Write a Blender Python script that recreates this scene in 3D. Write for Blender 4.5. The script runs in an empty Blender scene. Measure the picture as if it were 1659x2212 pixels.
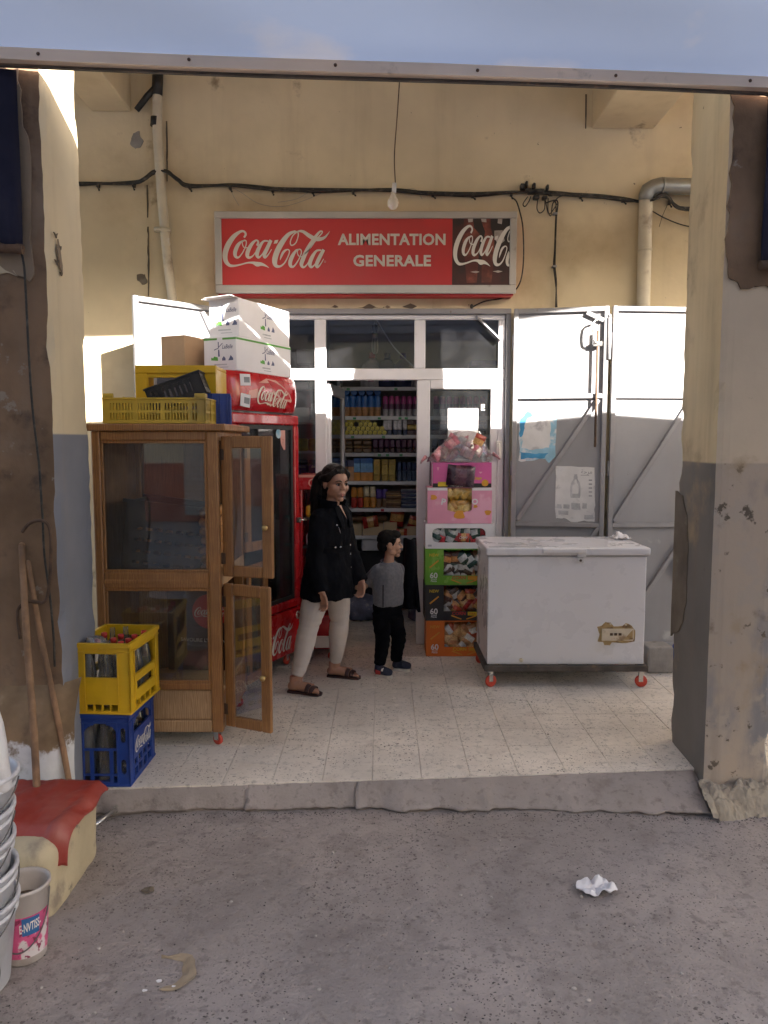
import bpy, bmesh, math, random
from mathutils import Vector, Matrix, noise
random.seed(7)
PI = math.pi
R = math.radians
scene = bpy.context.scene
COL = scene.collection

# ------------------------------------------------------------------ camera
CAM_Z = 1.70
PITCH = R(5.3)
FOC = 1661.0            # focal length in 1659x2212 picture units
cam_data = bpy.data.cameras.new('camera')
cam = bpy.data.objects.new('camera', cam_data)
COL.objects.link(cam)
cam.location = (0, 0, CAM_Z)
cam.rotation_euler = (R(90) - PITCH, 0, 0)
cam_data.sensor_fit = 'VERTICAL'
cam_data.sensor_height = 36.0
cam_data.lens = FOC / 2212 * 36.0
cam_data.clip_start = 0.05
cam_data.clip_end = 400
scene.camera = cam

# ------------------------------------------------------------------ light
SUN_FROM = Vector((0.73, -1.0, 0.53)).normalized()
SUN_EL = math.asin(SUN_FROM.z)
SUN_AZ = math.atan2(SUN_FROM.x, SUN_FROM.y)
world = bpy.data.worlds.new('World')
scene.world = world
world.use_nodes = True
wn = world.node_tree
wn.nodes.clear()
sky = wn.nodes.new('ShaderNodeTexSky')
sky.sky_type = 'NISHITA'
sky.sun_disc = False
sky.sun_elevation = SUN_EL
sky.sun_rotation = SUN_AZ
sky.air_density = 1.0
sky.dust_density = 3.0
sky.ozone_density = 1.0
bg = wn.nodes.new('ShaderNodeBackground')
bg.inputs['Strength'].default_value = 0.075
wo = wn.nodes.new('ShaderNodeOutputWorld')
wn.links.new(sky.outputs[0], bg.inputs[0])
wn.links.new(bg.outputs[0], wo.inputs[0])
sun_data = bpy.data.lights.new('sun', 'SUN')
sun_data.energy = 5.0
sun_data.angle = R(0.5)
sun_data.color = (1.0, 0.94, 0.86)
sun = bpy.data.objects.new('sun', sun_data)
COL.objects.link(sun)
sun.rotation_euler = SUN_FROM.to_track_quat('Z', 'Y').to_euler()
sun.location = SUN_FROM * 30

vs = scene.view_settings
scene.display_settings.display_device = 'sRGB'
vs.view_transform = 'Standard'
vs.look = 'None'
vs.gamma = 1.0
vs.use_curve_mapping = False
vs.exposure = 2.85
scene.cycles.use_denoising = True
scene.cycles.max_bounces = 10
scene.cycles.diffuse_bounces = 5
scene.cycles.transparent_max_bounces = 24
scene.cycles.caustics_reflective = False
scene.cycles.caustics_refractive = False
scene.cycles.sample_clamp_indirect = 6.0

# ------------------------------------------------------------------ where things stand
def W(x, y, d):
    """point at distance d from the street side seen at picture place x, y (used to read sizes off the photograph)"""
    u = (x - 829.5) / FOC
    v = (1106.0 - y) / FOC
    Y = math.cos(PITCH) + v * math.sin(PITCH)
    Z = v * math.cos(PITCH) - math.sin(PITCH)
    s = d / Y
    return Vector((u * s, d, CAM_Z + Z * s))

# ------------------------------------------------------------------ mesh builder
class MB:
    def __init__(self):
        self.v = []; self.f = []; self.m = []; self.cur = 0; self.M = Matrix.Identity(4); self.smooth = set(); self.sm = False
    def mat(self, i):
        self.cur = i; return self
    def vert(self, p):
        self.v.append(tuple(self.M @ Vector(p))); return len(self.v) - 1
    def face(self, idx):
        self.f.append(tuple(idx)); self.m.append(self.cur)
        if self.sm: self.smooth.add(len(self.f) - 1)
    def box(self, a, b, bev=0.0, M=None):
        """axis box from corner a to corner b, optional chamfer"""
        x0, y0, z0 = [min(a[i], b[i]) for i in range(3)]
        x1, y1, z1 = [max(a[i], b[i]) for i in range(3)]
        if bev <= 0:
            P = [(x0,y0,z0),(x1,y0,z0),(x1,y1,z0),(x0,y1,z0),(x0,y0,z1),(x1,y0,z1),(x1,y1,z1),(x0,y1,z1)]
            ids = [self.vert(M @ Vector(p) if M else p) for p in P]
            for q in ((0,3,2,1),(4,5,6,7),(0,1,5,4),(1,2,6,5),(2,3,7,6),(3,0,4,7)):
                self.face([ids[k] for k in q])
            return self
        bev = min(bev, (x1-x0)*.45, (y1-y0)*.45, (z1-z0)*.45)
        bm = bmesh.new()
        bmesh.ops.create_cube(bm, size=1.0)
        for w in bm.verts:
            w.co = Vector(((x0+x1)/2 + w.co.x*(x1-x0), (y0+y1)/2 + w.co.y*(y1-y0), (z0+z1)/2 + w.co.z*(z1-z0)))
        bmesh.ops.bevel(bm, geom=bm.edges[:], offset=bev, segments=2 if bev > .006 else 1, affect='EDGES', profile=.5)
        self.add_bm(bm, M); bm.free()
        return self
    def add_bm(self, bm, M=None):
        bm.verts.ensure_lookup_table()
        off = len(self.v)
        for w in bm.verts: self.vert(M @ w.co if M else w.co)
        bm.verts.index_update()
        for f in bm.faces: self.face([off + w.index for w in f.verts])
        return self
    def bar(self, p, q, w, h, up=(0,0,1), bev=0.0):
        """square bar from p to q, width w (sideways) and height h (along up)"""
        p = Vector(p); q = Vector(q); d = q - p; L = d.length; d.normalize()
        up = Vector(up); s = d.cross(up)
        if s.length < 1e-4: up = Vector((0,1,0)); s = d.cross(up)
        s.normalize(); u = s.cross(d).normalized()
        M = Matrix((( d.x, s.x, u.x, p.x), (d.y, s.y, u.y, p.y), (d.z, s.z, u.z, p.z), (0,0,0,1)))
        return self.box((0, -w/2, -h/2), (L, w/2, h/2), bev, M)
    def tube(self, pts, r, n=10, sub=0, cap=True):
        """round tube along pts; r one radius or one per point"""
        pts = [Vector(p) for p in pts]
        rr = r if isinstance(r, (list, tuple)) else [r]*len(pts)
        if sub: pts, rr = spline(pts, rr, sub)
        was = self.sm; self.sm = True
        rings = []
        t0 = (pts[1]-pts[0]).normalized()
        nrm = t0.orthogonal().normalized()
        for i, p in enumerate(pts):
            if i == 0: t = t0
            elif i == len(pts)-1: t = (pts[i]-pts[i-1]).normalized()
            else: t = ((pts[i+1]-pts[i]).normalized() + (pts[i]-pts[i-1]).normalized())
            if t.length < 1e-6: t = (pts[i+1]-pts[i])
            t.normalize()
            nrm = (nrm - t*nrm.dot(t))
            if nrm.length < 1e-6: nrm = t.orthogonal()
            nrm.normalize(); b = t.cross(nrm)
            ra, rb = rr[i] if isinstance(rr[i], tuple) else (rr[i], rr[i])
            rings.append([self.vert(p + nrm*ra*math.cos(2*PI*k/n) + b*rb*math.sin(2*PI*k/n)) for k in range(n)])
        for i in range(len(rings)-1):
            A, B = rings[i], rings[i+1]
            for k in range(n): self.face((A[k], A[(k+1)%n], B[(k+1)%n], B[k]))
        if cap:
            self.sm = False
            self.face(rings[0][::-1]); self.face(rings[-1])
        self.sm = was
        return self
    def lathe(self, prof, c=(0,0,0), n=16, sx=1, sy=1, M=None, cap=True):
        """profile of (radius, z) turned about z at c"""
        was = self.sm; self.sm = True
        rings = []
        for (r, z) in prof:
            ring = []
            for k in range(n):
                p = Vector((c[0] + r*sx*math.cos(2*PI*k/n), c[1] + r*sy*math.sin(2*PI*k/n), c[2] + z))
                ring.append(self.vert(M @ p if M else p))
            rings.append(ring)
        for A, B in zip(rings, rings[1:]):
            for k in range(n): self.face((A[k], A[(k+1)%n], B[(k+1)%n], B[k]))
        if cap:
            self.sm = False
            if prof[0][0] > 1e-5: self.face(rings[0][::-1])
            if prof[-1][0] > 1e-5: self.face(rings[-1])
        self.sm = was
        return self
    def loft(self, rings, n=20, yaw=0.0):
        """closed horizontal ellipses (cx, cy, z, rx, ry[, yaw]) skinned together"""
        was = self.sm; self.sm = True
        ids = []
        for q in rings:
            cx, cy, z, rx, ry = q[:5]; a = q[5] if len(q) > 5 else yaw
            ca, sa = math.cos(a), math.sin(a)
            ring = []
            for k in range(n):
                x = rx*math.cos(2*PI*k/n); y = ry*math.sin(2*PI*k/n)
                ring.append(self.vert((cx + x*ca - y*sa, cy + x*sa + y*ca, z)))
            ids.append(ring)
        for A, B in zip(ids, ids[1:]):
            for k in range(n): self.face((A[k], A[(k+1)%n], B[(k+1)%n], B[k]))
        self.face(ids[0][::-1]); self.face(ids[-1])
        self.sm = was
        return self
    def prism(self, poly, y0, y1, M=None):
        """polygon of (x, z) given depth from y0 to y1"""
        A = [self.vert(M @ Vector((x, y0, z)) if M else (x, y0, z)) for x, z in poly]
        B = [self.vert(M @ Vector((x, y1, z)) if M else (x, y1, z)) for x, z in poly]
        n = len(poly)
        self.face(A); self.face(B[::-1])
        for k in range(n): self.face((A[k], B[k], B[(k+1)%n], A[(k+1)%n]))
        return self
    def sheet(self, fn, nu, nv, smooth=True):
        was = self.sm; self.sm = smooth
        ids = [[self.vert(fn(i/nu, j/nv)) for i in range(nu+1)] for j in range(nv+1)]
        for j in range(nv):
            for i in range(nu): self.face((ids[j][i], ids[j][i+1], ids[j+1][i+1], ids[j+1][i]))
        self.sm = was
        return self
    def ball(self, c, r, n=12, m=8, M=None):
        rx, ry, rz = r if isinstance(r, tuple) else (r, r, r)
        prof = [(max(1e-6, math.sin(PI*i/m)), -math.cos(PI*i/m)) for i in range(m+1)]
        was = self.sm; self.sm = True
        rings = []
        for (q, z) in prof:
            ring = []
            for k in range(n):
                p = Vector((c[0]+rx*q*math.cos(2*PI*k/n), c[1]+ry*q*math.sin(2*PI*k/n), c[2]+rz*z))
                ring.append(self.vert(M @ p if M else p))
            rings.append(ring)
        for A, B in zip(rings, rings[1:]):
            for k in range(n): self.face((A[k], A[(k+1)%n], B[(k+1)%n], B[k]))
        self.sm = was
        return self
    def mesh(self, name, mats):
        me = bpy.data.meshes.new(name)
        me.from_pydata(self.v, [], self.f)
        for m in (mats if isinstance(mats, (list, tuple)) else [mats]): me.materials.append(m)
        me.polygons.foreach_set('material_index', self.m)
        me.polygons.foreach_set('use_smooth', [i in self.smooth for i in range(len(self.f))])
        me.update()
        bm = bmesh.new(); bm.from_mesh(me)
        bmesh.ops.recalc_face_normals(bm, faces=bm.faces[:])
        bm.to_mesh(me); bm.free()
        return me

def spline(pts, rr, sub):
    """Catmull-Rom through the points and radii"""
    P, Q = [], []
    n = len(pts)
    def g(a, i): return a[max(0, min(n-1, i))]
    def lerp4(a, b, c, d, t):
        return 0.5*((2*b) + (c-a)*t + (2*a-5*b+4*c-d)*t*t + (3*b-a-3*c+d)*t*t*t)
    for i in range(n-1):
        for s in range(sub):
            t = s/sub
            P.append(lerp4(g(pts,i-1), g(pts,i), g(pts,i+1), g(pts,i+2), t))
            r4 = [g(rr,i-1), g(rr,i), g(rr,i+1), g(rr,i+2)]
            if isinstance(r4[1], tuple):
                Q.append(tuple(max(1e-4, lerp4(r4[0][k], r4[1][k], r4[2][k], r4[3][k], t)) for k in range(2)))
            else:
                Q.append(max(1e-4, lerp4(*r4, t)))
    P.append(pts[-1]); Q.append(rr[-1])
    return P, Q

# ------------------------------------------------------------------ objects
def thing(name, label, cat, loc=(0,0,0), rotz=0.0, group=None):
    o = bpy.data.objects.new(name, None)
    o.empty_display_size = .05
    COL.objects.link(o)
    o.location = loc; o.rotation_euler = (0, 0, rotz)
    o['label'] = label; o['category'] = cat
    if group: o['group'] = group
    return o
def put(name, mb, mats, parent=None, loc=None, rot=None, label=None):
    me = mb if isinstance(mb, bpy.types.Mesh) else mb.mesh(name, mats)
    o = bpy.data.objects.new(name, me)
    COL.objects.link(o)
    if parent: o.parent = parent
    if loc is not None: o.location = loc
    if rot is not None: o.rotation_euler = rot
    if label: o['label'] = label
    return o
def solo(name, mb, mats, label, cat, loc=(0,0,0), rot=(0,0,0), group=None):
    """a thing that is one mesh"""
    o = put(name, mb, mats, None, loc, rot)
    o['label'] = label; o['category'] = cat
    if group: o['group'] = group
    return o
def structure(name, mb, mats, parent=None, loc=None):
    o = put(name, mb, mats, parent, loc)
    o['kind'] = 'structure'
    return o
def dup(o, loc=None, rot=None, label=None, group=None, parent=None):
    c = o.copy(); COL.objects.link(c)
    if parent: c.parent = parent
    if loc is not None: c.location = loc
    if rot is not None: c.rotation_euler = rot
    if label: c['label'] = label
    if group: c['group'] = group
    for ch in list(o.children): dup(ch, parent=c)
    return c

def evaluated(o, name):
    """mesh of o with its modifiers applied"""
    dg = bpy.context.evaluated_depsgraph_get()
    dg.update()
    me = bpy.data.meshes.new_from_object(o.evaluated_get(dg))
    me.name = name
    return me
def remeshed(mb, name, mats, voxel=.008, smooth=6, factor=.5):
    """join overlapping shapes of mb into one continuous skin"""
    me = mb.mesh(name + '_raw', mats)
    o = bpy.data.objects.new(name + '_raw', me); COL.objects.link(o)
    m = o.modifiers.new('r', 'REMESH'); m.mode = 'VOXEL'; m.voxel_size = voxel; m.use_smooth_shade = True
    if smooth:
        s = o.modifiers.new('s', 'SMOOTH'); s.factor = factor; s.iterations = smooth
    out = evaluated(o, name)
    bpy.data.objects.remove(o); bpy.data.meshes.remove(me)
    out.materials.clear()
    for k in (mats if isinstance(mats, (list, tuple)) else [mats]): out.materials.append(k)
    for p in out.polygons: p.use_smooth = True
    return out
def decimated(me, ratio):
    o = bpy.data.objects.new('tmp', me); COL.objects.link(o)
    d = o.modifiers.new('d', 'DECIMATE'); d.ratio = ratio
    out = evaluated(o, me.name)
    bpy.data.objects.remove(o)
    for p in out.polygons: p.use_smooth = True
    return out

_txt = {}
def text_bm(s, size=1.0, bold=0.0, shear=0.0, depth=0.0, align='CENTER', spacing=1.0, res=3):
    """bmesh of flat lettering in the xy plane"""
    cu = bpy.data.curves.new('t', 'FONT')
    cu.body = s; cu.size = size; cu.offset = bold; cu.shear = shear; cu.extrude = depth
    cu.align_x = align; cu.align_y = 'CENTER'; cu.space_character = spacing; cu.resolution_u = res
    o = bpy.data.objects.new('t', cu); COL.objects.link(o)
    me = evaluated(o, 't')
    bm = bmesh.new(); bm.from_mesh(me)
    bpy.data.objects.remove(o); bpy.data.curves.remove(cu); bpy.data.meshes.remove(me)
    return bm
def add_text(mb, s, size, at, width=None, height=None, bold=0.0, shear=0.0, M=None, rot=0.0, spacing=1.0, align='CENTER'):
    """lettering standing in the xz plane facing -y; at=(x, y, z) of its centre"""
    bm = text_bm(s, size, bold*size, shear, align=align, spacing=spacing)
    if not bm.verts: bm.free(); return
    xs = [v.co.x for v in bm.verts]; ys = [v.co.y for v in bm.verts]
    cx = (min(xs)+max(xs))/2; cy = (min(ys)+max(ys))/2
    sx = width/(max(xs)-min(xs)) if width else 1.0
    sy = height/(max(ys)-min(ys)) if height else (sx if width else 1.0)
    if height and not width: sx = sy
    c, t = math.cos(rot), math.sin(rot)
    for v in bm.verts:
        x = (v.co.x-cx)*sx; y = (v.co.y-cy)*sy
        v.co = Vector((at[0] + x*c - y*t, at[1], at[2] + x*t + y*c))
    mb.add_bm(bm, M); bm.free()

# the flowing script of the drinks sign, as brush strokes (x, y, width)
SCRIPT = [
 [(350,330,20),(369,296,22),(345,268,20),(300,277,28),(235,325,46),(175,405,56),(143,490,56),(148,560,46),(185,603,32),(232,611,22),(300,600,15),(380,581,15),(440,580,24),(485,594,46),(530,594,34),(575,608,18),(616,631,3)],
 [(352,362,12),(318,372,20),(280,410,38),(252,470,42),(254,513,34),(285,527,18),(330,482,12),(368,410,12),(372,366,12),(348,358,12),(330,380,11),(345,425,10),(388,432,10)],
 [(488,410,24),(503,375,20),(478,358,17),(432,395,34),(392,460,42),(382,508,40),(404,529,24),(446,508,12),(488,452,9)],
 [(612,366,14),(560,368,20),(512,428,38),(487,493,40),(502,527,24),(540,500,12),(585,430,10),(622,368,12)],
 [(640,356,34),(596,440,40),(566,500,38),(574,527,24),(608,500,12),(646,446,7)],
 [(904,268,18),(830,300,38),(755,385,54),(700,480,58),(677,560,56),(690,608,38),(735,616,20),(785,580,14),(824,512,12),(838,465,12),(815,449,12),(775,472,24),(747,520,20),(735,554,4)],
 [(890,268,14),(930,280,14),(932,322,12),(905,385,12),(862,408,12),(848,376,12),(876,312,12),(930,272,16),(985,272,28),(1050,312,40),(1110,342,42),(1170,346,36),(1224,325,22),(1275,268,3)],
 [(940,450,13),(910,458,20),(872,510,38),(845,570,42),(850,612,34),(882,617,18),(928,562,12),(964,492,12),(962,455,12),(938,448,12),(922,475,11),(940,515,10),(985,520,10)],
 [(1000,492,9),(1060,440,10),(1130,350,12),(1186,292,12),(1192,270,12),(1160,278,20),(1100,350,36),(1030,450,42),(976,560,44),(966,603,36),(988,626,20),(1024,600,12),(1056,552,8)],
 [(1180,456,14),(1128,464,22),(1080,528,38),(1056,590,40),(1072,624,24),(1108,600,12),(1152,532,10),(1190,462,12)],
 [(1208,450,32),(1160,532,40),(1130,595,38),(1138,624,24),(1170,598,12),(1206,542,6)],
]
def add_script(mb, place, upto=1e9, step=.0003):
    """lay the script down; place(x, y, lift) maps unit coordinates (0..1 wide) to 3-D"""
    k = 0
    def q(x, y): return ((x-110)/1165.0, (632-y)/1165.0)
    for st in SCRIPT:
        pts = [Vector((p[0], p[1], 0)) for p in st]; rr = [p[2]/2.0 for p in st]
        P, Q = spline(pts, rr, 6)
        if min(p.x for p in P) > upto: continue
        k += 1
        L, Rr = [], []
        for i, p in enumerate(P):
            t = (P[min(i+1, len(P)-1)] - P[max(i-1, 0)]).normalized()
            nrm = Vector((-t.y, t.x, 0))
            a = p + nrm*Q[i]; b = p - nrm*Q[i]
            a.x = min(a.x, upto); b.x = min(b.x, upto)
            L.append(mb.vert(place(*q(a.x, a.y), k*step))); Rr.append(mb.vert(place(*q(b.x, b.y), k*step)))
        for i in range(len(P)-1):
            if P[i].x > upto and P[i+1].x > upto: continue
            mb.face((L[i], L[i+1], Rr[i+1], Rr[i]))
    if upto > 720:
        k += 1
        mb.face([mb.vert(place(*q(x, y), k*step)) for x, y in ((682,358),(720,354),(706,388),(668,392))])
# ------------------------------------------------------------------ materials
def mat(name, base, rough=.6, var=.10, scale=5.0, bump=0.0, bscale=40.0, metal=0.0, spec=.5, spots=(), coat=0.0,
        world_pos=False, streak=None, split=None, wood=None, sheen=0.0, subsurf=0.0, detail=4.0, lower_spots=(), wob=0.0):
    """procedural surface. spots: (colour, scale, threshold, softness[, stretch(x,y,z)]) laid over the base;
    split: (height, softness, colour) a second paint below a height; wood: ring/grain colour"""
    m = bpy.data.materials.new(name); m.use_nodes = True
    nt = m.node_tree; N = nt.nodes; Lk = nt.links
    b = N['Principled BSDF']
    if world_pos: co = N.new('ShaderNodeNewGeometry').outputs['Position']
    else: co = N.new('ShaderNodeTexCoord').outputs['Object']
    def noise_(sc, det=detail, stretch=None, src=None):
        src = src or co
        if stretch:
            mp = N.new('ShaderNodeMapping'); mp.inputs['Scale'].default_value = stretch
            Lk.new(src, mp.inputs['Vector']); src = mp.outputs[0]
        t = N.new('ShaderNodeTexNoise'); t.inputs['Scale'].default_value = sc; t.inputs['Detail'].default_value = det
        t.inputs['Roughness'].default_value = .6
        Lk.new(src, t.inputs['Vector'])
        return t.outputs['Fac']
    def rng(fac, a, bb, lo=0.0, hi=1.0):
        r = N.new('ShaderNodeMapRange'); r.inputs[1].default_value = a; r.inputs[2].default_value = bb
        r.inputs[3].default_value = lo; r.inputs[4].default_value = hi; r.interpolation_type = 'SMOOTHSTEP'
        Lk.new(fac, r.inputs[0]); return r.outputs[0]
    def mix(fac, c1, c2):
        x = N.new('ShaderNodeMix'); x.data_type = 'RGBA'
        if isinstance(fac, float): x.inputs[0].default_value = fac
        else: Lk.new(fac, x.inputs[0])
        for k, c in ((6, c1), (7, c2)):
            if isinstance(c, tuple): x.inputs[k].default_value = (*c[:3], 1)
            else: Lk.new(c, x.inputs[k])
        return x.outputs[2]
    def lighter(c, k): return tuple(max(0.0, min(1.0, v*k)) for v in c[:3])
    col = mix(rng(noise_(scale), .3, .7), lighter(base, 1-var), lighter(base, 1+var))
    if wood:
        w = N.new('ShaderNodeTexWave'); w.wave_type = 'BANDS'; w.bands_direction = 'X'
        w.inputs['Scale'].default_value = 14; w.inputs['Distortion'].default_value = 11; w.inputs['Detail'].default_value = 3
        w.inputs['Detail Scale'].default_value = 1.5
        mp = N.new('ShaderNodeMapping'); mp.inputs['Scale'].default_value = (2.2, 2.2, .22)
        Lk.new(co, mp.inputs['Vector']); Lk.new(mp.outputs[0], w.inputs['Vector'])
        col = mix(rng(w.outputs['Fac'], .2, .9, 0, .75), col, wood)
        col = mix(rng(noise_(60, 3, (1, 1, .06)), .55, .75, 0, .5), col, lighter(wood, .6))
    if split:
        sp = N.new('ShaderNodeSeparateXYZ'); Lk.new(N.new('ShaderNodeNewGeometry').outputs['Position'], sp.inputs[0])
        hz = sp.outputs[2]
        if wob:
            wm = N.new('ShaderNodeMath'); wm.operation = 'MULTIPLY_ADD'; Lk.new(noise_(7, 6), wm.inputs[0]); wm.inputs[1].default_value = wob; Lk.new(hz, wm.inputs[2]); hz = wm.outputs[0]
        f = rng(hz, split[0]-split[1], split[0]+split[1], 1, 0)
        lower = mix(rng(noise_(scale*.7), .3, .7), lighter(split[2], .85), lighter(split[2], 1.12))
        for q in lower_spots:
            lower = mix(rng(noise_(q[1], 6.0, q[4] if len(q) > 4 else None), q[2]-q[3], q[2]+q[3]), lower, q[0])
        col = mix(f, col, lower)
    for s in spots:
        f = rng(noise_(s[1], 6.0, s[4] if len(s) > 4 else None), s[2]-s[3], s[2]+s[3])
        col = mix(f, col, s[0])
    if streak:
        f = rng(noise_(streak[1], 5, (1, 1, .08)), .5, .8, 0, streak[2])
        col = mix(f, col, streak[0])
    Lk.new(col, b.inputs['Base Color'])
    b.inputs['Metallic'].default_value = metal
    b.inputs['Specular IOR Level'].default_value = spec
    Lk.new(rng(noise_(scale*2.3), .3, .7, max(.02, rough-.08), min(1, rough+.08)), b.inputs['Roughness'])
    b.inputs['Coat Weight'].default_value = coat
    b.inputs['Sheen Weight'].default_value = sheen
    if subsurf:
        b.inputs['Subsurface Weight'].default_value = subsurf; b.inputs['Subsurface Radius'].default_value = (.01, .004, .002)
        b.inputs['Subsurface Scale'].default_value = .6
    if bump:
        bp = N.new('ShaderNodeBump'); bp.inputs['Strength'].default_value = min(1.0, bump); bp.inputs['Distance'].default_value = .004
        Lk.new(noise_(bscale, 6), bp.inputs['Height']); Lk.new(bp.outputs[0], b.inputs['Normal'])
    m.diffuse_color = (*base[:3], 1)
    return m

def glass(name, tint=(.92,.95,.94), dust=.06, dustcol=(.5,.48,.45), rough=.02, refl=1.0):
    m = bpy.data.materials.new(name); m.use_nodes = True
    nt = m.node_tree; N = nt.nodes; Lk = nt.links
    N.remove(N['Principled BSDF']); out = N['Material Output']
    tr = N.new('ShaderNodeBsdfTransparent'); tr.inputs[0].default_value = (*tint, 1)
    gl = N.new('ShaderNodeBsdfGlossy'); gl.inputs['Roughness'].default_value = rough
    fr = N.new('ShaderNodeFresnel'); fr.inputs[0].default_value = 1.5
    mu = N.new('ShaderNodeMath'); mu.operation = 'MULTIPLY'; mu.inputs[1].default_value = refl
    Lk.new(fr.outputs[0], mu.inputs[0])
    mx = N.new('ShaderNodeMixShader'); Lk.new(mu.outputs[0], mx.inputs[0]); Lk.new(tr.outputs[0], mx.inputs[1]); Lk.new(gl.outputs[0], mx.inputs[2])
    df = N.new('ShaderNodeBsdfDiffuse'); df.inputs[0].default_value = (*dustcol, 1)
    tn = N.new('ShaderNodeTexNoise'); tn.inputs['Scale'].default_value = 7; tn.inputs['Detail'].default_value = 6
    tc = N.new('ShaderNodeTexCoord'); Lk.new(tc.outputs['Object'], tn.inputs['Vector'])
    mr = N.new('ShaderNodeMapRange'); mr.inputs[1].default_value = .35; mr.inputs[2].default_value = .75
    mr.inputs[3].default_value = dust*.4; mr.inputs[4].default_value = dust*1.8
    Lk.new(tn.outputs['Fac'], mr.inputs[0])
    m2 = N.new('ShaderNodeMixShader'); Lk.new(mr.outputs[0], m2.inputs[0]); Lk.new(mx.outputs[0], m2.inputs[1]); Lk.new(df.outputs[0], m2.inputs[2])
    Lk.new(m2.outputs[0], out.inputs[0])
    return m

def cloth_sheet(name, col, through):
    """thin plastic or cloth sheet that lets some light through"""
    m = bpy.data.materials.new(name); m.use_nodes = True
    nt = m.node_tree; N = nt.nodes; Lk = nt.links
    b = N['Principled BSDF']; out = N['Material Output']
    tc = N.new('ShaderNodeTexCoord')
    tn = N.new('ShaderNodeTexNoise'); tn.inputs['Scale'].default_value = 1.3; tn.inputs['Detail'].default_value = 5
    Lk.new(tc.outputs['Object'], tn.inputs['Vector'])
    mx = N.new('ShaderNodeMix'); mx.data_type = 'RGBA'
    mx.inputs[6].default_value = (*[c*.9 for c in col], 1); mx.inputs[7].default_value = (*[min(1, c*1.1) for c in col], 1)
    Lk.new(tn.outputs['Fac'], mx.inputs[0]); Lk.new(mx.outputs[2], b.inputs['Base Color'])
    b.inputs['Roughness'].default_value = .6
    t2 = N.new('ShaderNodeTexNoise'); t2.inputs['Scale'].default_value = 1.7; t2.inputs['Detail'].default_value = 6; Lk.new(tc.outputs['Object'], t2.inputs['Vector'])
    mr = N.new('ShaderNodeMapRange'); mr.inputs[1].default_value = .56; mr.inputs[2].default_value = .74; mr.inputs[4].default_value = .55; Lk.new(t2.outputs['Fac'], mr.inputs[0])
    m2 = N.new('ShaderNodeMix'); m2.data_type = 'RGBA'; Lk.new(mr.outputs[0], m2.inputs[0]); Lk.new(mx.outputs[2], m2.inputs[6]); m2.inputs[7].default_value = (.42, .37, .34, 1); mx = m2; Lk.new(mx.outputs[2], b.inputs['Base Color'])
    tl = N.new('ShaderNodeBsdfTranslucent'); Lk.new(mx.outputs[2], tl.inputs[0])
    ms = N.new('ShaderNodeMixShader'); ms.inputs[0].default_value = through
    Lk.new(b.outputs[0], ms.inputs[1]); Lk.new(tl.outputs[0], ms.inputs[2]); Lk.new(ms.outputs[0], out.inputs[0])
    return m

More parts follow.
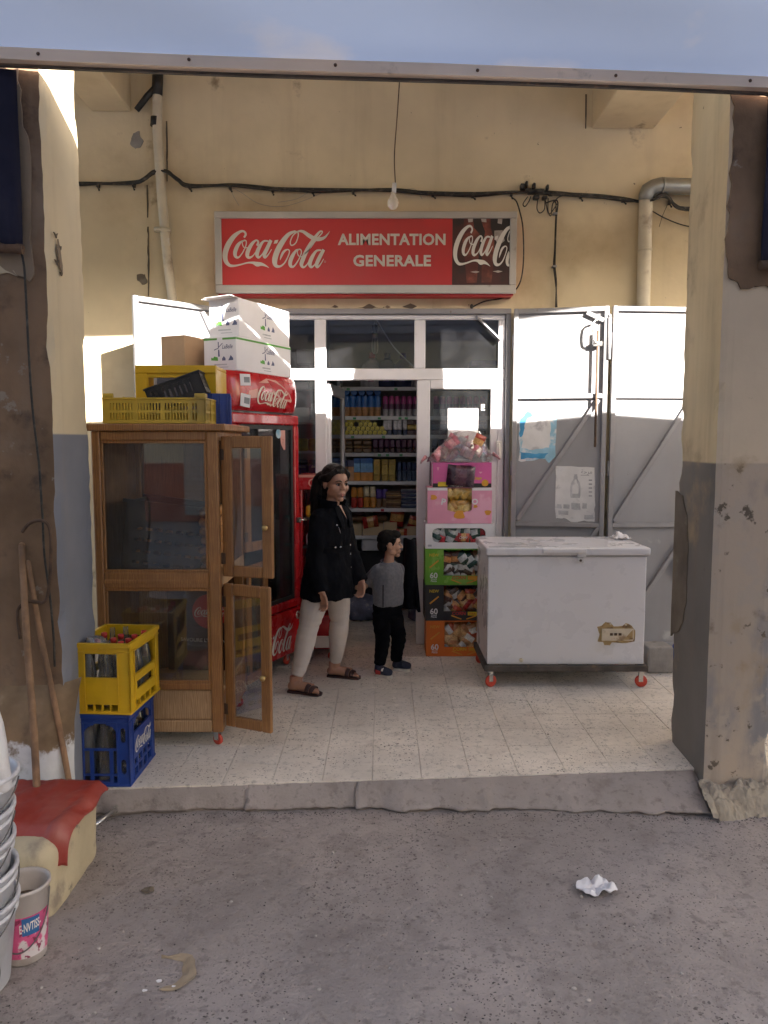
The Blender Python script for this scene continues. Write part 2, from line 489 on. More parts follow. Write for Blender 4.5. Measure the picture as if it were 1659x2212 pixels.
def ground_mat(name, base, speck, sc, amount, dirt, bump=.6, tone=(.10,.09,.085)):
    """mineral surface with chips of stone in it"""
    m = bpy.data.materials.new(name); m.use_nodes = True
    nt = m.node_tree; N = nt.nodes; Lk = nt.links
    b = N['Principled BSDF']
    co = N.new('ShaderNodeNewGeometry').outputs['Position']
    def noise_(s, d=5.0, vec=None):
        t = N.new('ShaderNodeTexNoise'); t.inputs['Scale'].default_value = s; t.inputs['Detail'].default_value = d; t.inputs['Roughness'].default_value = .62
        Lk.new(vec or co, t.inputs['Vector']); return t
    def rng(f, a, c, lo=0.0, hi=1.0):
        r = N.new('ShaderNodeMapRange'); r.interpolation_type = 'SMOOTHSTEP'
        for k, v in enumerate((a, c, lo, hi)): r.inputs[k+1].default_value = v
        Lk.new(f, r.inputs[0]); return r.outputs[0]
    def mix(f, c1, c2):
        x = N.new('ShaderNodeMix'); x.data_type = 'RGBA'; Lk.new(f, x.inputs[0])
        for k, c in ((6, c1), (7, c2)):
            if isinstance(c, tuple): x.inputs[k].default_value = (*c, 1)
            else: Lk.new(c, x.inputs[k])
        return x.outputs[2]
    def mul(a, c):
        x = N.new('ShaderNodeMath'); x.operation = 'MULTIPLY'; Lk.new(a, x.inputs[0])
        if isinstance(c, float): x.inputs[1].default_value = c
        else: Lk.new(c, x.inputs[1])
        return x.outputs[0]
    big = rng(noise_(1.1, 6).outputs['Fac'], .3, .7)
    col = mix(big, tuple(v*.82 for v in base), tuple(v*1.15 for v in base))
    col = mix(rng(noise_(5, 6).outputs['Fac'], .50, .70, 0, .7), col, dirt)
    col = mix(rng(noise_(22, 6).outputs['Fac'], .52, .68, 0, .75), col, tuple(v*.62 for v in base))
    col = mix(rng(noise_(9, 6).outputs['Fac'], .58, .74, 0, .5), col, tuple(min(1, v*1.3) for v in base))
    # warped cells give chips of uneven size and outline
    wrp = N.new('ShaderNodeMix'); wrp.data_type = 'VECTOR'; wrp.inputs[0].default_value = .034
    nz = noise_(sc*.6, 3); Lk.new(co, wrp.inputs[4]); Lk.new(nz.outputs['Color'], wrp.inputs[5])
    chips = None
    for s2, th in ((sc, .22), (sc*2.1, .26)):
        v = N.new('ShaderNodeTexVoronoi'); v.inputs['Scale'].default_value = s2; v.feature = 'F1'
        Lk.new(wrp.outputs[1], v.inputs['Vector'])
        d = rng(v.outputs['Distance'], th*.75, th*1.15, 1, 0)
        sep = N.new('ShaderNodeSeparateColor'); Lk.new(v.outputs['Color'], sep.inputs[0])
        pick = rng(sep.outputs[0], 1-amount, 1-amount+.08)
        f = mul(d, pick)
        area = rng(noise_(2.3, 4).outputs['Fac'], .35, .62, .25, 1)
        f = mul(f, area)
        tint = mix(sep.outputs[1], speck, tuple(min(1, c*2.2) for c in speck))
        col = mix(f, col, tint)
        chips = f
    Lk.new(col, b.inputs['Base Color'])
    b.inputs['Roughness'].default_value = .75
    b.inputs['Specular IOR Level'].default_value = .3
    bp = N.new('ShaderNodeBump'); bp.inputs['Strength'].default_value = bump; bp.inputs['Distance'].default_value = .010
    Lk.new(noise_(55, 7).outputs['Fac'], bp.inputs['Height']); Lk.new(bp.outputs[0], b.inputs['Normal'])
    return m

CREAM = (.69, .585, .40)
DADO = (.25, .238, .242)
M = {}
M['wall'] = mat('cream_plaster', CREAM, .8, .08, 1.3, .9, 9, world_pos=True, spec=.2,
    spots=[((.46,.35,.21), .9, .60, .14), ((.10,.08,.07), 6.5, .715, .02), ((.27,.20,.13), 2.6, .69, .06), ((.16,.125,.10), 16, .735, .02)], streak=((.36,.27,.17), 3.0, .5))
M['pier'] = mat('cream_pier_paint', CREAM, .75, .07, 1.8, .6, 12, world_pos=True, spec=.25,
    spots=[((.30,.22,.15), 2.6, .70, .05), ((.13,.09,.07), 7, .735, .012)], streak=((.30,.20,.12), 4.0, .55))
M['pier_right'] = mat('cream_over_grey_pier_paint', (.60,.49,.36), .75, .07, 1.8, .6, 12, world_pos=True, spec=.25, split=(1.59, .006, DADO),
    spots=[((.40,.30,.19), 2.4, .64, .08), ((.13,.10,.075), 11, .70, .02)], lower_spots=[((.46,.375,.30), 1.9, .45, .08, (1.3,1.3,.6)), ((.44,.37,.31), 7, .57, .05), ((.13,.105,.08), 13, .64, .03), ((.20,.15,.105), 3.2, .63, .06)], streak=((.17,.13,.09), 4.0, .8))
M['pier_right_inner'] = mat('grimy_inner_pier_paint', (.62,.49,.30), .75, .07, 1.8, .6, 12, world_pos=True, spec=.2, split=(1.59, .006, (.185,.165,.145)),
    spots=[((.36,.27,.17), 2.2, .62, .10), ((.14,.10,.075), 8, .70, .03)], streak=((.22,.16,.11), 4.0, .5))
M['pier_left'] = mat('cream_over_blue_grey_pier_paint', CREAM, .75, .07, 1.8, .6, 12, world_pos=True, spec=.25, split=(1.73, .005, (.235,.245,.285)),
    spots=[((.13,.10,.08), 6.5, .725, .012)], streak=((.36,.27,.18), 4.0, .35))
M['bare'] = mat('bare_grey_render', (.215,.14,.088), .9, .25, 2.4, 1.0, 26, world_pos=True, spec=.15,
    spots=[((.26,.20,.15), 1.6, .62, .1), ((.085,.06,.048), 4, .62, .08), ((.30,.25,.20), 9, .68, .03)], streak=((.25,.205,.165), 5.0, .5))
M['render_brown'] = mat('brown_patchy_render', (.22,.155,.095), .95, .25, 3, 1.0, 22, world_pos=True, spec=.1,
    spots=[((.11,.08,.06), 3.2, .6, .08), ((.33,.26,.18), 5, .66, .05)])
M['plinth'] = mat('brown_mortar_over_whitewash', (.215,.15,.095), .92, .28, 4, 1.0, 22, world_pos=True, spec=.1, split=(.52, .02, (.66,.66,.68)), wob=.42,
    spots=[((.11,.08,.06), 3.2, .6, .08), ((.30,.235,.165), 5, .64, .05)], lower_spots=[((.22,.165,.12), 3.6, .60, .03), ((.12,.09,.08), 11, .68, .03)])
M['whitewash'] = mat('flaking_whitewash', (.68,.68,.70), .85, .06, 3, .7, 18, world_pos=True, spec=.2,
    spots=[((.20,.15,.11), 5, .64, .02), ((.12,.09,.08), 11, .70, .03)])
M['ceiling'] = mat('cream_ceiling', (.62,.50,.30), .85, .08, 1.5, .3, 20, world_pos=True, spots=[((.38,.29,.19), 1.4, .66, .1)])
M['tile'] = ground_mat('terrazzo_tile', (.73,.66,.585), (.10,.08,.07), 38, .50, (.63,.55,.48), .06)
M['grout'] = mat('dusty_grout', (.54,.475,.41), .9, .2, 20)
M['street'] = ground_mat('worn_concrete_street', (.335,.292,.278), (.085,.072,.069), 40, .66, (.24,.206,.197), 1.0)
M['kerb'] = ground_mat('grey_cement_kerb', (.33,.285,.265), (.16,.135,.12), 38, .22, (.21,.178,.165), .5)
M['concrete'] = mat('grey_concrete', (.30,.28,.26), .9, .18, 6, .7, 30, spots=[((.2,.18,.16), 7, .62, .08)])
M['white_alu'] = mat('white_aluminium', (.72,.70,.72), .35, .05, 3, spots=[((.5,.46,.42), 5, .70, .08)])
M['grey_metal'] = mat('grey_painted_sheet_metal', (.27,.27,.285), .5, .07, 2.0, .15, 9, metal=0.0, spots=[((.42,.42,.43), 3, .68, .06), ((.16,.13,.11), 9, .735, .02)], streak=((.22,.2,.19), 3, .3))
M['grey_bar'] = mat('grey_painted_bar', (.27,.265,.275), .5, .1, 5, .15, 20, spots=[((.15,.11,.09), 12, .70, .04)])
M['dark_gap'] = mat('rusty_dark_frame', (.085,.07,.06), .8, .3, 9, .4, 30, spots=[((.2,.13,.08), 11, .64, .06)])
M['steel'] = mat('bright_steel', (.62,.6,.58), .3, .08, 8, metal=1.0)
M['rust'] = mat('rusty_iron', (.12,.075,.05), .8, .35, 14, .5, 40, metal=.3)
M['glass'] = glass('dusty_window_glass', (.80,.83,.84), .018, (.42,.42,.46))
M['cab_glass'] = glass('cabinet_glass', (.88,.87,.84), .05, (.5,.45,.4), refl=1.8)
M['fridge_glass'] = glass('fridge_glass', (.82,.83,.85), .04, (.4,.4,.42), refl=1.3)
M['wood'] = mat('varnished_pine', (.34,.16,.052), .45, .18, 6, .15, 30, wood=(.235,.098,.030), coat=.15)
M['wood_light'] = mat('dusty_pine_plank', (.42,.27,.145), .65, .14, 5, .25, 30, wood=(.30,.165,.075))
M['wood_dark'] = mat('brown_varnished_panel', (.20,.10,.045), .55, .2, 4, .15, 30, wood=(.12,.055,.022))
M['stick'] = mat('worn_broom_wood', (.27,.155,.085), .7, .25, 9, .3, 30, spots=[((.14,.08,.045), 5, .58, .1, (3,3,.5))])
M['brass'] = mat('brass_knob', (.55,.38,.16), .35, .1, 9, metal=1.0)
M['yellow'] = mat('yellow_crate_plastic', (.66,.40,.012), .42, .07, 5, .1, 30, spots=[((.35,.22,.03), 4, .66, .1)])
M['yellow_old'] = mat('dusty_yellow_plastic', (.58,.40,.045), .55, .10, 5, .15, 30, spots=[((.34,.24,.06), 3, .60, .12)])
M['blue_crate'] = mat('blue_crate_plastic', (.016,.05,.26), .42, .12, 5, .1, 30, spots=[((.04,.07,.22), 4, .62, .1)])
M['black_plastic'] = mat('black_crate_plastic', (.018,.017,.018), .5, .2, 6, .1, 30)
M['red'] = mat('red_enamel', (.46,.012,.018), .25, .05, 3, coat=.3)
M['red_print'] = mat('red_sign_vinyl', (.50,.028,.030), .4, .05, 1.6, spots=[((.42,.04,.035), 2, .62, .15)])
M['print_white'] = mat('off_white_print', (.74,.70,.66), .5, .03, 3)
M['white_paint'] = mat('white_enamel', (.74,.73,.76), .28, .02, 2, coat=.2, spots=[((.62,.57,.52), 3, .735, .05)])
M['plastic_white'] = mat('white_plastic', (.70,.69,.71), .4, .05, 6, .05, 30, spots=[((.50,.47,.46), 4, .62, .1)])
M['black'] = mat('black_rubber', (.014,.013,.013), .6, .2, 8)
M['dark'] = mat('dark_shop_panel', (.06,.05,.045), .7, .2, 5)  # plain dark brown, used for the cooler shelves
M['caster_red'] = mat('red_caster_tread', (.55,.06,.035), .5, .1, 20)
M['cable'] = mat('black_cable_sheath', (.022,.020,.018), .55, .3, 30, .3, 60, spots=[((.10,.085,.07), 20, .6, .1)])
M['pipe'] = mat('painted_plastic_pipe', (.60,.54,.42), .5, .10, 4, .2, 18, spots=[((.30,.23,.16), 4, .64, .1), ((.70,.68,.62), 6, .66, .05)])
M['zinc'] = mat('zinc_duct', (.30,.30,.28), .45, .15, 5, .2, 14, metal=.6)
M['card'] = mat('brown_cardboard', (.40,.265,.155), .8, .08, 5, .15, 60)
M['carton_white'] = mat('white_carton', (.72,.70,.72), .6, .03, 4)
M['carton_side'] = mat('greyish_white_carton', (.60,.56,.55), .65, .04, 4)
# ------------------------------------------------------------------ ground and floor
def yf(X): return 3.50 + .078*(min(X, 2.0) + 1.49)          # line of the arcade front, a little skewed to the shop wall
ST = -.12                                          # street level below the porch floor

mb = MB()
mb.box((-45, -45, ST-.30), (45, 12, ST-.022))
structure('street_base', mb, M['street'])
def street_z(x, y):
    q = Vector((x, y, 0))
    edge = min(1, max(0, (4.6-abs(x))/.5), 1) * min(1, max(0, (y-.6)/.5))
    return ST - .014*(1-edge) + (.010*noise.noise(q*2.3) + .005*noise.noise(q*11) + .0045*noise.noise(q*34))*edge + .012*noise.noise(q*.8)
mb = MB()
mb.sheet(lambda u, v: (-4.6+9.2*u, .6+3.15*v, street_z(-4.6+9.2*u, .6+3.15*v)), 420, 150)
structure('street', mb, M['street'])

mb = MB()
def fl(X): return 3.63 + .0777*(X + 1.40)          # front edge of the porch floor
mb.prism([(-5.5, fl(-5.5)), (5.5, fl(5.5)), (5.5, 8.4), (-5.5, 8.4)], 0, 0)   # placeholder polygon, replaced below
mb = MB()
A = [mb.vert((x, y, z)) for z in (ST-.2, -.009) for x, y in ((-5.5, fl(-5.5)), (5.5, fl(5.5)), (5.5, 8.4), (-5.5, 8.4))]
for q in ((0,1,2,3), (7,6,5,4), (0,4,5,1), (1,5,6,2), (2,6,7,3), (3,7,4,0)): mb.face([A[k] for k in q])
floor = structure('porch_floor', mb, M['grout'])
TS = .25
def clip_poly(poly):
    out = []
    for i, p in enumerate(poly):
        q = poly[(i+1) % len(poly)]
        a = p[1] - fl(p[0]); b = q[1] - fl(q[0])
        if a >= 0: out.append(p)
        if (a >= 0) != (b >= 0):
            t = a/(a-b); out.append((p[0]+(q[0]-p[0])*t, p[1]+(q[1]-p[1])*t))
    return out
def slab_mesh(poly, h):
    m_ = MB(); n = len(poly)
    c = (sum(p[0] for p in poly)/n, sum(p[1] for p in poly)/n)
    lo = [m_.vert((p[0], p[1], -.009)) for p in poly]
    hi = [m_.vert((p[0], p[1], h-.0012)) for p in poly]
    top = [m_.vert((p[0]+(c[0]-p[0])*.02, p[1]+(c[1]-p[1])*.02, h)) for p in poly]
    m_.face(top)
    for k in range(n):
        j = (k+1) % n
        m_.face((lo[k], lo[j], hi[j], hi[k])); m_.face((hi[k], hi[j], top[j], top[k]))
    return m_
g = .0011
whole = slab_mesh([(g, g), (TS-g, g), (TS-g, TS-g), (g, TS-g)], 0.0).mesh('tile', M['tile'])
x0 = -2.06
ntile = 0
for i in range(17):
    for j in range(13):
        x = x0 + i*TS; y = 3.40 + j*TS + .02
        poly = [(x+g, y+g), (x+TS-g, y+g), (x+TS-g, y+TS-g), (x+g, y+TS-g)]
        cl = clip_poly(poly)
        if len(cl) < 3: continue
        rz = random.uniform(-.0008, .0008)
        if len(cl) == 4 and all(p[1]-fl(p[0]) > -1e-9 for p in poly):
            put('tile', whole, None, floor, (x, y, rz))
        else:
            put('tile', slab_mesh(cl, 0.0), M['tile'], floor, (0, 0, rz))
        ntile += 1
rows = MB()
for sx in (-1, 1):
    for i in range(13):
        for j in range(18):
            x = (x0 - (i+1)*TS) if sx < 0 else (x0 + 17*TS + i*TS); y = 3.42 + j*TS
            cl = clip_poly([(x+g, y+g), (x+TS-g, y+g), (x+TS-g, y+TS-g), (x+g, y+TS-g)])
            if len(cl) >= 3: s_ = slab_mesh(cl, 0.0); off = len(rows.v); rows.v += s_.v; [rows.face([off+k for k in f]) for f in s_.f]
for i in range(17):
    for j in range(13, 20):
        x = x0 + i*TS; y = 3.42 + j*TS
        s_ = slab_mesh([(x+g, y+g), (x+TS-g, y+g), (x+TS-g, y+TS-g), (x+g, y+TS-g)], 0.0); off = len(rows.v); rows.v += s_.v; [rows.face([off+k for k in f]) for f in s_.f]
o = put('floor_tiles_beyond', rows, M['tile'], floor); o['kind'] = 'stuff'

# cement kerb along the porch edge, three cracked lengths, ramped at its right end
kerb = bpy.data.objects.new('kerb', None); COL.objects.link(kerb); kerb['kind'] = 'structure'
def kerb_piece(xa, xb, seed):
    m_ = MB(); n = max(8, int((xb-xa)/.02)); nv = 14
    def pt(i, j):
        t = i/n; v = j/nv
        X = xa + (xb-xa)*t
        if i == 0 or i == n: X += .022*noise.noise(Vector((round(X, 1)*9, v*5, 0)))
        ytop = fl(X) - .003
        run = .035 + .23*max(0, min(1, (X+.9)/2.5))**1.3           # how far the slope reaches into the street
        ybot = ytop - run - .040*noise.noise(Vector((X*4.2, seed, 3))) - .018*noise.noise(Vector((X*17, seed, 7))) - .008*noise.noise(Vector((X*60, seed, 7)))
        zb = ST + .014 + .008*noise.noise(Vector((X*9, 1, seed)))
        prof = v**1.25
        Y = ytop + (ybot-ytop)*v
        Z = -.006 + (zb+.006)*prof
        q = Vector((X, Y, Z))
        return q + Vector((0, 0, .0045*noise.noise(q*14) + .002*noise.noise(q*45)))
    ids = [[m_.vert(pt(i, j)) for i in range(n+1)] for j in range(nv+1)]
    m_.sm = True
    for j in range(nv):
        for i in range(n): m_.face((ids[j][i], ids[j][i+1], ids[j+1][i+1], ids[j+1][i]))
    m_.sm = False
    back = [m_.vert((pt(i, 0).x, fl(pt(i, 0).x)-.002, ST-.05)) for i in range(n+1)]
    und = [m_.vert((pt(i, nv).x, pt(i, nv).y+.012, pt(i, nv).z-.010)) for i in range(n+1)]
    for i in range(n):
        m_.face((ids[nv][i], ids[nv][i+1], und[i+1], und[i])); m_.face((und[i], und[i+1], back[i+1], back[i]))
    for e in (0, n):
        m_.face([ids[j][e] for j in range(nv+1)] + [und[e], back[e]])
    put('kerb_piece', m_, M['kerb'], kerb)
for k, (a, b) in enumerate(((-1.46, -.684), (-.681, -.140), (-.138, 1.60))): kerb_piece(a, b, k*3.7)

# ------------------------------------------------------------------ the building
bld = thing('shop_building', 'cream plastered arcade building with two heavy piers around the grocery shop', 'building')
YW = 6.30
OX0, OX1, OZ = -1.22, 1.02, 2.755                  # opening in the shop wall
mb = MB()
mb.box((-5.5, YW, -.1), (OX0, YW+.2, 5.2)); mb.box((OX1, YW, -.1), (5.5, YW+.2, 5.2)); mb.box((OX0, YW, OZ), (OX1, YW+.2, 5.2))
put('back_wall', mb, M['wall'], bld)
mb = MB()
def skew_box(m_, xa, xb, d0, d1, za, zb):
    """block whose street face follows the skewed front line"""
    ids = [m_.vert((x, yf(x)+d, z)) for z in (za, zb) for x, d in ((xa, d0), (xb, d0), (xb, d1), (xa, d1))]
    for q in ((3,2,1,0), (4,5,6,7), (0,1,5,4), (1,2,6,5), (2,3,7,6), (3,0,4,7)): m_.face([ids[k] for k in q])
skew_box(mb, -5.5, 5.5, .0, .40, 4.03, 7.6)
put('front_beam', mb, M['pier'], bld)
mb = MB(); mb.box((-5.5, 4.2, 4.72), (5.5, YW-.002, 4.95)); put('porch_ceiling', mb, M['ceiling'], bld)
for xa, xb, zb in ((-2.29, -1.98, 4.27), (1.63, 2.12, 4.14)):
    mb = MB(); ids = []
    mb.box((xa, 4.25, zb), (xb, YW-.003, 4.715), .012); put('cross_beam', mb, M['wall'], bld)

def rough_pier(name, corners, za, zb, mats, matsel, label, seed, amp=.004, nz=90, nside=10):
    """pier with slightly wandering, chipped arrises; corners anticlockwise from street-left"""
    m_ = MB(); m_.sm = False
    per = []
    for k in range(4):
        a = Vector(corners[k]); b = Vector(corners[(k+1) % 4])
        for s in range(nside): per.append((a.lerp(b, s/nside), k, s))
    rings = []
    for j in range(nz+1):
        z = za + (zb-za)*j/nz
        ring = []
        cx = sum(c[0] for c in corners)/4; cy = sum(c[1] for c in corners)/4
        for p, k, s in per:
            q = Vector((p.x, p.y, z))
            d = Vector((p.x-cx, p.y-cy, 0)).normalized()
            off = amp*.8*noise.noise(q*1.9 + Vector((seed, 0, 0)))
            if s == 0:      # arris: knocked off here and there
                off -= .012 + max(0, noise.noise(q*6.5 + Vector((0, seed, 0))))*.03 + .006*noise.noise(q*23)
            elif s in (1, nside-1): off -= .004 + .004*noise.noise(q*9)
            ring.append(m_.vert(q + d*off))
        rings.append(ring)
    n = len(per)
    for A, B in zip(rings, rings[1:]):
        for k in range(n):
            m_.mat(matsel[per[k][1]]); m_.face((A[k], A[(k+1)%n], B[(k+1)%n], B[k]))
    m_.face(rings[-1]); m_.face(rings[0][::-1])
    return put(name, m_, mats, bld, label=label)
# left pier: bare render towards the street, cream over grey-blue paint towards the shop
rough_pier('pillar', [(-2.35, yf(-2.35)), (-1.49, yf(-1.49)), (-1.475, yf(-1.49)+.385), (-2.35, yf(-2.35)+.385)], -.16, 4.028,
           [M['bare'], M['pier_left']], [0, 1, 1, 1], 'left pier, bare grey render on its street side', 2.0)
rough_pier('pillar', [(1.61, yf(1.61)), (1.96, yf(1.96)), (1.96, yf(1.96)+.54), (1.635, yf(1.61)+.535)], -.16, 4.028,
           [M['pier_right'], M['pier_right_inner']], [0, 0, 0, 1], 'right pier, stained cream paint over grey', 5.0)
for X in (-5.1, 4.9):
    mb = MB(); skew_box(mb, X-.3, X+.3, 0, .5, -.16, 4.028); put('pillar', mb, M['pier_right'], bld, label='pier of a neighbouring bay')
# plaster fallen from the inner face of the right pier leaves a darker damp patch
def patch(name, pts, mats, seed, jag=.012, n=4):
    """thin irregular flake: outline of 3-D points, extruded a few millimetres along off"""
    P = []
    for i, p in enumerate(pts):
        a = Vector(p); b = Vector(pts[(i+1) % len(pts)])
        for s in range(n):
            q = a.lerp(b, s/n); d = (b-a).normalized()
            w = Vector((0, -d.z, d.y)) if abs(pts[0][0]-pts[1][0]) + abs(pts[1][0]-pts[2][0]) < .03 else Vector((-d.z, 0, d.x))
            P.append(q + w*jag*noise.noise(q*17 + Vector((seed, 0, 0))))
    return P
def flake(name, pts, thick, mats, parent, seed, jag=.012, n=5):
    P = patch(name, pts, mats, seed, jag, n)
    m_ = MB()
    off = Vector(thick)
    A = [m_.vert(p + off) for p in P]; B = [m_.vert(p - off*.6) for p in P]
    m_.face(A)
    for k in range(len(P)): m_.face((A[k], B[k], B[(k+1)%len(P)], A[(k+1)%len(P)]))
    return put(name, m_, mats, parent)
M['damp'] = mat('damp_brown_render', (.145,.115,.085), .9, .2, 5, .8, 25, spots=[((.2,.17,.13), 7, .64, .05)])
M['flake_cream'] = mat('flaking_cream_paint', (.55,.47,.33), .85, .1, 6, .5, 25, spots=[((.25,.2,.15), 8, .66, .04)])
M['crumble'] = mat('crumbling_mortar', (.37,.315,.245), .92, .15, 9, .9, 22, spots=[((.24,.20,.165), 5, .55, .08), ((.13,.10,.08), 13, .64, .04)])
M['flake_brown'] = mat('old_brown_paint_patch', (.27,.205,.145), .85, .1, 4, .4, 22)
xr = 1.627
flake('damp_patch', [(xr, 4.27, 1.42), (xr, 4.18, 1.40), (xr, 4.10, 1.30), (xr, 4.07, 1.12), (xr, 4.07, .84), (xr, 4.10, .74), (xr, 4.15, .66), (xr, 4.27, .60)], (-.006, 0, 0), M['damp'], bld, 1)
# cream and brown paint still clinging to the street face of the left pier
def LF(x, z): return (x, yf(x) - .004, z)
flake('paint_patch', [LF(-1.68, 3.3), LF(-1.585, 3.3), LF(-1.575, 3.08), LF(-1.55, 2.98), LF(-1.545, 2.75), LF(-1.56, 2.55), LF(-1.545, 2.46), LF(-1.57, 2.40), LF(-1.70, 2.47), LF(-1.75, 2.6)], (0, -.006, 0), M['flake_brown'], bld, 3, .02)
flake('paint_patch', [LF(-1.99, 2.56), LF(-1.70, 2.50), LF(-1.62, 2.43), LF(-1.70, 2.44), LF(-1.85, 2.47), LF(-1.99, 2.50)], (0, -.006, 0), M['flake_cream'], bld, 4, .02)
for (y, z, s) in ((3.56, 2.62, .022), (3.60, 2.575, .016), (3.56, 2.50, .022), (3.605, 2.46, .014)):
    flake('chipped_spot', [(-1.478, y-s, z+s*.5), (-1.478, y, z+s*.3), (-1.478, y+s*.9, z+s*.6), (-1.478, y+s*.2, z-s*.6)], (.004, 0, 0), M['damp'], bld, y*9+z, .008, 3)
flake('chipped_spot', [(-1.478, 3.585, 2.61), (-1.478, 3.60, 2.56), (-1.478, 3.62, 2.50), (-1.478, 3.615, 2.46), (-1.478, 3.59, 2.49), (-1.478, 3.572, 2.56)], (.004, 0, 0), M['flake_brown'], bld, 9, .008, 3)
# peeled spots on the shop wall beside the drain pipe and over the lintel
def WF(x, y): p = W(x, y, YW); return (p.x, YW-.002, p.z)
flake('peeled_patch', [WF(288,288), WF(300,284), WF(306,296), WF(310,305), WF(302,318), WF(292,322), WF(283,312), WF(284,298)], (0, -.004, 0), M['concrete'], bld, 5, .02)
flake('peeled_patch', [WF(296,594), WF(316,592), WF(318,608), WF(308,614), WF(297,606)], (0, -.004, 0), M['damp'], bld, 6, .02)
for (x, y, w_, h_) in ((795,665,22,4), (885,663,16,5), (835,664,9,3), (722,664,9,3)):
    flake('peeled_patch', [WF(x-w_,y), WF(x-w_*.3,y-h_), WF(x+w_*.1,y-h_*1.6), WF(x+w_,y-h_*.2), WF(x+w_*.2,y+h_*.7)], (0, -.003, 0), M['damp'], bld, x*.7, .01)
for (x, y0_, y1_) in ((318, 400, 470), (320, 490, 640), (360, 262, 392)):
    flake('wall_crack', [WF(x-1.5,y0_), WF(x+1.5,y0_), WF(x+3,(y0_+y1_)/2), WF(x+2,y1_), WF(x,y1_), WF(x-.5,(y0_+y1_)/2)], (0, -.0025, 0), M['damp'], bld, x*.31+y0_, .016, 8)
flake('wall_crack', [WF(1264,204), WF(1268,204), WF(1267,240), WF(1266,278), WF(1264,278), WF(1264,240)], (0, -.0025, 0), M['damp'], bld, 5.2, .012, 8)
def RF(x, z): return (x, yf(x) - .006, z)
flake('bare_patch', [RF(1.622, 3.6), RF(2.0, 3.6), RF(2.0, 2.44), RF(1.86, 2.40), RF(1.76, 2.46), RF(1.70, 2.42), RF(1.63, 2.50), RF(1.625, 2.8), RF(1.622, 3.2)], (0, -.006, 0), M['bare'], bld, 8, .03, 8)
# plinth of the left pier: earth-brown mortar over flaking whitewash
mb = MB()
def plinth(u, v):
    X = -2.35 + .90*u
    if v < .62:
        t = v/.62; z = ST - .03 + (.40-ST)*t; y = yf(X) - .145 + .03*t
    else:
        t = (v-.62)/.38; z = .37 + .20*t; y = yf(X) - .115 + .115*t**1.5
    q = Vector((X, y, z))
    side = max(0, (u-.9)/.1)
    return (X, y + .018*noise.noise(q*4) + .006*noise.noise(q*17) + side*side*.10, z + .02*noise.noise(q*5)*(v > .3))
mb.sm = True
ids = [[mb.vert(plinth(i/60, j/50)) for i in range(61)] for j in range(51)]
for j in range(50):
    for i in range(60):
        c = Vector(plinth((i+.5)/60, (j+.5)/50))
        mb.face((ids[j][i], ids[j][i+1], ids[j+1][i+1], ids[j+1][i]))
put('plinth', mb, M['plinth'], bld, label='flaking whitewashed foot of the left pier')
# crumbling foot of the right pier
mb = MB()
def foot(u, v):
    X = 1.575 + .60*u; d = -.20*(1-v) - .0
    q = Vector((X, d, 0))
    z = ST - .03 + (.13)*min(1, v*1.8)**.7 + .035*noise.noise(q*9) + .022*noise.noise(q*24) + .012*noise.noise(q*60)
    return (X - .03*noise.noise(q*8), yf(X) + d + .03*noise.noise(Vector((X*7, v*2, 4))), z*(1-(u < .05)*.3))
mb.sheet(foot, 90, 40, smooth=False)
put('plinth', mb, M['crumble'], bld, label='crumbling cream mortar at the foot of the right pier')
# room behind the shop front
M['shop_wall'] = mat('dingy_shop_wall', (.34,.31,.29), .8, .1, 1.5, .2, 20)
mb = MB()
mb.box((-2.3, 7.90, 0), (2.5, 8.05, 3.2)); mb.box((-2.45, 6.5, 0), (-2.3, 8.05, 3.2)); mb.box((2.5, 6.5, 0), (2.65, 8.05, 3.2))
put('shop_room_wall', mb, M['shop_wall'], bld)
mb = MB(); mb.box((-2.45, 6.5, 3.2), (2.65, 8.05, 3.35)); put('shop_room_ceiling', mb, M['ceiling'], bld)

# ------------------------------------------------------------------ canopy over the pavement
M['tarp'] = cloth_sheet('blue_canopy_sheet', (.205,.26,.40), .20)
M['canopy_bar'] = mat('beige_canopy_rail', (.80,.64,.50), .5, .06, 2, .1, 20, spots=[((.3,.22,.16), 5, .70, .08)])
M['navy'] = mat('navy_tarpaulin', (.016,.016,.034), .7, .2, 3, .2, 12, spec=.2, spots=[((.030,.030,.05), 3, .62, .1)])
def drop(X): return .13*max(0, min(1, (X-1.95)/.15)) + .02*max(0, X-2.0)      # unseen right part lowered to let the sun further down the doors
can = thing('canopy', 'pale blue sheet canopy with beige edge rail over the pavement', 'canopy')
def rail(x0_, x1_, d0, d1, z0, z1):
    m_ = MB(); n = 60
    prev = None
    for i in range(n+1):
        X = x0_ + (x1_-x0_)*i/n; s = .0035*math.sin(X*2.1) - drop(X)
        ring = [m_.vert((X, yf(X)+d, z+s)) for d, z in ((d0, z0), (d1, z0), (d1, z1), (d0, z1))]
        if prev:
            for k in range(4): m_.face((prev[k], prev[(k+1)%4], ring[(k+1)%4], ring[k]))
        else: m_.face(ring[::-1])
        prev = ring
    m_.face(prev)
    return m_
put('edge_rail', rail(-6, 9.5, -.115, -.075, 3.290, 3.338), M['canopy_bar'], can)
put('rail_angle', rail(-6, 9.5, -.073, -.055, 3.280, 3.291), M['dark_gap'], can)
for k in range(16):
    X = -4.55 + k*.62
    mb = MB(); mb.lathe([(.0075,0), (.0075,.003), (.004,.006)], n=8, M=Matrix.Rotation(R(90), 4, 'X'))
    put('rivet', mb, M['rust'], can, (X, yf(X)-.115, 3.315))
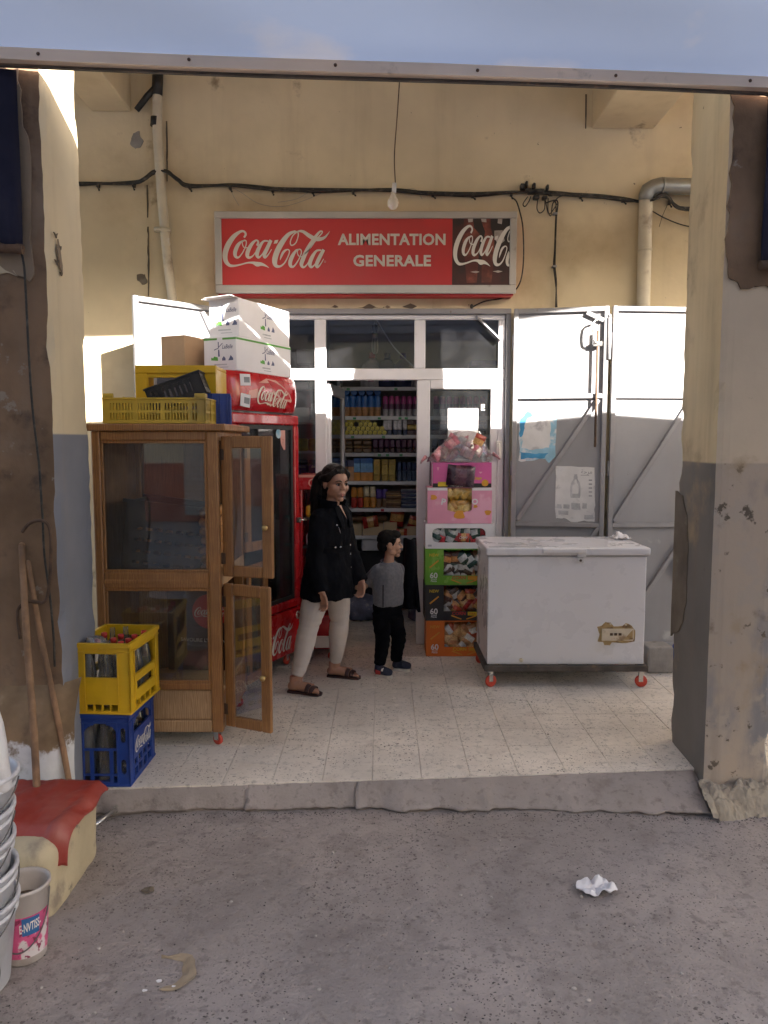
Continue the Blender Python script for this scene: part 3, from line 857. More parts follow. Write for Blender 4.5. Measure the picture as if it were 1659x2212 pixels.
def tarp(u, v):
    X = -6 + 15.5*u; Y = yf(X) - .10 - 4.5*v
    sag = .05*math.sin(v*PI*3)*(1-.4*math.cos(X*3.1)) + .012*noise.noise(Vector((X*1.8, Y*2, 0)))
    return (X, Y, 3.345 - drop(X) + .09*v + max(-.01, sag*min(1, v*9)) - .006)
mb = MB(); mb.sheet(tarp, 90, 60); put('sheet', mb, M['tarp'], can)
for v in (.24, .5, .76, .995):
    mb = MB(); mb.bar((-6, yf(-6)-.1-4.5*v, 3.335+.09*v), (2.0, yf(2.0)-.1-4.5*v, 3.335+.09*v), .035, .035); put('support_bar', mb, M['grey_bar'], can)
for X in (-5.8, 9.2):
    mb = MB(); mb.bar((X, yf(X)-4.5, ST), (X, yf(X)-4.5, 3.38 if X < 0 else 3.08), .05, .05); put('post', mb, M['grey_bar'], can)
# rolled navy side curtains of the next bays
def curtain(label, xa, xb, za, zb, slope):
    m_ = MB()
    def fn(u, v):
        X = xa + (xb-xa)*u
        return (X, yf(X) - .05 - .012*math.sin(X*26) - .02*noise.noise(Vector((X*6, v*2, 1))), za + slope*(u-.5) + (zb-za-slope*(u-.5))*v)
    m_.sheet(fn, 40, 16)
    t = thing('side_curtain', label, 'curtain')
    o = put('tarpaulin', m_, M['navy'], t)
    sm_ = o.modifiers.new('thickness', 'SOLIDIFY'); sm_.thickness = .006
    m2 = MB(); m2.tube([(xa-.0, yf(xa)-.055, za-slope*.5), (xb, yf(xb)-.055, za+slope*.5)], .022, 10); put('hem_pole', m2, M['rust'], t)
    return t
curtain('navy tarpaulin hanging beside the left pier with a rusty hem pole', -2.9, -1.572, 2.56, 3.275, -.06)
curtain('navy tarpaulin hanging on the street side of the right pier', 1.765, 2.12, 2.53, 3.275, .02)

# unseen sheet added behind the rail to shade the cartons on the fridge
mb = MB()
def fold(u, v):
    X = .10 + .80*u; top = 3.335 + .215*min(1, u*6, (1-u)*9)**.5
    return (X, yf(X) - .046 + .010*math.sin(u*23) + .006*noise.noise(Vector((u*9, v*3, 0))), 3.338 + (top-3.338)*v)
mb.sheet(fold, 40, 6); o = solo('sun_blocker_sheet', mb, M['navy'], 'unseen navy sheet added behind the canopy rail to shade the cartons', 'tarpaulin'); q = o.modifiers.new('t', 'SOLIDIFY'); q.thickness = .014
# unseen roll added under the front beam to keep sun off the upper shopfront
rb = thing('sun_blocker_roll', 'unseen roll added under the front beam to shade the upper shopfront', 'sun blocker')
mb = MB(); mb.tube([(.42, yf(.42)+.14, 3.965), (.75, yf(.75)+.14, 3.895), (1.15, yf(1.15)+.14, 3.88), (1.57, yf(1.57)+.14, 3.90)], [.05, .12, .135, .125], 14, 6); put('blocker_roll', mb, M['flake_cream'], rb)
for X in (.70, 1.40):
    mb = MB(); mb.tube([(X, yf(X)+.14, 3.74), (X, yf(X)+.02, 3.90), (X, yf(X)+.06, 4.028)], .006, 6, 3); put('tie', mb, M['cable'] , rb)
# ------------------------------------------------------------------ across the street (seen only as reflections)
M['opp'] = mat('cream_house_render', (.66,.59,.45), .85, .08, 1, .3, 10, world_pos=True, split=(1.2, .01, (.35,.10,.08)))
M['shutter'] = mat('grey_roller_shutter', (.42,.42,.41), .5, .05, 2)
opp = thing('house', 'cream house with grey roller shutters across the street', 'building', (0, -9.0, 0))
mb = MB(); mb.box((-26, -6, ST), (26, 0, 8.0)); put('house_wall', mb, M['opp'], opp)
for X in (-7.5, -3.2, 1.0, 5.2):
    mb = MB()
    for k in range(26): mb.box((X-1.3, .002, .02+k*.11), (X+1.3, .035, .02+k*.11+.098), .012)
    put('roller_shutter', mb, M['shutter'], opp)
# ------------------------------------------------------------------ shop front of white aluminium
sf = thing('shopfront', 'white aluminium shop window and doorway with dusty panes', 'shopfront')
FY0, FY1 = 6.31, 6.37
def alu(name, a, b, bev=.006): mb = MB(); mb.box(a, b, bev); return put(name, mb, M['white_alu'], sf)
# outer steel frame let into the wall
mb = MB(); mb.box((OX0+.001, 6.275, 2.712), (OX1-.001, 6.36, OZ-.002), .003)
mb.box((OX0+.001, 6.275, 0), (OX0+.035, 6.36, 2.711), .003); mb.box((OX1-.036, 6.275, 0), (OX1-.001, 6.36, 2.711), .003)
put('steel_frame', mb, M['grey_bar'], sf)
alu('head_rail', (-1.18, FY0, 2.672), (.98, FY1, 2.711))
TR0, TR1 = 2.190, 2.282
alu('transom', (-1.18, FY0-.004, TR0), (.98, FY1, TR1))
alu('mullion', (-.562, FY0, TR1+.001), (-.470, FY1, 2.671)); alu('mullion', (.245, FY0, TR1+.001), (.335, FY1, 2.671))
alu('mullion', (-1.18, FY0, .0), (-1.12, FY1, TR0-.001)); alu('mullion', (-1.18, FY0, TR1+.001), (-1.12, FY1, 2.671))
alu('mullion', (.925, FY0, .0), (.98, FY1, TR0-.001)); alu('mullion', (.925, FY0, TR1+.001), (.98, FY1, 2.671))
alu('mullion', (-.562, FY0-.003, 0), (-.470, FY1, TR0-.001))
alu('bottom_rail', (-1.119, FY0, .0), (-.563, FY1, .55))
# fixed right-hand door leaf with a glazed upper half
alu('door_stile', (.268, FY0-.005, .0), (.374, FY1-.01, TR0-.002)); alu('door_stile', (.868, FY0-.005, 0), (.924, FY1-.01, TR0-.002))
alu('door_rail', (.375, FY0-.005, 2.118), (.867, FY1-.01, TR0-.002)); alu('door_rail', (.375, FY0-.005, .85), (.867, FY1-.01, .98)); alu('door_panel', (.375, FY0, .0), (.867, FY1-.02, .849))
def pane(a, b):
    mb = MB(); mb.box((a[0], 6.338, a[1]), (b[0], 6.343, b[1])); return put('pane', mb, M['glass'], sf)
pane((-1.118, TR1+.002), (-.563, 2.670)); pane((-.469, TR1+.002), (.244, 2.670)); pane((.336, TR1+.002), (.924, 2.670))
pane((-1.118, .551), (-.563, TR0-.002)); pane((.375, .981), (.867, 2.117))
# diagonal brace and lock of the right door
mb = MB(); p0 = W(1028, 683, 6.29); p1 = W(1082, 735, 6.29); mb.bar(p0, p1, .012, .045, (0, -1, 0)); put('brace', mb, M['grey_bar'], sf)
mb = MB()
p = W(1077, 972, 6.285); mb.box((p.x-.02, 6.262, p.z-.075), (p.x+.02, 6.302, p.z+.075), .006)
mb.tube([(p.x-.005, 6.262, p.z+.05), (p.x-.005, 6.225, p.z+.05), (p.x-.005, 6.225, p.z-.03), (p.x-.005, 6.262, p.z-.03)], .008, 8)
put('handle', mb, M['print_white'], sf)
# open inner leaf
leaf = thing('shop_door', 'white glazed door leaf standing open into the shop', 'door', (-.462, 6.375, 0), R(84))
mb = MB()
mb.box((0, -.02, .02), (.07, .02, 2.17), .005); mb.box((.72, -.02, .02), (.79, .02, 2.17), .005)
mb.box((.071, -.02, 2.08), (.719, .02, 2.17), .005); mb.box((.071, -.02, .02), (.719, .02, .62), .005)
put('door_frame', mb, M['white_alu'], leaf)
mb = MB(); mb.box((.071, -.003, .621), (.719, .003, 2.079)); put('pane', mb, M['glass'], leaf)
mb = MB(); mb.box((.73, .02, 1.0), (.765, .05, 1.18), .006); put('handle', mb, M['steel'], leaf)
# paper taped inside the fixed door
mb = MB(); a = W(968, 882, 6.33); b = W(1032, 965, 6.33)
mb.box((a.x, 6.3325, b.z), (b.x, 6.3345, a.z)); solo('paper_notice', mb, M['carton_white'], 'blank white sheet of paper stuck on the glazed door above the pink boxes', 'notice')
mb = MB(); a = W(1041, 880, 6.33); add_text(mb, 'E', .07, (a.x+.01, 6.3365, a.z), height=.05, bold=.02)
solo('window_letter', mb, M['print_white'], 'white letter E stuck on the door glass beside the paper notice', 'lettering')

# ------------------------------------------------------------------ folding grey steel doors
def steel_leaf(label, hinge, end, h=2.74, braces=(), side=-1, upper=2.02, lower=1.0, extras=True):
    h0 = Vector((hinge[0], hinge[1], 0)); e = Vector((end[0], end[1], 0))
    L = (e-h0).length; ang = math.atan2(e.y-h0.y, e.x-h0.x)
    t = thing('metal_door', label, 'metal door', (hinge[0], hinge[1], .03), ang, None)
    s = side                                       # the side the frame bars stand on (local y)
    m_ = MB(); m_.box((.004, -.001, 0), (L-.004, .0015, h-.03)); put('sheet', m_, M['grey_metal'], t)
    def b(name, p, q, w=.036, d=.03):
        m2 = MB(); P = Vector((p[0], s*(d/2+.002), p[1])); Q = Vector((q[0], s*(d/2+.002), q[1]))
        m2.bar(P, Q, d, w, (0, 0, 1) if abs(p[1]-q[1]) < abs(p[0]-q[0]) else (1, 0, 0), .003); return put(name, m2, M['grey_bar'], t)
    b('frame_bar', (.019, .0), (.019, h-.03)); b('frame_bar', (L-.019, 0), (L-.019, h-.03))
    for z in (h-.05, upper, lower, .02): b('frame_bar', (.038, z), (L-.038, z))
    for p, q in braces: b('brace', p, q, .034, .028)
    for z in (.35, 1.45, 2.45):
        m2 = MB(); m2.tube([(0, s*.012, z-.06), (0, s*.012, z+.06)], .011, 8); put('hinge', m2, M['grey_bar'], t)
    return t, L
l1, L1 = steel_leaf('grey steel door leaf with a bolt rod and two posters, next to the shop window', (1.035, 6.24), (1.752, 6.10),
    braces=(((.665, 1.99), (.05, 1.03)), ((.69, .98), (.08, .05)), ((.56, 2.665), (.69, 2.60))))
l2, L2 = steel_leaf('grey steel door leaf half hidden by the right pier', (1.775, 6.10), (2.50, 6.16),
    braces=(((.64, 1.97), (.05, 1.03)), ((.69, .98), (.08, .05))))
l3, L3 = steel_leaf('sunlit grey steel door leaf folded out on the left behind the crates', (-1.235, 6.23), (-1.817, 5.65), side=1,
    braces=(((.05, 1.97), (.70, 1.03)), ((.06, 2.30), (.25, 2.66))))
# bolt rod on the first leaf
mb = MB(); mb.tube([(L1-.085, -.045, 1.62), (L1-.085, -.045, 2.52)], .009, 8); put('bolt_rod', mb, M['rust'], l1)
mb = MB(); mb.box((L1-.12, -.055, 2.40), (L1-.05, -.032, 2.44), .004); mb.tube([(L1-.085, -.05, 2.42), (L1-.12, -.075, 2.45), (L1-.12, -.075, 2.58), (L1-.085, -.05, 2.60)], .008, 8, 3); put('bolt_handle', mb, M['steel'], l1)
mb = MB(); mb.tube([(L1+.003, -.03, 2.30), (L1+.003, -.03, 2.62)], .016, 10); mb.tube([(L1+.003, -.03, 2.62), (L1+.003, -.03, 2.645)], .011, 10); put('hinge_pin', mb, M['grey_bar'], l1)
mb = MB(); mb.box((.004, -.03, .55), (.012, .03, .78), .003); mb.box((.0, -.05, .6), (.02, -.03, .7), .003); put('hasp', mb, M['rust'], l2, (L2-.155, 0, 0))

# posters on the first leaf: local frame of the leaf (x along it, -y towards the street)
def on_leaf(x, y):
    p = W(x, y, 6.17); d = 6.17
    # march to the plane of the leaf
    ca, sa = math.cos(l1.rotation_euler.z), math.sin(l1.rotation_euler.z)
    for _ in range(6):
        p = W(x, y, d); lx = (p.x-1.035)*ca + (p.y-6.24)*sa; d = 6.24 + lx*sa
    return lx, p.z-.03
def ragged(pts, seed, jag=.010, n=5):
    P = []
    for i, p in enumerate(pts):
        a = Vector((p[0], 0, p[1])); q = pts[(i+1) % len(pts)]; b = Vector((q[0], 0, q[1]))
        for s in range(n):
            w = a.lerp(b, s/n); d = (b-a).normalized()
            P.append(w + Vector((-d.z, 0, d.x))*jag*noise.noise(w*21 + Vector((seed, 0, 0))))
    return P
def paper(mb, pts, y, seed, jag=.008):
    P = ragged([on_leaf(*p) for p in pts], seed, jag)
    A = [mb.vert((p.x, y, p.z)) for p in P]; B = [mb.vert((p.x, y+.0012, p.z)) for p in P]
    mb.face(A)
    for k in range(len(P)): mb.face((A[k], B[k], B[(k+1)%len(P)], A[(k+1)%len(P)]))
M['poster_white'] = mat('weathered_poster_paper', (.60,.60,.60), .7, .07, 7, .2, 40, spots=[((.42,.42,.44), 8, .60, .06)])
M['poster_blue'] = mat('washed_out_blue_poster', (.26,.47,.60), .7, .15, 7, .2, 40, spots=[((.62,.63,.64), 6, .52, .05)])
M['poster_cyan'] = mat('blue_poster_ink', (.06,.28,.50), .7, .2, 9)
M['print_grey'] = mat('faded_grey_print', (.23,.24,.26), .7, .2, 12)
M['print_grey2'] = mat('pale_grey_print', (.40,.41,.43), .7, .2, 12)
M['print_black'] = mat('black_print', (.03,.028,.03), .6, .1, 9)
ROT1 = (0, 0, l1.rotation_euler.z); LOC1 = (1.035, 6.24, .03)
pst = thing('poster', 'torn blue and white poster pasted on the grey steel door', 'poster', LOC1, ROT1[2])
mb = MB(); paper(mb, [(1121,872),(1203,874),(1199,985),(1186,1000),(1178,990),(1160,993),(1140,996),(1122,995)], -.0042, 3, .012); put('sheet', mb, M['poster_blue'], pst)
mb = MB(); paper(mb, [(1128,890),(1186,884),(1190,930),(1186,966),(1150,972),(1128,968)], -.0058, 7, .02); put('pale_print', mb, M['poster_white'], pst)
mb = MB(); paper(mb, [(1124,905),(1136,893),(1146,890),(1150,899),(1136,908),(1134,925),(1124,945)], -.0072, 9, .02)
paper(mb, [(1124,976),(1160,981),(1185,978),(1176,990),(1150,989),(1126,992)], -.0072, 5, .014); put('ink_blot', mb, M['poster_cyan'], pst)['kind'] = 'stuff'
p2 = thing('poster', 'white poster of a bottle with Arabic writing on the grey steel door', 'poster', LOC1, ROT1[2])
mb = MB(); paper(mb, [(1200,1006),(1284,1010),(1285,1082),(1284,1128),(1262,1124),(1240,1131),(1218,1118),(1200,1120)], -.0042, 11, .008); put('sheet', mb, M['poster_white'], p2)
# bottle drawn on the poster
mb = MB()
cx, cz = on_leaf(1243, 1050); hgt = .19
prof = [(.0,.5),(.10,.5),(.10,.42),(.13,.40),(.13,.30),(.28,.14),(.34,-.02),(.34,-.40),(.30,-.5),(0,-.5)]
bt = [(cx + r_*hgt*.62, cz + q*hgt) for r_, q in prof] + [(cx - r_*hgt*.62, cz + q*hgt) for r_, q in prof[::-1]]
ids = [mb.vert((x, -.0058, z)) for x, z in bt]; mb.face(ids); put('bottle_print', mb, M['print_grey2'], p2)
mb = MB()
bt2 = [(cx + (x-cx)*.62, cz-.02*hgt + (z-cz)*.60) for x, z in bt]
ids = [mb.vert((x, -.0068, z)) for x, z in bt2]; mb.face(ids); put('bottle_print', mb, M['poster_white'], p2)
mb = MB()
ax, az = on_leaf(1267, 1020); add_text(mb, '\uFE94\uFEA3\uFEAE\uFEE3', .05, (ax, -.0062, az), width=.085, bold=.004)
mb.box((ax-.045, -.0068, az-.026), (ax+.02, -.0062, az-.022))
for k in range(5):
    q, z = on_leaf(1275, 1037+k*8.5); mb.box((q-.012, -.0062, z-.005), (q+.014, -.0056, z+.004))
put('lettering', mb, M['print_grey'], p2)['kind'] = 'stuff'
mb = MB()
for k, (a, b, c, d) in enumerate(((1203,1088,1213,1098),(1217,1089,1230,1099),(1234,1086,1254,1101),(1258,1086,1268,1099),(1262,1112,1282,1122),(1206,1103,1228,1113))):
    paper(mb, [(a,b),(c,b+1),(c,d),(a,d-1)], -.0058, k, .006)
put('small_print', mb, M['print_grey2'], p2)['kind'] = 'stuff'

# ------------------------------------------------------------------ the lit-box sign
SY = 6.14
def SP(x, y, l=0.0): p = W(x, y, SY); return Vector((p.x, SY - l, p.z))
a = SP(463, 457); b = SP(1114, 634)
sg = thing('shop_sign', 'long red sign box with white drinks script and ALIMENTATION GENERALE', 'sign', (0, 0, 0))
X0, X1, Z1, Z0 = a.x, b.x, a.z, b.z
fw = .052
mb = MB()
for (p, q) in (((X0, Z1-fw), (X1, Z1)), ((X0, Z0), (X1, Z0+fw+.012))): mb.box((p[0], SY-.012, p[1]), (q[0], SY+.02, q[1]), .004)
for (p, q) in (((X0, Z0+fw+.0125), (X0+fw, Z1-fw-.0005)), ((X1-fw, Z0+fw+.0125), (X1, Z1-fw-.0005))): mb.box((p[0], SY-.0118, p[1]), (q[0], SY+.02, q[1]), .004)
M['sign_frame'] = mat('dull_aluminium_frame', (.46,.43,.40), .42, .08, 3, .1, 20, metal=.35, spots=[((.22,.18,.15), 4, .68, .06)])
put('frame', mb, M['sign_frame'], sg)
mb = MB(); mb.box((X0+.015, SY+.021, Z0-.012), (X1-.015, YW-.002, Z1-.004), .003); put('box', mb, M['red_print'], sg)
FX0, FX1, FZ0, FZ1 = X0+fw, X1-fw, Z0+fw+.0125, Z1-fw
xs_ = SP(977, 540).x
mb = MB(); mb.box((FX0, SY+.004, FZ0), (xs_, SY+.02, FZ1)); put('red_face', mb, M['red_print'], sg)
M['cola_dark'] = mat('dark_bottle_print', (.018,.012,.011), .4, .3, 5, spots=[((.07,.016,.012), 2.2, .52, .1)])
M['cola_red'] = mat('amber_bottle_print', (.22,.055,.035), .4, .5, 9, spots=[((.10,.02,.015), 7, .5, .1)])
M['print_pale'] = mat('pale_highlight_print', (.42,.36,.33), .4, .3, 12)
mb = MB(); mb.box((xs_+.0005, SY+.004, FZ0), (FX1, SY+.02, FZ1)); put('bottle_face', mb, M['cola_dark'], sg)
mb = MB()
def poly(mb, pts, l): mb.face([mb.vert(SP(x, y, l)) for x, y in pts])
poly(mb, [(1003,468),(1022,466),(1024,492),(1036,505),(1035,540),(1030,610),(1008,611),(1004,560),(999,520)], -.0030)
poly(mb, [(1036,467),(1060,467),(1060,490),(1068,520),(1066,560),(1062,610),(1040,610),(1041,545),(1048,500)], -.0030)
put('bottle_print', mb, M['cola_red'], sg)['kind'] = 'stuff'
mb = MB()
poly(mb, [(1010,468),(1022,468),(1021,479),(1012,480)], -.0022); poly(mb, [(1038,467),(1050,467),(1051,480),(1041,479)], -.0022)
poly(mb, [(1076,468),(1086,469),(1084,484),(1075,482)], -.0022); poly(mb, [(1068,498),(1086,497),(1090,520),(1078,530),(1068,515)], -.0022)
poly(mb, [(1016,587),(1028,585),(1036,587),(1028,590)], -.0022); poly(mb, [(1064,586),(1076,584),(1086,586),(1076,589)], -.0022)
put('highlight_print', mb, M['print_pale'], sg)['kind'] = 'stuff'
M['sign_white'] = mat('aged_white_vinyl', (.60,.55,.49), .5, .04, 4)
p = SP(480, 573); sc = SP(713, 573).x - p.x
mb = MB(); add_script(mb, lambda x, y, l: Vector((p.x + x*sc, SY+.0035-l, p.z + y*sc*1.06 - .02))); put('script_lettering', mb, M['sign_white'], sg)
mb = MB(); mb.lathe([(.0075,0),(.0075,.0006),(.0052,.0006),(.0052,0)], n=14, cap=False, M=Matrix.Translation(SP(702, 565, -.003)) @ Matrix.Rotation(R(90), 4, 'X'))
put('trademark_ring', mb, M['print_pale'], sg)
mb = MB()
c = SP(846, 517); add_text(mb, 'ALIMENTATION', .1, (c.x, SY+.002, c.z), width=SP(962,517).x-SP(729,517).x, height=.088, bold=.034, spacing=1.05)
c = SP(847, 563); add_text(mb, 'GENERALE', .1, (c.x, SY+.002, c.z), width=SP(931,563).x-SP(763,563).x, height=.088, bold=.034, spacing=1.05)
put('block_lettering', mb, M['sign_white'], sg)
p3 = SP(978, 572); sc3 = sc*.80
cut = 110 + 1165*((FX1 - .001 - p3.x)/(sc3))
mb = MB(); add_script(mb, lambda x, y, l: Vector((p3.x + x*sc3, SY+.0012-l, p3.z + y*sc3*1.45 - .012)), upto=cut, step=.0002); put('script_lettering', mb, M['print_white'], sg, label='second script cut off at the frame')

# ------------------------------------------------------------------ wires and pipes on the wall
def WP(x, y, off=.03): p = W(x, y, YW-off); return p
cb = thing('cable_bundle', 'black electric cable bundle clipped along the wall above the red sign', 'cable')
main = [(-500,392),(-180,398),(60,395),(140,396),(210,397),(285,397),(312,386),(330,372),(350,370),(366,375),(385,388),(410,401),(500,402),(590,408),(680,410),(760,411),(850,413),(930,417),(1020,419),(1120,416),(1200,419),(1290,423),(1350,430),(1385,437),(1410,430),(1432,421),(1445,428),(1458,446),(1475,450),(1515,450),(1800,446),(2150,452)]
for k, (dy, off, r) in enumerate(((0, .022, .011), (4.5, .020, .009), (2, .036, .009))):
    mb = MB(); pts = []
    for i, (x, y) in enumerate(main):
        extra = .055 if 312 <= x <= 390 else (.08 if x > 1385 else 0)
        pts.append(WP(x, y + dy*math.cos(i*1.7 + k) + (k-1)*1.2, off + extra + .004*math.sin(i*2.3+k)))
    mb.tube(pts, r, 8, 5); put('cable', mb, M['cable'], cb)
clips = [(213,400),(290,399),(410,403),(497,404),(590,410),(676,412),(762,413),(934,419),(1020,421),(1105,418),(1255,423),(1345,431),(1447,436)]
for (x, y) in clips:
    p = WP(x, y, .018); mb = MB()
    mb.box((-.010, -.022, -.022), (.010, .016, .016), .003); mb.tube([(-.004, -.012, -.018), (.012, -.016, -.038)], .005, 6); mb.ball((.014, -.016, -.04), .008, 8, 6)
    put('cable_clip', mb, M['cable'], cb, p, (0, random.uniform(-.25, .25), 0))
mb = MB()
random.seed(11)
for (x, y, w_, h_) in ((1128,404,9,9),(1139,412,14,6),(1137,399,5,10),(1153,403,6,10),(1163,414,22,7),(1158,427,12,7),(1182,406,5,9),(1176,428,10,6),(1190,420,10,4),(1150,415,20,6)):
    p = WP(x, y, .035); s = .0038
    mb.box((p.x-w_*s*.5, p.y-.03, p.z-h_*s*.6), (p.x+w_*s*.5, p.y+.025, p.z+h_*s*.6), .006)
put('junction', mb, M['cable'], cb)
for pts in ([(1140,425),(1130,440),(1134,446),(1142,436),(1147,424)], [(1162,430),(1160,450),(1166,460),(1176,452),(1177,432)], [(1184,428),(1184,455),(1190,466),(1194,440),(1204,432)], [(1178,430),(1186,462),(1204,440)], [(1196,437),(1210,424),(1235,422)]):
    mb = MB(); mb.tube([WP(x, y, .05) for x, y in pts], .0042, 6, 5); put('loose_wire', mb, M['cable'], cb)
mb = MB(); mb.tube([WP(x, y, .03) for x, y in ((1195,436),(1201,440),(1200,480),(1198,540),(1196,575),(1201,620),(1203,664))], .0055, 8, 5); put('drop_cable', mb, M['cable'], cb)
mb = MB(); mb.tube([WP(x, y, .035) for x, y in ((1180,438),(1204,434),(1202,470),(1200,530),(1199,575),(1202,610),(1200,664))], .0055, 8, 5); put('drop_cable', mb, M['cable'], cb)
for (x, y) in ((1199,462),(1197,576)):
    p = WP(x, y, .03); mb = MB(); mb.box((p.x-.016, p.y-.02, p.z-.008), (p.x+.016, p.y+.028, p.z+.008), .002); put('cable_strap', mb, M['grey_bar'], cb)
mb = MB(); mb.tube([WP(1105,427,.03), WP(1116,436,.04), WP(1126,470,.06), W(1130,500,6.12), W(1131,560,6.13), W(1125,605,6.14), WP(1110,630,.05), WP(1085,644,.03), WP(1050,650,.02), WP(1030,658,.02), WP(1020,664,.02)], .0055, 8, 5); put('drop_cable', mb, M['cable'], cb)
mb = MB(); p = WP(1019,662,.02); mb.ball(p, (.014,.012,.02), 8, 6); put('cable_clip', mb, M['cable'], cb)
mb = MB(); mb.tube([WP(x, y, .03) for x, y in ((1385,438),(1400,450),(1430,468),(1465,483),(1495,490),(1520,488),(1600,470),(1680,450))], .0045, 6, 5); put('loose_wire', mb, M['cable'], cb)
mb = MB(); mb.tube([WP(x, y, .03) for x, y in ((1444,438),(1432,464),(1424,490))], .0022, 5, 3); put('loose_wire', mb, M['cable'], cb)
for pts in ([(500,405),(520,415),(560,440),(610,446),(660,432),(700,414)], [(668,414),(640,430),(600,437)], [(498,408),(505,425),(516,444)], [(862,414),(895,408),(912,430)]):
    mb = MB(); mb.tube([WP(x, y, .012) for x, y in pts], .0016, 5, 5); put('loose_wire', mb, M['grey_bar'], cb)

pp = thing('drain_pipe', 'painted drain pipe running down the wall left of the sign, black tape at its top', 'pipe')
pts = [WP(340, 120, .07), WP(340, 262, .07), WP(341, 300, .07), WP(350, 430, .07), WP(362, 560, .07), WP(374, 660, .07), WP(382, 760, .07)]
mb = MB(); mb.tube(pts, .037, 16, 4); put('pipe', mb, M['pipe'], pp)
mb = MB(); mb.tube([WP(341,160,.07), WP(339,207,.07)], .041, 16); put('tape_wrap', mb, M['black'], pp)
mb = MB(); mb.tube([WP(337,254,.07), WP(336,273,.07)], .040, 16); put('tape_wrap', mb, M['black'], pp)
mb = MB(); mb.tube([WP(336,190,.08), WP(318,208,.09), WP(295,238,.07)], [.026,.024,.022], 12); put('branch', mb, M['black'], pp)
for y, x in ((498, 357), (497, 345)):
    mb = MB(); q = WP(x, y, .07); mb.tube([WP(x, y-4, .07), WP(x, y+4, .07)], .044, 16); put('pipe_collar', mb, M['pipe'], pp)
p5 = thing('drain_pipe', 'painted plastic pipe on the wall above the grey steel doors', 'pipe')
mb = MB(); mb.tube([WP(1395,425,.06), WP(1394,480,.06), WP(1392,560,.06), WP(1390,640,.06), WP(1389,700,.06)], .052, 18, 3); put('pipe', mb, M['pipe'], p5)
mb = MB(); mb.tube([WP(1393,538,.06), WP(1393,543,.06)], .055, 18); put('pipe_collar', mb, M['pipe'], p5)
dq = thing('duct', 'dented zinc duct elbow beside the right pier', 'duct')
mb = MB(); mb.tube([WP(1395,432,.07), WP(1400,412,.08), WP(1424,402,.09), WP(1450,402,.09), WP(1560,404,.09), WP(2150,408,.09)], [.056,.062,.062,.062,.062,.062], 14, 2); put('duct', mb, M['zinc'], dq)
mb = MB(); mb.tube([WP(1428,402,.09), WP(1432,402,.09)], .067, 14); put('duct_seam', mb, M['zinc'], dq)
# bare bulb in front of the sign
bl = thing('hanging_bulb', 'bare white light bulb hanging on a thin cord before the sign', 'light bulb')
mb = MB(); mb.tube([W(863,176,5.95), W(858,250,5.95), W(852,335,5.95), W(854,395,5.95)], .0045, 6, 6); put('cord', mb, M['rust'], bl)
mb = MB(); mb.tube([W(852,396,5.95), W(851,417,5.95)], .017, 12); put('socket', mb, M['plastic_white'], bl)
M['bulb'] = mat('unlit_milky_bulb', (.72,.66,.58), .25, .02, 5, subsurf=.2)
c = W(849, 436, 5.95)
mb = MB(); mb.lathe([(.001,-.058),(.022,-.052),(.038,-.032),(.042,-.008),(.036,.016),(.024,.036),(.017,.052),(.016,.07)], c, 18); put('bulb', mb, M['bulb'], bl)
# bulb and cord inside
b2 = thing('hanging_bulb', 'energy saving bulb hanging behind the transom window inside the shop', 'light bulb')
mb = MB(); mb.tube([W(809,668,7.0), W(810,705,7.0)], .006, 6); put('cord', mb, M['cable'], b2)
mb = MB(); mb.tube([W(810,703,7.0), W(810,720,7.0)], .024, 12); put('socket', mb, M['black'], b2)
mb = MB(); mb.tube([W(810,720,7.0), W(810,731,7.0)], .03, 12)
for k in range(4):
    c = W(810, 731, 7.0); a_ = k*PI/2; dx, dy = .02*math.cos(a_), .02*math.sin(a_)
    mb.tube([c + Vector((dx, dy, 0)), c + Vector((dx*1.3, dy*1.3, -.07)), c + Vector((dx*.9, dy*.9, -.125)), c + Vector((dx*-.3, dy*1.2, -.125)), c + Vector((dx*-.2, dy*1.4, -.02))], .0065, 6, 3)
put('bulb', mb, M['bulb'], b2)
mb = MB(); mb.tube([W(800,672,6.95), W(820,700,6.95), W(845,742,6.95), W(870,770,6.95), W(900,798,6.95)], .0065, 8, 4); solo('wire', mb, M['plastic_white'], 'white electric cable slanting down behind the shop window', 'wire')
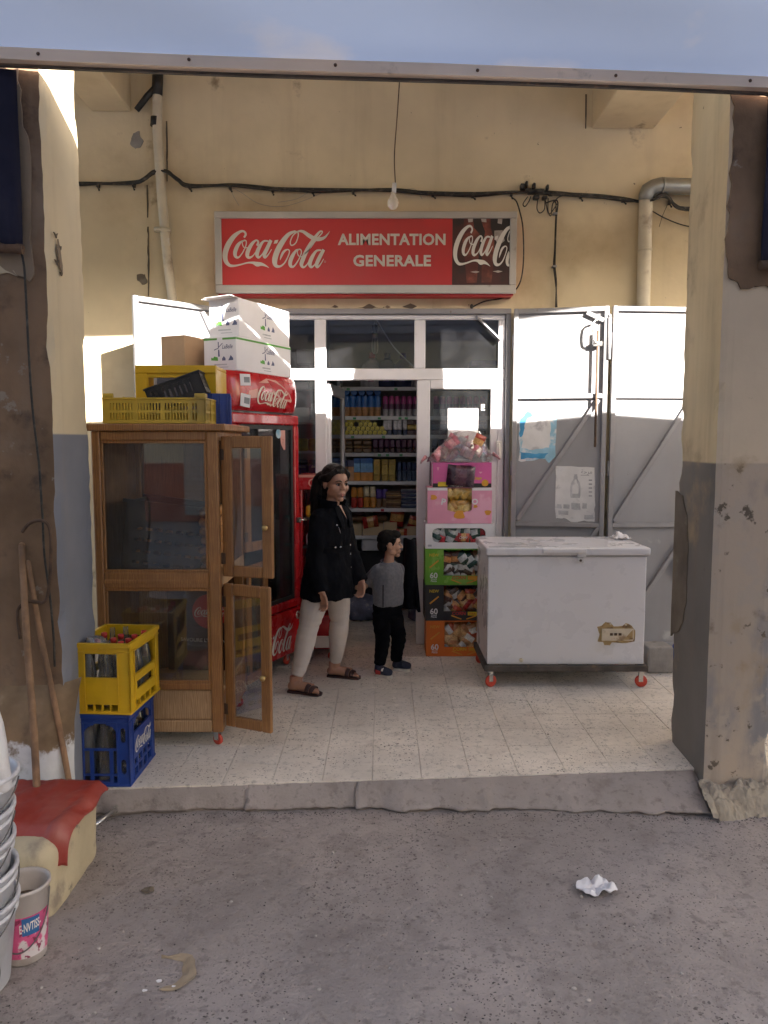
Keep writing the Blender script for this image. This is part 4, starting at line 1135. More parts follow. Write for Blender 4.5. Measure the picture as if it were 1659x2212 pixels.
# ------------------------------------------------------------------ bottle crates by the left pier
def crate_side(mb, w, h, t, holes, M=None):
    """upright panel w wide, h high, thickness t, standing on x 0..w at y 0..t, with rectangular holes (x0,z0,x1,z1) on a shared grid"""
    xs = sorted({0, w} | {a for q in holes for a in (q[0], q[2])}); zs = sorted({0, h} | {a for q in holes for a in (q[1], q[3])})
    nx, nz = len(xs)-1, len(zs)-1
    def solid(i, j):
        if i < 0 or j < 0 or i >= nx or j >= nz: return False
        cx = (xs[i]+xs[i+1])/2; cz = (zs[j]+zs[j+1])/2
        return not any(q[0] < cx < q[2] and q[1] < cz < q[3] for q in holes)
    F = {}
    def v(i, j, y):
        if (i, j, y) not in F: p = Vector((xs[i], y, zs[j])); F[(i, j, y)] = mb.vert(M @ p if M else p)
        return F[(i, j, y)]
    for i in range(nx):
        for j in range(nz):
            if not solid(i, j): continue
            mb.face((v(i,j,0), v(i+1,j,0), v(i+1,j+1,0), v(i,j+1,0))); mb.face((v(i,j,t), v(i,j+1,t), v(i+1,j+1,t), v(i+1,j,t)))
            if not solid(i-1, j): mb.face((v(i,j,0), v(i,j+1,0), v(i,j+1,t), v(i,j,t)))
            if not solid(i+1, j): mb.face((v(i+1,j,0), v(i+1,j,t), v(i+1,j+1,t), v(i+1,j+1,0)))
            if not solid(i, j-1): mb.face((v(i,j,0), v(i,j,t), v(i+1,j,t), v(i+1,j,0)))
            if not solid(i, j+1): mb.face((v(i,j+1,0), v(i+1,j+1,0), v(i+1,j+1,t), v(i,j+1,t)))
def side_frames(w, d):
    """matrices that stand a panel on each side of a box w wide (x), d deep (y)"""
    T = Matrix.Translation; Z = lambda a: Matrix.Rotation(R(a), 4, 'Z')
    return {'front': (T((0, 0, 0)), w), 'back': (T((w, d, 0)) @ Z(180), w), 'right': (T((w, 0, 0)) @ Z(90), d), 'left': (T((0, d, 0)) @ Z(-90), d)}
def oval_hole(w, x0, z0, x1, z1, k=5):
    """rounded hole built from stacked slots"""
    out = []; cx = (x0+x1)/2; rw = (x1-x0)/2; rh = min(rw, (z1-z0)/2)
    out.append((x0, z0+rh, x1, z1-rh))
    for i in range(k):
        a0 = i/k; a1 = (i+1)/k; hw = rw*math.sqrt(max(0, 1-((a0+a1)/2)**2))
        out.append((cx-hw, z1-rh+rh*a0, cx+hw, z1-rh+rh*a1)); out.append((cx-hw, z0+rh-rh*a1, cx+hw, z0+rh-rh*a0))
    return out

BW, BD, BH = .285, .385, .355
def bottle_crate(name, label, colour, loc, rot, H, blue):
    t = thing(name, label, 'crate', loc, rot)
    fr = side_frames(BW, BD); th = .010
    for sd, (Mx, w) in fr.items():
        mb = MB(); c = .060 if sd in ('front', 'back') else .055
        if blue:
            holes = []
            # arched hand opening, two windows with bars below, ovals in the corner posts
            ax0, ax1 = c, w-c; az0, az1 = H*.52, H*.86
            rw = (ax1-ax0)/2; k = 7; rise = H*.15
            holes.append((ax0, az0, ax1, az1-rise))
            for i in range(k):
                hw = rw*math.sqrt(max(0, 1-((i+.5)/k)**2)); holes.append(((ax0+ax1)/2-hw, az1-rise+rise*i/k, (ax0+ax1)/2+hw, az1-rise+rise*(i+1)/k))
            if sd in ('front', 'back'):
                g_ = (ax1-ax0)
                for a, b in ((0, .17), (.28, .76), (.87, 1.0)):
                    holes.append((ax0+g_*a, H*.17, ax0+g_*b, H*.49)); holes.append((ax0+g_*a, H*.055, ax0+g_*b, H*.145))
                for z in (.17, .60):
                    holes += oval_hole(w, .017, H*z, .043, H*(z+.20), 3); holes += oval_hole(w, w-.043, H*z, w-.017, H*(z+.20), 3)
            else:
                holes = [h for h in holes]
                for a in range(4): holes.append((ax0+(ax1-ax0)*a/4+.008, H*.06, ax0+(ax1-ax0)*(a+1)/4-.008, H*.17)); holes.append((ax0+(ax1-ax0)*a/4+.008, H*.20, ax0+(ax1-ax0)*(a+1)/4-.008, H*.30))
                holes = [(q[0], max(q[1], H*.66), q[2], q[3]) if q[1] >= H*.5 else q for q in holes]
        else:
            g0, g1 = c, w-c
            holes = [(g0, H*.515, g1, H*.85)]
            for a in range(4): holes.append((g0+(g1-g0)*a/4+.004, H*.045, g0+(g1-g0)*(a+1)/4-.004, H*.135))
            if sd in ('left', 'right'):
                holes.append((g0+.03, H*.28, g1-.03, H*.40))
        crate_side(mb, w, H, th, holes, Mx)
        # proud ribs: rim, corner posts, lip under the opening
        for z0_, z1_, o_ in ((H-.022, H, .007), (H*.87, H*.885, .005), (0, .012, .004)): mb.box((-.002, -o_, z0_), (w+.002, -.0003, z1_), .0015, Mx)
        for x in (c-.004, w-c-.002): mb.box((x, -.005, .013), (x+.006, -.0004, H*.868), .001, Mx)
        if not blue: mb.box((c+.003, -.004, H*.50), (w-c-.003, -.0004, H*.513), .001, Mx)
        if sd in ('front', 'back'):
            for s_ in (-1, 1): mb.bar(Mx @ Vector((w/2-s_*.03, -.0025, H*.885)), Mx @ Vector((w/2+s_*.045, -.0025, H*.965)), .005, .004)
        put('crate_side', mb, colour, t)
    mb = MB(); mb.box((.012, .012, .004), (BW-.012, BD-.012, .016)); put('crate_base', mb, colour, t)
    return t
blue_c = bottle_crate('bottle_crate', 'blue plastic bottle crate of empty bottles standing on the porch floor under the yellow one', M['blue_crate'], (-1.535, 3.655, .001), R(-1.0), .370, True)
yel_c = bottle_crate('bottle_crate', 'yellow plastic bottle crate with red-capped empty bottles on top of the blue one', M['yellow'], (-1.513, 3.648, .373), R(-4), .352, False)
mb = MB()
Mx = Matrix.Translation((-1.535+BW, 3.655, .001)) @ Matrix.Rotation(R(-1), 4, 'Z') @ Matrix.Rotation(R(90), 4, 'Z')
for k, s_ in enumerate(((.08,.125,.27,.20),)):
    pass
add_script(mb, lambda x, y, l: Mx @ Vector((.07 + x*.25, -.004-l, .135 + y*.25)), step=.0001)
put('script_lettering', mb, M['print_white'], blue_c); bpy.data.objects['script_lettering.002'].matrix_parent_inverse = blue_c.matrix_basis.inverted()
# bottles
M['bottle_clear'] = glass('clear_bottle_plastic', (.93,.93,.92), .13, (.6,.58,.55), .05, 1.4)
M['cap_red'] = mat('red_bottle_cap', (.55,.03,.025), .4, .05, 9)
def bottle(label, cap, group, h=.30, r=.036):
    t = thing('bottle', label, 'bottle', group=group)
    mb = MB(); mb.lathe([(.002,.002),(r*.85,0),(r,.01),(r,.10),(r*.86,.125),(r,.15),(r*.98,.18),(r*.7,.235),(.014,.275),(.013,h-.012),(.0125,h)], n=16, cap=False); put('bottle_body', mb, M['bottle_clear'], t)
    if cap: mb = MB(); mb.lathe([(.0155,h-.018),(.0155,h+.004),(.013,h+.007),(.0001,h+.007)], n=12); put('cap', mb, M['cap_red'], t)
    mb = MB(); mb.lathe([(r+.0006,.108),(r*.87+.0006,.125),(r*.87+.0006,.128),(r+.0006,.148)], n=16, cap=False)
    return t
capped = bottle('empty clear bottle with a red cap standing in the yellow crate', True, 'red-capped bottles in the yellow crate', .31)
opened = bottle('empty clear bottle without a cap standing in the yellow crate', False, 'uncapped bottles in the yellow crate', .325)
low = bottle('empty clear bottle standing in the blue crate', False, 'bottles in the blue crate', .30)
fc = fo = fl_ = True
cy, sy_ = math.cos(R(-4)), math.sin(R(-4))
pat = {(0,0):'o',(1,0):'o',(2,0):'c',(0,1):'c',(1,1):'c',(2,1):'c',(0,2):'c',(1,2):'c',(2,2):'c',(0,3):'o',(1,3):'o',(2,3):'c'}
for (i, j), k in pat.items():
    lx = .058 + i*.084; ly = .058 + j*.089
    loc = (-1.513 + lx*cy - ly*sy_, 3.648 + lx*sy_ + ly*cy, .392 + random.uniform(0, .012))
    tilt = (random.uniform(-.03, .03), random.uniform(-.03, .03), random.uniform(0, 6))
    if k == 'c':
        if fc: capped.location = loc; capped.rotation_euler = tilt; fc = False
        else: dup(capped, loc, tilt)
    else:
        if fo: opened.location = loc; opened.rotation_euler = tilt; fo = False
        else: dup(opened, loc, tilt)
    loc = (-1.535 + lx + random.uniform(-.004,.004), 3.655 + ly, .018); tilt = (random.uniform(-.03, .03), random.uniform(-.03, .03), random.uniform(0, 6))
    if fl_: low.location = loc; low.rotation_euler = tilt; fl_ = False
    else: dup(low, loc, tilt)
# crumpled clear plastic on top of the bottles
def crumple(c, r, seed, amp=.35, n=18, m=12):
    mb = MB(); mb.ball((0,0,0), r, n, m)
    for i, v in enumerate(mb.v):
        q = Vector(v); mb.v[i] = tuple(Vector(c) + q*(1 + amp*noise.noise(q*28 + Vector((seed,0,0))) + amp*.6*noise.noise(q*60 + Vector((0,seed,0)))))
    mb.smooth = set()
    return mb
M['bag_clear'] = glass('clear_plastic_bag', (.93,.93,.93), .16, (.72,.70,.70), .12, 1.6)
solo('plastic_bag', crumple((0,0,0), (.055,.045,.030), 3), M['bag_clear'], 'crumpled clear plastic bag lying on the bottles of the yellow crate', 'plastic bag', (-1.415, 3.70, .715))

# ------------------------------------------------------------------ wooden glass-fronted cabinet
CX0, CX1, CY0, CY1 = -1.573, -.893, 4.14, 4.86
cab = thing('display_cabinet', 'tall varnished pine display cabinet with glass panels and open side doors', 'cabinet', (0, 0, 0))
def wd(name, a, b, m='wood', bev=.006): mb = MB(); mb.box(a, b, bev); return put(name, mb, M[m], cab)
zt = 1.785; zb = .085
wd('top_board', (CX0-.02, CY0-.02, 1.752), (CX1+.045, CY1+.02, 1.79))
sw = .062
for (xa, xb) in ((CX0, CX0+sw*.75), (CX1-sw, CX1)):
    wd('corner_post', (xa, CY0, zb), (xb, CY0+.045, 1.751)); wd('corner_post', (xa, CY1-.045, zb), (xb, CY1, 1.751))
xi0, xi1 = CX0+sw*.75+.0005, CX1-sw-.0005
wd('rail', (xi0, CY0+.002, 1.70), (xi1, CY0+.04, 1.7515)); wd('rail', (xi0, CY0+.002, .895), (xi1, CY0+.042, .985)); wd('rail', (xi0, CY0-.004, .922), (xi1, CY0+.001, .945), bev=.002)
wd('rail', (xi0, CY0+.002, .325), (xi1, CY0+.04, .365)); wd('panel', (xi0, CY0+.012, .155), (xi1, CY0+.03, .3245), 'wood_light')
wd('rail', (xi0, CY0+.002, zb), (xi1, CY0+.042, .154), 'wood_light')
for za, zb_ in ((.3655, .8945), (.9855, 1.6995)):      # inner beading
    for (p, q) in (((xi0, za), (xi1, za+.014)), ((xi0, zb_-.014), (xi1, zb_)), ((xi0, za+.0145), (xi0+.014, zb_-.0145)), ((xi1-.014, za+.0145), (xi1, zb_-.0145))):
        wd('beading', (p[0], CY0+.006, p[1]), (q[0], CY0+.020, q[1]), bev=.003)
for za, zb_ in ((.366, .894), (.986, 1.699)):
    mb = MB(); mb.box((xi0, CY0+.0215, za), (xi1, CY0+.0255, zb_)); put('glass_panel', mb, M['cab_glass'], cab)
wd('back_panel', (xi0, CY1-.03, zb), (xi1, CY1-.012, 1.7505), 'wood_dark'); wd('side_panel', (CX0+.003, CY0+.046, zb), (CX0+.02, CY1-.046, 1.751), 'wood_dark')
wd('shelf', (CX0+.021, CY0+.046, .925), (CX1-.004, CY1-.046, .950), 'wood_light'); wd('floor_board', (CX0+.021, CY0+.046, .30), (CX1-.004, CY1-.046, .322), 'wood_light')
wd('side_rail', (CX1-.04, CY0+.046, 1.70), (CX1-.002, CY1-.046, 1.7515)); wd('side_rail', (CX1-.04, CY0+.046, zb), (CX1-.002, CY1-.046, .295))
wd('side_rail', (CX1-.003, CY0+.046, .896), (CX1+.001, CY1-.046, .984), 'wood_light')
def caster(parent, x, y, r=.028, wheel='caster_red', h=None, rot=0.0):
    h = h or r*2.6
    mb = MB(); Mz = Matrix.Translation((x, y, 0)) @ Matrix.Rotation(rot, 4, 'Z')
    mb.box((-.022, -.018, h-.006), (.022, .018, h), .001, Mz)
    mb.box((-.012, -.014, r*.9), (.018, -.011, h-.006), .001, Mz); mb.box((-.012, .011, r*.9), (.018, .014, h-.006), .001, Mz)
    f = put('caster', mb, M['steel'], parent)
    m2 = MB(); m2.lathe([(r*.35,-.0095),(r*.92,-.0095),(r,-.006),(r,.006),(r*.92,.0095),(r*.35,.0095)], n=18, M=Mz @ Matrix.Translation((.006, 0, r)) @ Matrix.Rotation(R(90), 4, 'X')); put('wheel', m2, M[wheel], f)
for x in (CX0+.05, CX1-.045):
    for y in (CY0+.05, CY1-.06): caster(cab, x, y, .030, h=.085, rot=random.uniform(-1, 1))
def cab_door(hx, hy, ang, z0, z1, w, knob):
    e = bpy.data.objects.new('cabinet_door', None); COL.objects.link(e); e.parent = cab; e.location = (hx, hy, 0); e.rotation_euler = (0, 0, ang); e.empty_display_size = .05
    s = .062; th = .026
    def b(name, a, c, m='wood'): mb = MB(); mb.box(a, c, .006); return put(name, mb, M[m], e)
    b('door_stile', (0, -th/2, z0), (s, th/2, z1)); b('door_stile', (w-s, -th/2, z0), (w, th/2, z1))
    b('door_rail', (s+.0005, -th/2, z1-s*1.05), (w-s-.0005, th/2, z1)); b('door_rail', (s+.0005, -th/2, z0), (w-s-.0005, th/2, z0+s))
    mb = MB(); mb.box((s, -.002, z0+s), (w-s, .002, z1-s*1.05)); put('door_glass', mb, M['cab_glass'], e)
    if knob:
        for sd in (-1,):
            mb = MB(); mb.lathe([(.006,0),(.006,.012),(.014,.020),(.017,.030),(.012,.040),(.0001,.043)], n=14, M=Matrix.Translation((w-s*.5, sd*th/2, knob)) @ Matrix.Rotation(R(90)*(1 if sd < 0 else -1), 4, 'X')); put('knob', mb, M['brass'], e)
    for z in (z0+.10, z1-.10):
        mb = MB(); mb.tube([(-.004, -.012, z-.03), (-.004, -.012, z+.03)], .006, 8); mb.box((-.012, -.0155, z-.03), (.02, -.0135, z+.03)); put('hinge', mb, M['rust'], e)
    return e
cab_door(CX1+.008, CY0+.06, R(-16), .955, 1.725, .300, 1.235)
cab_door(CX1+.008, CY0+.06, R(-24), .105, .915, .300, .42)
cab_door(CX1+.008, CY1-.02, R(63), .99, 1.72, .300, None)
cab_door(CX1+.008, CY1-.02, R(72), .125, .90, .300, None)
# what stands inside
bc = thing('crate', 'black slotted plastic crate leaning inside the cabinet on the upper shelf', 'crate', (-1.50, 4.33, .965), R(0))
bc.rotation_euler = (0, R(7), 0)
for yk, nm in ((0.0, 'crate_side'), (.34, 'crate_side')):
    mb = MB(); hs = []
    for r_ in range(4):
        for c_ in range(7):
            hs.append((.06 + c_*.058, .05 + r_*.065, .06 + c_*.058 + .04, .05 + r_*.065 + .017))
    crate_side(mb, .50, .40, .008, hs, Matrix.Translation((0, yk, 0))); put(nm, mb, M['black_plastic'], bc)
mb = MB(); mb.box((0, .009, 0), (.50, .339, .012)); mb.box((0, .009, .012), (.008, .339, .40)); mb.box((.492, .009, .012), (.50, .339, .40)); put('crate_base', mb, M['black_plastic'], bc)
mb = MB(); mb.bar((-.02, -.004, .402), (.52, -.004, .402), .02, .02); mb.bar((-.02, .352, .402), (.52, .352, .402), .02, .02); put('crate_rim', mb, M['black_plastic'], bc)
M['bread'] = mat('baked_bread_crust', (.42,.20,.065), .6, .25, 9, .3, 30, spots=[((.58,.36,.15), 8, .62, .06)])
lf = thing('bread', 'golden baguette stacked in or beside the black crate in the cabinet', 'bread', group='baguettes in the cabinet')
mb = MB(); mb.tube([(0,0,0),(0,.02,0),(0,.10,.004),(0,.20,.004),(0,.28,0),(0,.30,0)], [(.012,.010),(.028,.024),(.034,.030),(.034,.030),(.028,.024),(.010,.008)], 12, 3); put('loaf', mb, M['bread'], lf)
first = True
for k in range(38):
    if k < 14: x = -1.005 + (k % 2)*.062 + random.uniform(-.008,.008); z = .985 + (k//2)*.052; y = 4.24
    else: x = -1.40 + ((k-14) % 6)*.066; z = 1.01 + .055*((k-14)//6) + .004*((k-14) % 6); y = 4.352
    if first: lf.location = (x, y, z); first = False
    else: dup(lf, (x, y, z), (0, random.uniform(0, 3), random.uniform(-.05, .05)))
# dark drinks banner standing in the lower compartment
bn = thing('drinks_board', 'dark board with a red disc and white script inside the lower cabinet', 'board', (-1.13, 4.52, .325), R(-3))
mb = MB(); mb.box((-.17, 0, 0), (.20, .02, .56), .004); put('board', mb, M['cola_dark'], bn)
mb = MB(); mb.lathe([(.105, 0), (.105, .002)], n=32, M=Matrix.Translation((.09, -.0005, .36)) @ Matrix.Rotation(R(90), 4, 'X')); put('red_disc', mb, M['red_print'], bn)
mb = MB(); add_script(mb, lambda x, y, l: Vector((-.005 + x*.19, -.0030-l, .325 + y*.19)), step=.0001); put('script_lettering', mb, M['print_white'], bn)
mb = MB(); add_text(mb, "SAVOURE L'INSTANT", .05, (.055, -.0012, .185), width=.29, bold=.01, rot=-.03); put('lettering', mb, M['print_white'], bn)
mb = MB(); mb.box((-1.48, 4.56, .325), (-1.30, 4.62, .86), .01); solo('plank', mb, M['wood_light'], 'rough wooden plank standing in the lower cabinet', 'plank')

# ------------------------------------------------------------------ on top of the cabinet
def vent_crate(name, label, colour, loc, rot, w, d, h, slots, sub=None):
    t = thing(name, label, 'crate', loc); t.rotation_euler = rot
    for sd, (Mx, wd_) in side_frames(w, d).items():
        mb = MB(); hs = []
        n = int((wd_-.06)/.0165); z0, z1 = h*.12, h*.42
        for r_ in range(2):
            for c_ in range(n):
                if c_ % 9 == 8: continue
                x = .035 + c_*(wd_-.07)/n
                hs.append((x, h*(.12 + .32*r_), x+.0085, h*(.12+.32*r_+.24)))
        if sd in ('front', 'back'): top = [(0, h), (.05, h), (.075, h*.86), (wd_-.075, h*.86), (wd_-.05, h), (wd_, h)]
        crate_side(mb, wd_, h*.80, .006, hs, Mx)
        mb.box((-.004, -.006, h*.80+.0005), (wd_+.004, .009, h*.86), .002, Mx)
        for x in (0, wd_-.055): mb.box((x, -.003, h*.8605), (x+.055, .010, h), .003, Mx)
        mb.box((-.003, -.004, 0), (wd_+.003, -.0003, h*.07), .001, Mx)
        for f in (.0, .33, .66, .985): mb.box((wd_*f, -.005, h*.071), (wd_*f+.006, -.0003, h*.799), .001, Mx)
        put('crate_side', mb, colour, t)
    mb = MB(); mb.box((.007, .007, 0), (w-.007, d-.007, .008)); put('crate_base', mb, colour, t)
    return t
vent_crate('crate', 'dusty yellow slotted fruit crate on the cabinet top', M['yellow_old'], (-1.505, 4.155, 1.792), (0, 0, 0), .545, .37, .160, True)
t = thing('crate', 'yellow plastic crate on its side behind the slotted fruit crate', 'crate', (-1.452, 4.545, 1.792), 0)
mb = MB(); crate_side(mb, .47, .345, .02, [(.075, .09, .40, .275)]); put('crate_side', mb, M['yellow'], t)
mb = MB(); mb.box((0, .021, .325), (.47, .30, .345), .004); mb.box((0, .021, 0), (.47, .30, .02), .004); mb.box((0, .021, .0205), (.018, .30, .3245), .003); mb.box((.452, .021, .0205), (.47, .30, .3245), .003); put('crate_wall', mb, M['yellow'], t)
mb = MB(); mb.box((.0, -.008, .30), (.47, -.0005, .345), .003); mb.box((0, -.008, 0), (.07, -.0005, .2995), .003); put('crate_rim', mb, M['yellow'], t)
t = thing('crate', 'black plastic crate lying tilted in the slotted yellow fruit crate', 'crate', (-1.265, 4.235, 1.862)); t.rotation_euler = (R(2), R(-20), R(6))
for sd, (Mx, wd_) in side_frames(.31, .26).items():
    mb = MB(); hs = [(.03 + k*.03, .03, .03 + k*.03 + .014, .10) for k in range(int((wd_-.05)/.03))]
    crate_side(mb, wd_, .125, .007, hs, Mx); mb.box((-.005, -.006, .113), (wd_+.005, -.0004, .125), .002, Mx); put('crate_side', mb, M['black_plastic'], t)
mb = MB(); mb.box((.008, .008, 0), (.302, .252, .009)); put('crate_base', mb, M['black_plastic'], t)
t = thing('crate', 'small blue plastic crate on the back corner of the cabinet top', 'crate', (-1.02, 4.40, 1.792), R(10))
for sd, (Mx, wd_) in side_frames(.14, .36).items():
    mb = MB(); crate_side(mb, wd_, .175, .006, [(.02 + k*.035, .03, .02 + k*.035 + .02, .13) for k in range(int((wd_-.03)/.035))] if sd in ('left','right') else [], Mx)
    for k in range(4): mb.box((wd_*k/3.3, -.006, .0), (wd_*k/3.3+.006, -.0004, .175), .001, Mx)
    put('crate_side', mb, M['blue_crate'], t)
mb = MB(); mb.box((.007, .007, 0), (.133, .353, .008)); put('crate_base', mb, M['blue_crate'], t)

# ------------------------------------------------------------------ red drinks fridge, standing nearly side-on
fu = Vector((.412, .911, 0)).normalized()
fr_ang = math.atan2(fu.y, fu.x)
# local frame: x along the glass front (left to right), y into the fridge, z up
fg = thing('drinks_fridge', 'tall red drinks fridge with white script on its header and foot', 'fridge', (-.985, 4.985, 0), fr_ang)
FW, FD, FH = .86, .60, 2.155
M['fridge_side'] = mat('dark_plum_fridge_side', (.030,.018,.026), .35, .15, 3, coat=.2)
M['fridge_in'] = mat('fridge_liner', (.62,.62,.63), .5, .05, 3)
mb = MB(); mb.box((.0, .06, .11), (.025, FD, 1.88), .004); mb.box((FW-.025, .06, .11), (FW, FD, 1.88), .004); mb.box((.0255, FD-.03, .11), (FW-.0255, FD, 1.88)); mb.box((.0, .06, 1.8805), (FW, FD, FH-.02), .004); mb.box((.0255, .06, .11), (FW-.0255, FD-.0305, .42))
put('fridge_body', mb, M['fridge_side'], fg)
mb = MB(); mb.box((.0256, FD-.05, .4205), (FW-.0256, FD-.0305, 1.88)); put('fridge_liner', mb, M['fridge_in'], fg)
# header, bowed outward
mb = MB()
def header(u, v):
    x = FW*u; z = 1.900 + (FH-1.900)*v
    return (x - .006 + .012*u, .058 - .055*max(0,math.sin(PI*u))**.5*.9 - .03*max(0,math.sin(PI*v))**.5, z)
mb.sheet(header, 24, 12)
for u in (0, 1):
    idx = [mb.vert(header(u, j/12)) for j in range(13)]; mb.face(idx + [mb.vert((FW*u, .059, FH)), mb.vert((FW*u, .059, 1.900))])
tp = [mb.vert(header(i/24, 1)) for i in range(25)]; mb.face(tp + [mb.vert((FW, .3, FH)), mb.vert((0, .3, FH))])
bt = [mb.vert(header(i/24, 0)) for i in range(25)]; mb.face(bt + [mb.vert((FW, .059, 1.900)), mb.vert((0, .059, 1.900))])
put('header', mb, M['red'], fg)
def on_header(px, pz, l):
    u = px/FW; v = (pz-1.900)/(FH-1.900); p = Vector(header(u, v)); return (p.x, p.y - .003 - l, p.z)
M['peach'] = mat('pale_peach_print', (.62,.30,.24), .35, .1, 6)
M['cream_print'] = mat('cream_print', (.70,.60,.48), .35, .05, 6)
mb = MB()
for pts in ([(.19,2.03),(.29,2.05),(.29,1.99),(.18,1.98)], [(.30,2.09),(.40,2.125),(.52,2.12),(.62,2.08),(.71,2.03),(.74,1.99),(.73,1.975),(.60,1.99),(.52,1.96),(.44,1.935),(.42,2.0),(.47,2.05),(.42,2.095),(.36,2.09)]):
    n = 3
    mb.face([mb.vert(on_header(a, b, -.0006)) for a, b in pts])
put('bottle_print', mb, M['peach'], fg)
mb = MB(); add_script(mb, lambda x, y, l: on_header(.275 + x*.40, 1.945 + y*.40 - .02*x, .0015+l)); put('script_lettering', mb, M['cream_print'], fg)
for (x, z, w_, h_, rr) in ((.13, 2.10, .10, .075, -.05), (.125, 1.965, .095, .085, .12)):
    mb = MB(); c = on_header(x+.03, z, .002)
    mb.box((-w_/2, -.0008, -h_/2), (w_/2, .0008, h_/2)); q = put('sticker', mb, M['carton_white'], fg, c, (0, rr, R(-7)))
    mb = MB(); mb.box((-w_*.28+.014, -.0016, -h_*.24), (w_*.28+.014, -.0009, h_*.24)); put('sticker_print', mb, M['print_grey'], q)
# door: red frame round the glass
DZ0, DZ1 = .46, 1.885
mb = MB()
mb.box((.008, .0, DZ1-.075), (FW-.008, .056, DZ1), .012); mb.box((.008, .0, DZ0), (FW-.008, .056, DZ0+.06), .012)
mb.box((.008, .0, DZ0+.0605), (.105, .056, DZ1-.0755), .012); mb.box((FW-.075, .0, DZ0+.0605), (FW-.008, .056, DZ1-.0755), .012)
put('fridge_door', mb, M['red'], fg)
mb = MB()
for q in (((.106, .012, DZ0+.061), (.135, .05, DZ1-.076)), ((FW-.105, .012, DZ0+.061), (FW-.076, .05, DZ1-.076)), ((.1355, .012, DZ1-.105), (FW-.1055, .05, DZ1-.0765)), ((.1355, .012, DZ0+.0615), (FW-.1055, .05, DZ0+.09))): mb.box(*q)
put('door_seal', mb, M['black'], fg)
mb = MB(); mb.box((.136, .022, DZ0+.091), (FW-.106, .027, DZ1-.106)); put('door_glass', mb, M['fridge_glass'], fg)
mb = MB(); mb.box((FW-.06, -.03, 1.09), (FW-.035, -.001, 1.13), .004); mb.tube([(FW-.048, -.03, 1.11), (FW+.03, -.035, 1.105)], .007, 8); put('door_lock', mb, M['steel'], fg)
mb = MB()
for k, q in enumerate([(.655,1.655),(.655,1.515),(.635,1.512),(.60,1.545),(.585,1.60),(.60,1.66)]): pass
mb.face([mb.vert((x, .0205, z)) for x, z in [(.69,1.775),(.69,1.635),(.668,1.632),(.632,1.675),(.622,1.73),(.63,1.775)]]); put('sticker', mb, M['peach'], fg)
mb = MB(); mb.lathe([(.034,0),(.034,.001)], n=20, M=Matrix.Translation((.60, .0202, 1.75)) @ Matrix.Rotation(R(90), 4, 'X')); put('sticker', mb, M['poster_blue'], fg)
# foot panel with script
mb = MB(); mb.box((.004, -.012, .12), (FW-.004, .055, .452), .014); put('foot_panel', mb, M['red'], fg)
mb = MB(); add_script(mb, lambda x, y, l: Vector((.17 + x*.54, -.0150-l, .165 + y*.60))); put('script_lettering', mb, M['print_white'], fg)
mb = MB(); mb.lathe([(.032,0),(.032,.003),(.024,.004)], n=20, M=Matrix.Translation((FW-.07, -.0135, .395)) @ Matrix.Rotation(R(90), 4, 'X')); put('badge', mb, M['steel'], fg)
for x in (.08, FW-.08):
    for y in (.09, FD-.06): caster(fg, x, y, .038, h=.11)
# shelves and stock
for k, z in enumerate((.70, .98, 1.26, 1.56)):
    mb = MB()
    for j in range(9): mb.bar((.03, .12+j*.05, z), (FW-.03, .12+j*.05, z), .006, .006)
    mb.box((.03, .095, z-.015), (FW-.03, .105, z+.018), .002); put('wire_shelf', mb, M['steel'], fg)
M['cola'] = mat('dark_cola', (.022,.008,.005), .12, .1, 6, coat=.5)
M['soda'] = [M['cola'], mat('orange_soda', (.55,.17,.02), .2, .1, 6, coat=.4), mat('green_soda', (.05,.22,.06), .2, .1, 6, coat=.4), mat('clear_soda', (.45,.5,.5), .15, .1, 6, coat=.4)]
Mfg = Matrix.Translation((-.985, 4.985, 0)) @ Matrix.Rotation(fr_ang, 4, 'Z')
soda = {}
def soda_bottle(k, label):
    t = thing('bottle', label, 'bottle', group='soft drinks in the fridge ' + ['dark', 'orange', 'green', 'clear'][k])
    mb = MB(); mb.lathe([(.001,0),(.030,.001),(.033,.012),(.033,.10),(.030,.115),(.033,.13),(.031,.155),(.014,.20),(.0125,.215)], n=12); put('bottle_body', mb, M['soda'][k], t)
    mb = MB(); mb.lathe([(.0145,.213),(.0145,.232),(.0001,.233)], n=10); put('cap', mb, M['cap_red'], t)
    mb = MB(); mb.lathe([(.0338,.055),(.0338,.10)], n=12, cap=False); put('label_band', mb, M['red_print'] if k == 0 else M['carton_white'], t)
    return t
labels = ['dark soda bottle standing on a fridge shelf', 'orange soda bottle standing on a fridge shelf', 'green soda bottle standing on a fridge shelf', 'clear soda bottle standing on a fridge shelf']
random.seed(21)
for lv, z in enumerate((.425, .706, .986, 1.266)):
    for j in range(8):
        for row in range(2):
            k = [0, 0, 0, 0, 3, 2][random.randrange(6)] if lv < 2 else [0, 1, 2, 3, 0, 1][(j//2 + lv) % 6]
            if random.random() < .12: continue
            loc = Mfg @ Vector((.10 + j*.085, .14 + row*.085, z+.001))
            if k not in soda: soda[k] = soda_bottle(k, labels[k]); soda[k].location = loc
            else: dup(soda[k], loc)
mb = MB(); mb.box((0, 0, 0), (.26, .2, .2), .004); solo('carton', mb, M['carton_white'], 'white carton on the top shelf of the drinks fridge', 'box', Mfg @ Vector((.15, .14, 1.564)), (0, 0, fr_ang))
M['bag_pink'] = mat('pink_wrapped_sweets', (.45,.20,.22), .4, .5, 26, .5, 30, spots=[((.7,.62,.62), 22, .6, .06)])
solo('sweets_bag', crumple((0,0,0), (.17,.12,.13), 8, .3, 24, 16), M['bag_pink'], 'pink see-through bag of sweets inside the drinks fridge', 'bag', Mfg @ Vector((.54, .25, 1.70)), (0, 0, fr_ang))
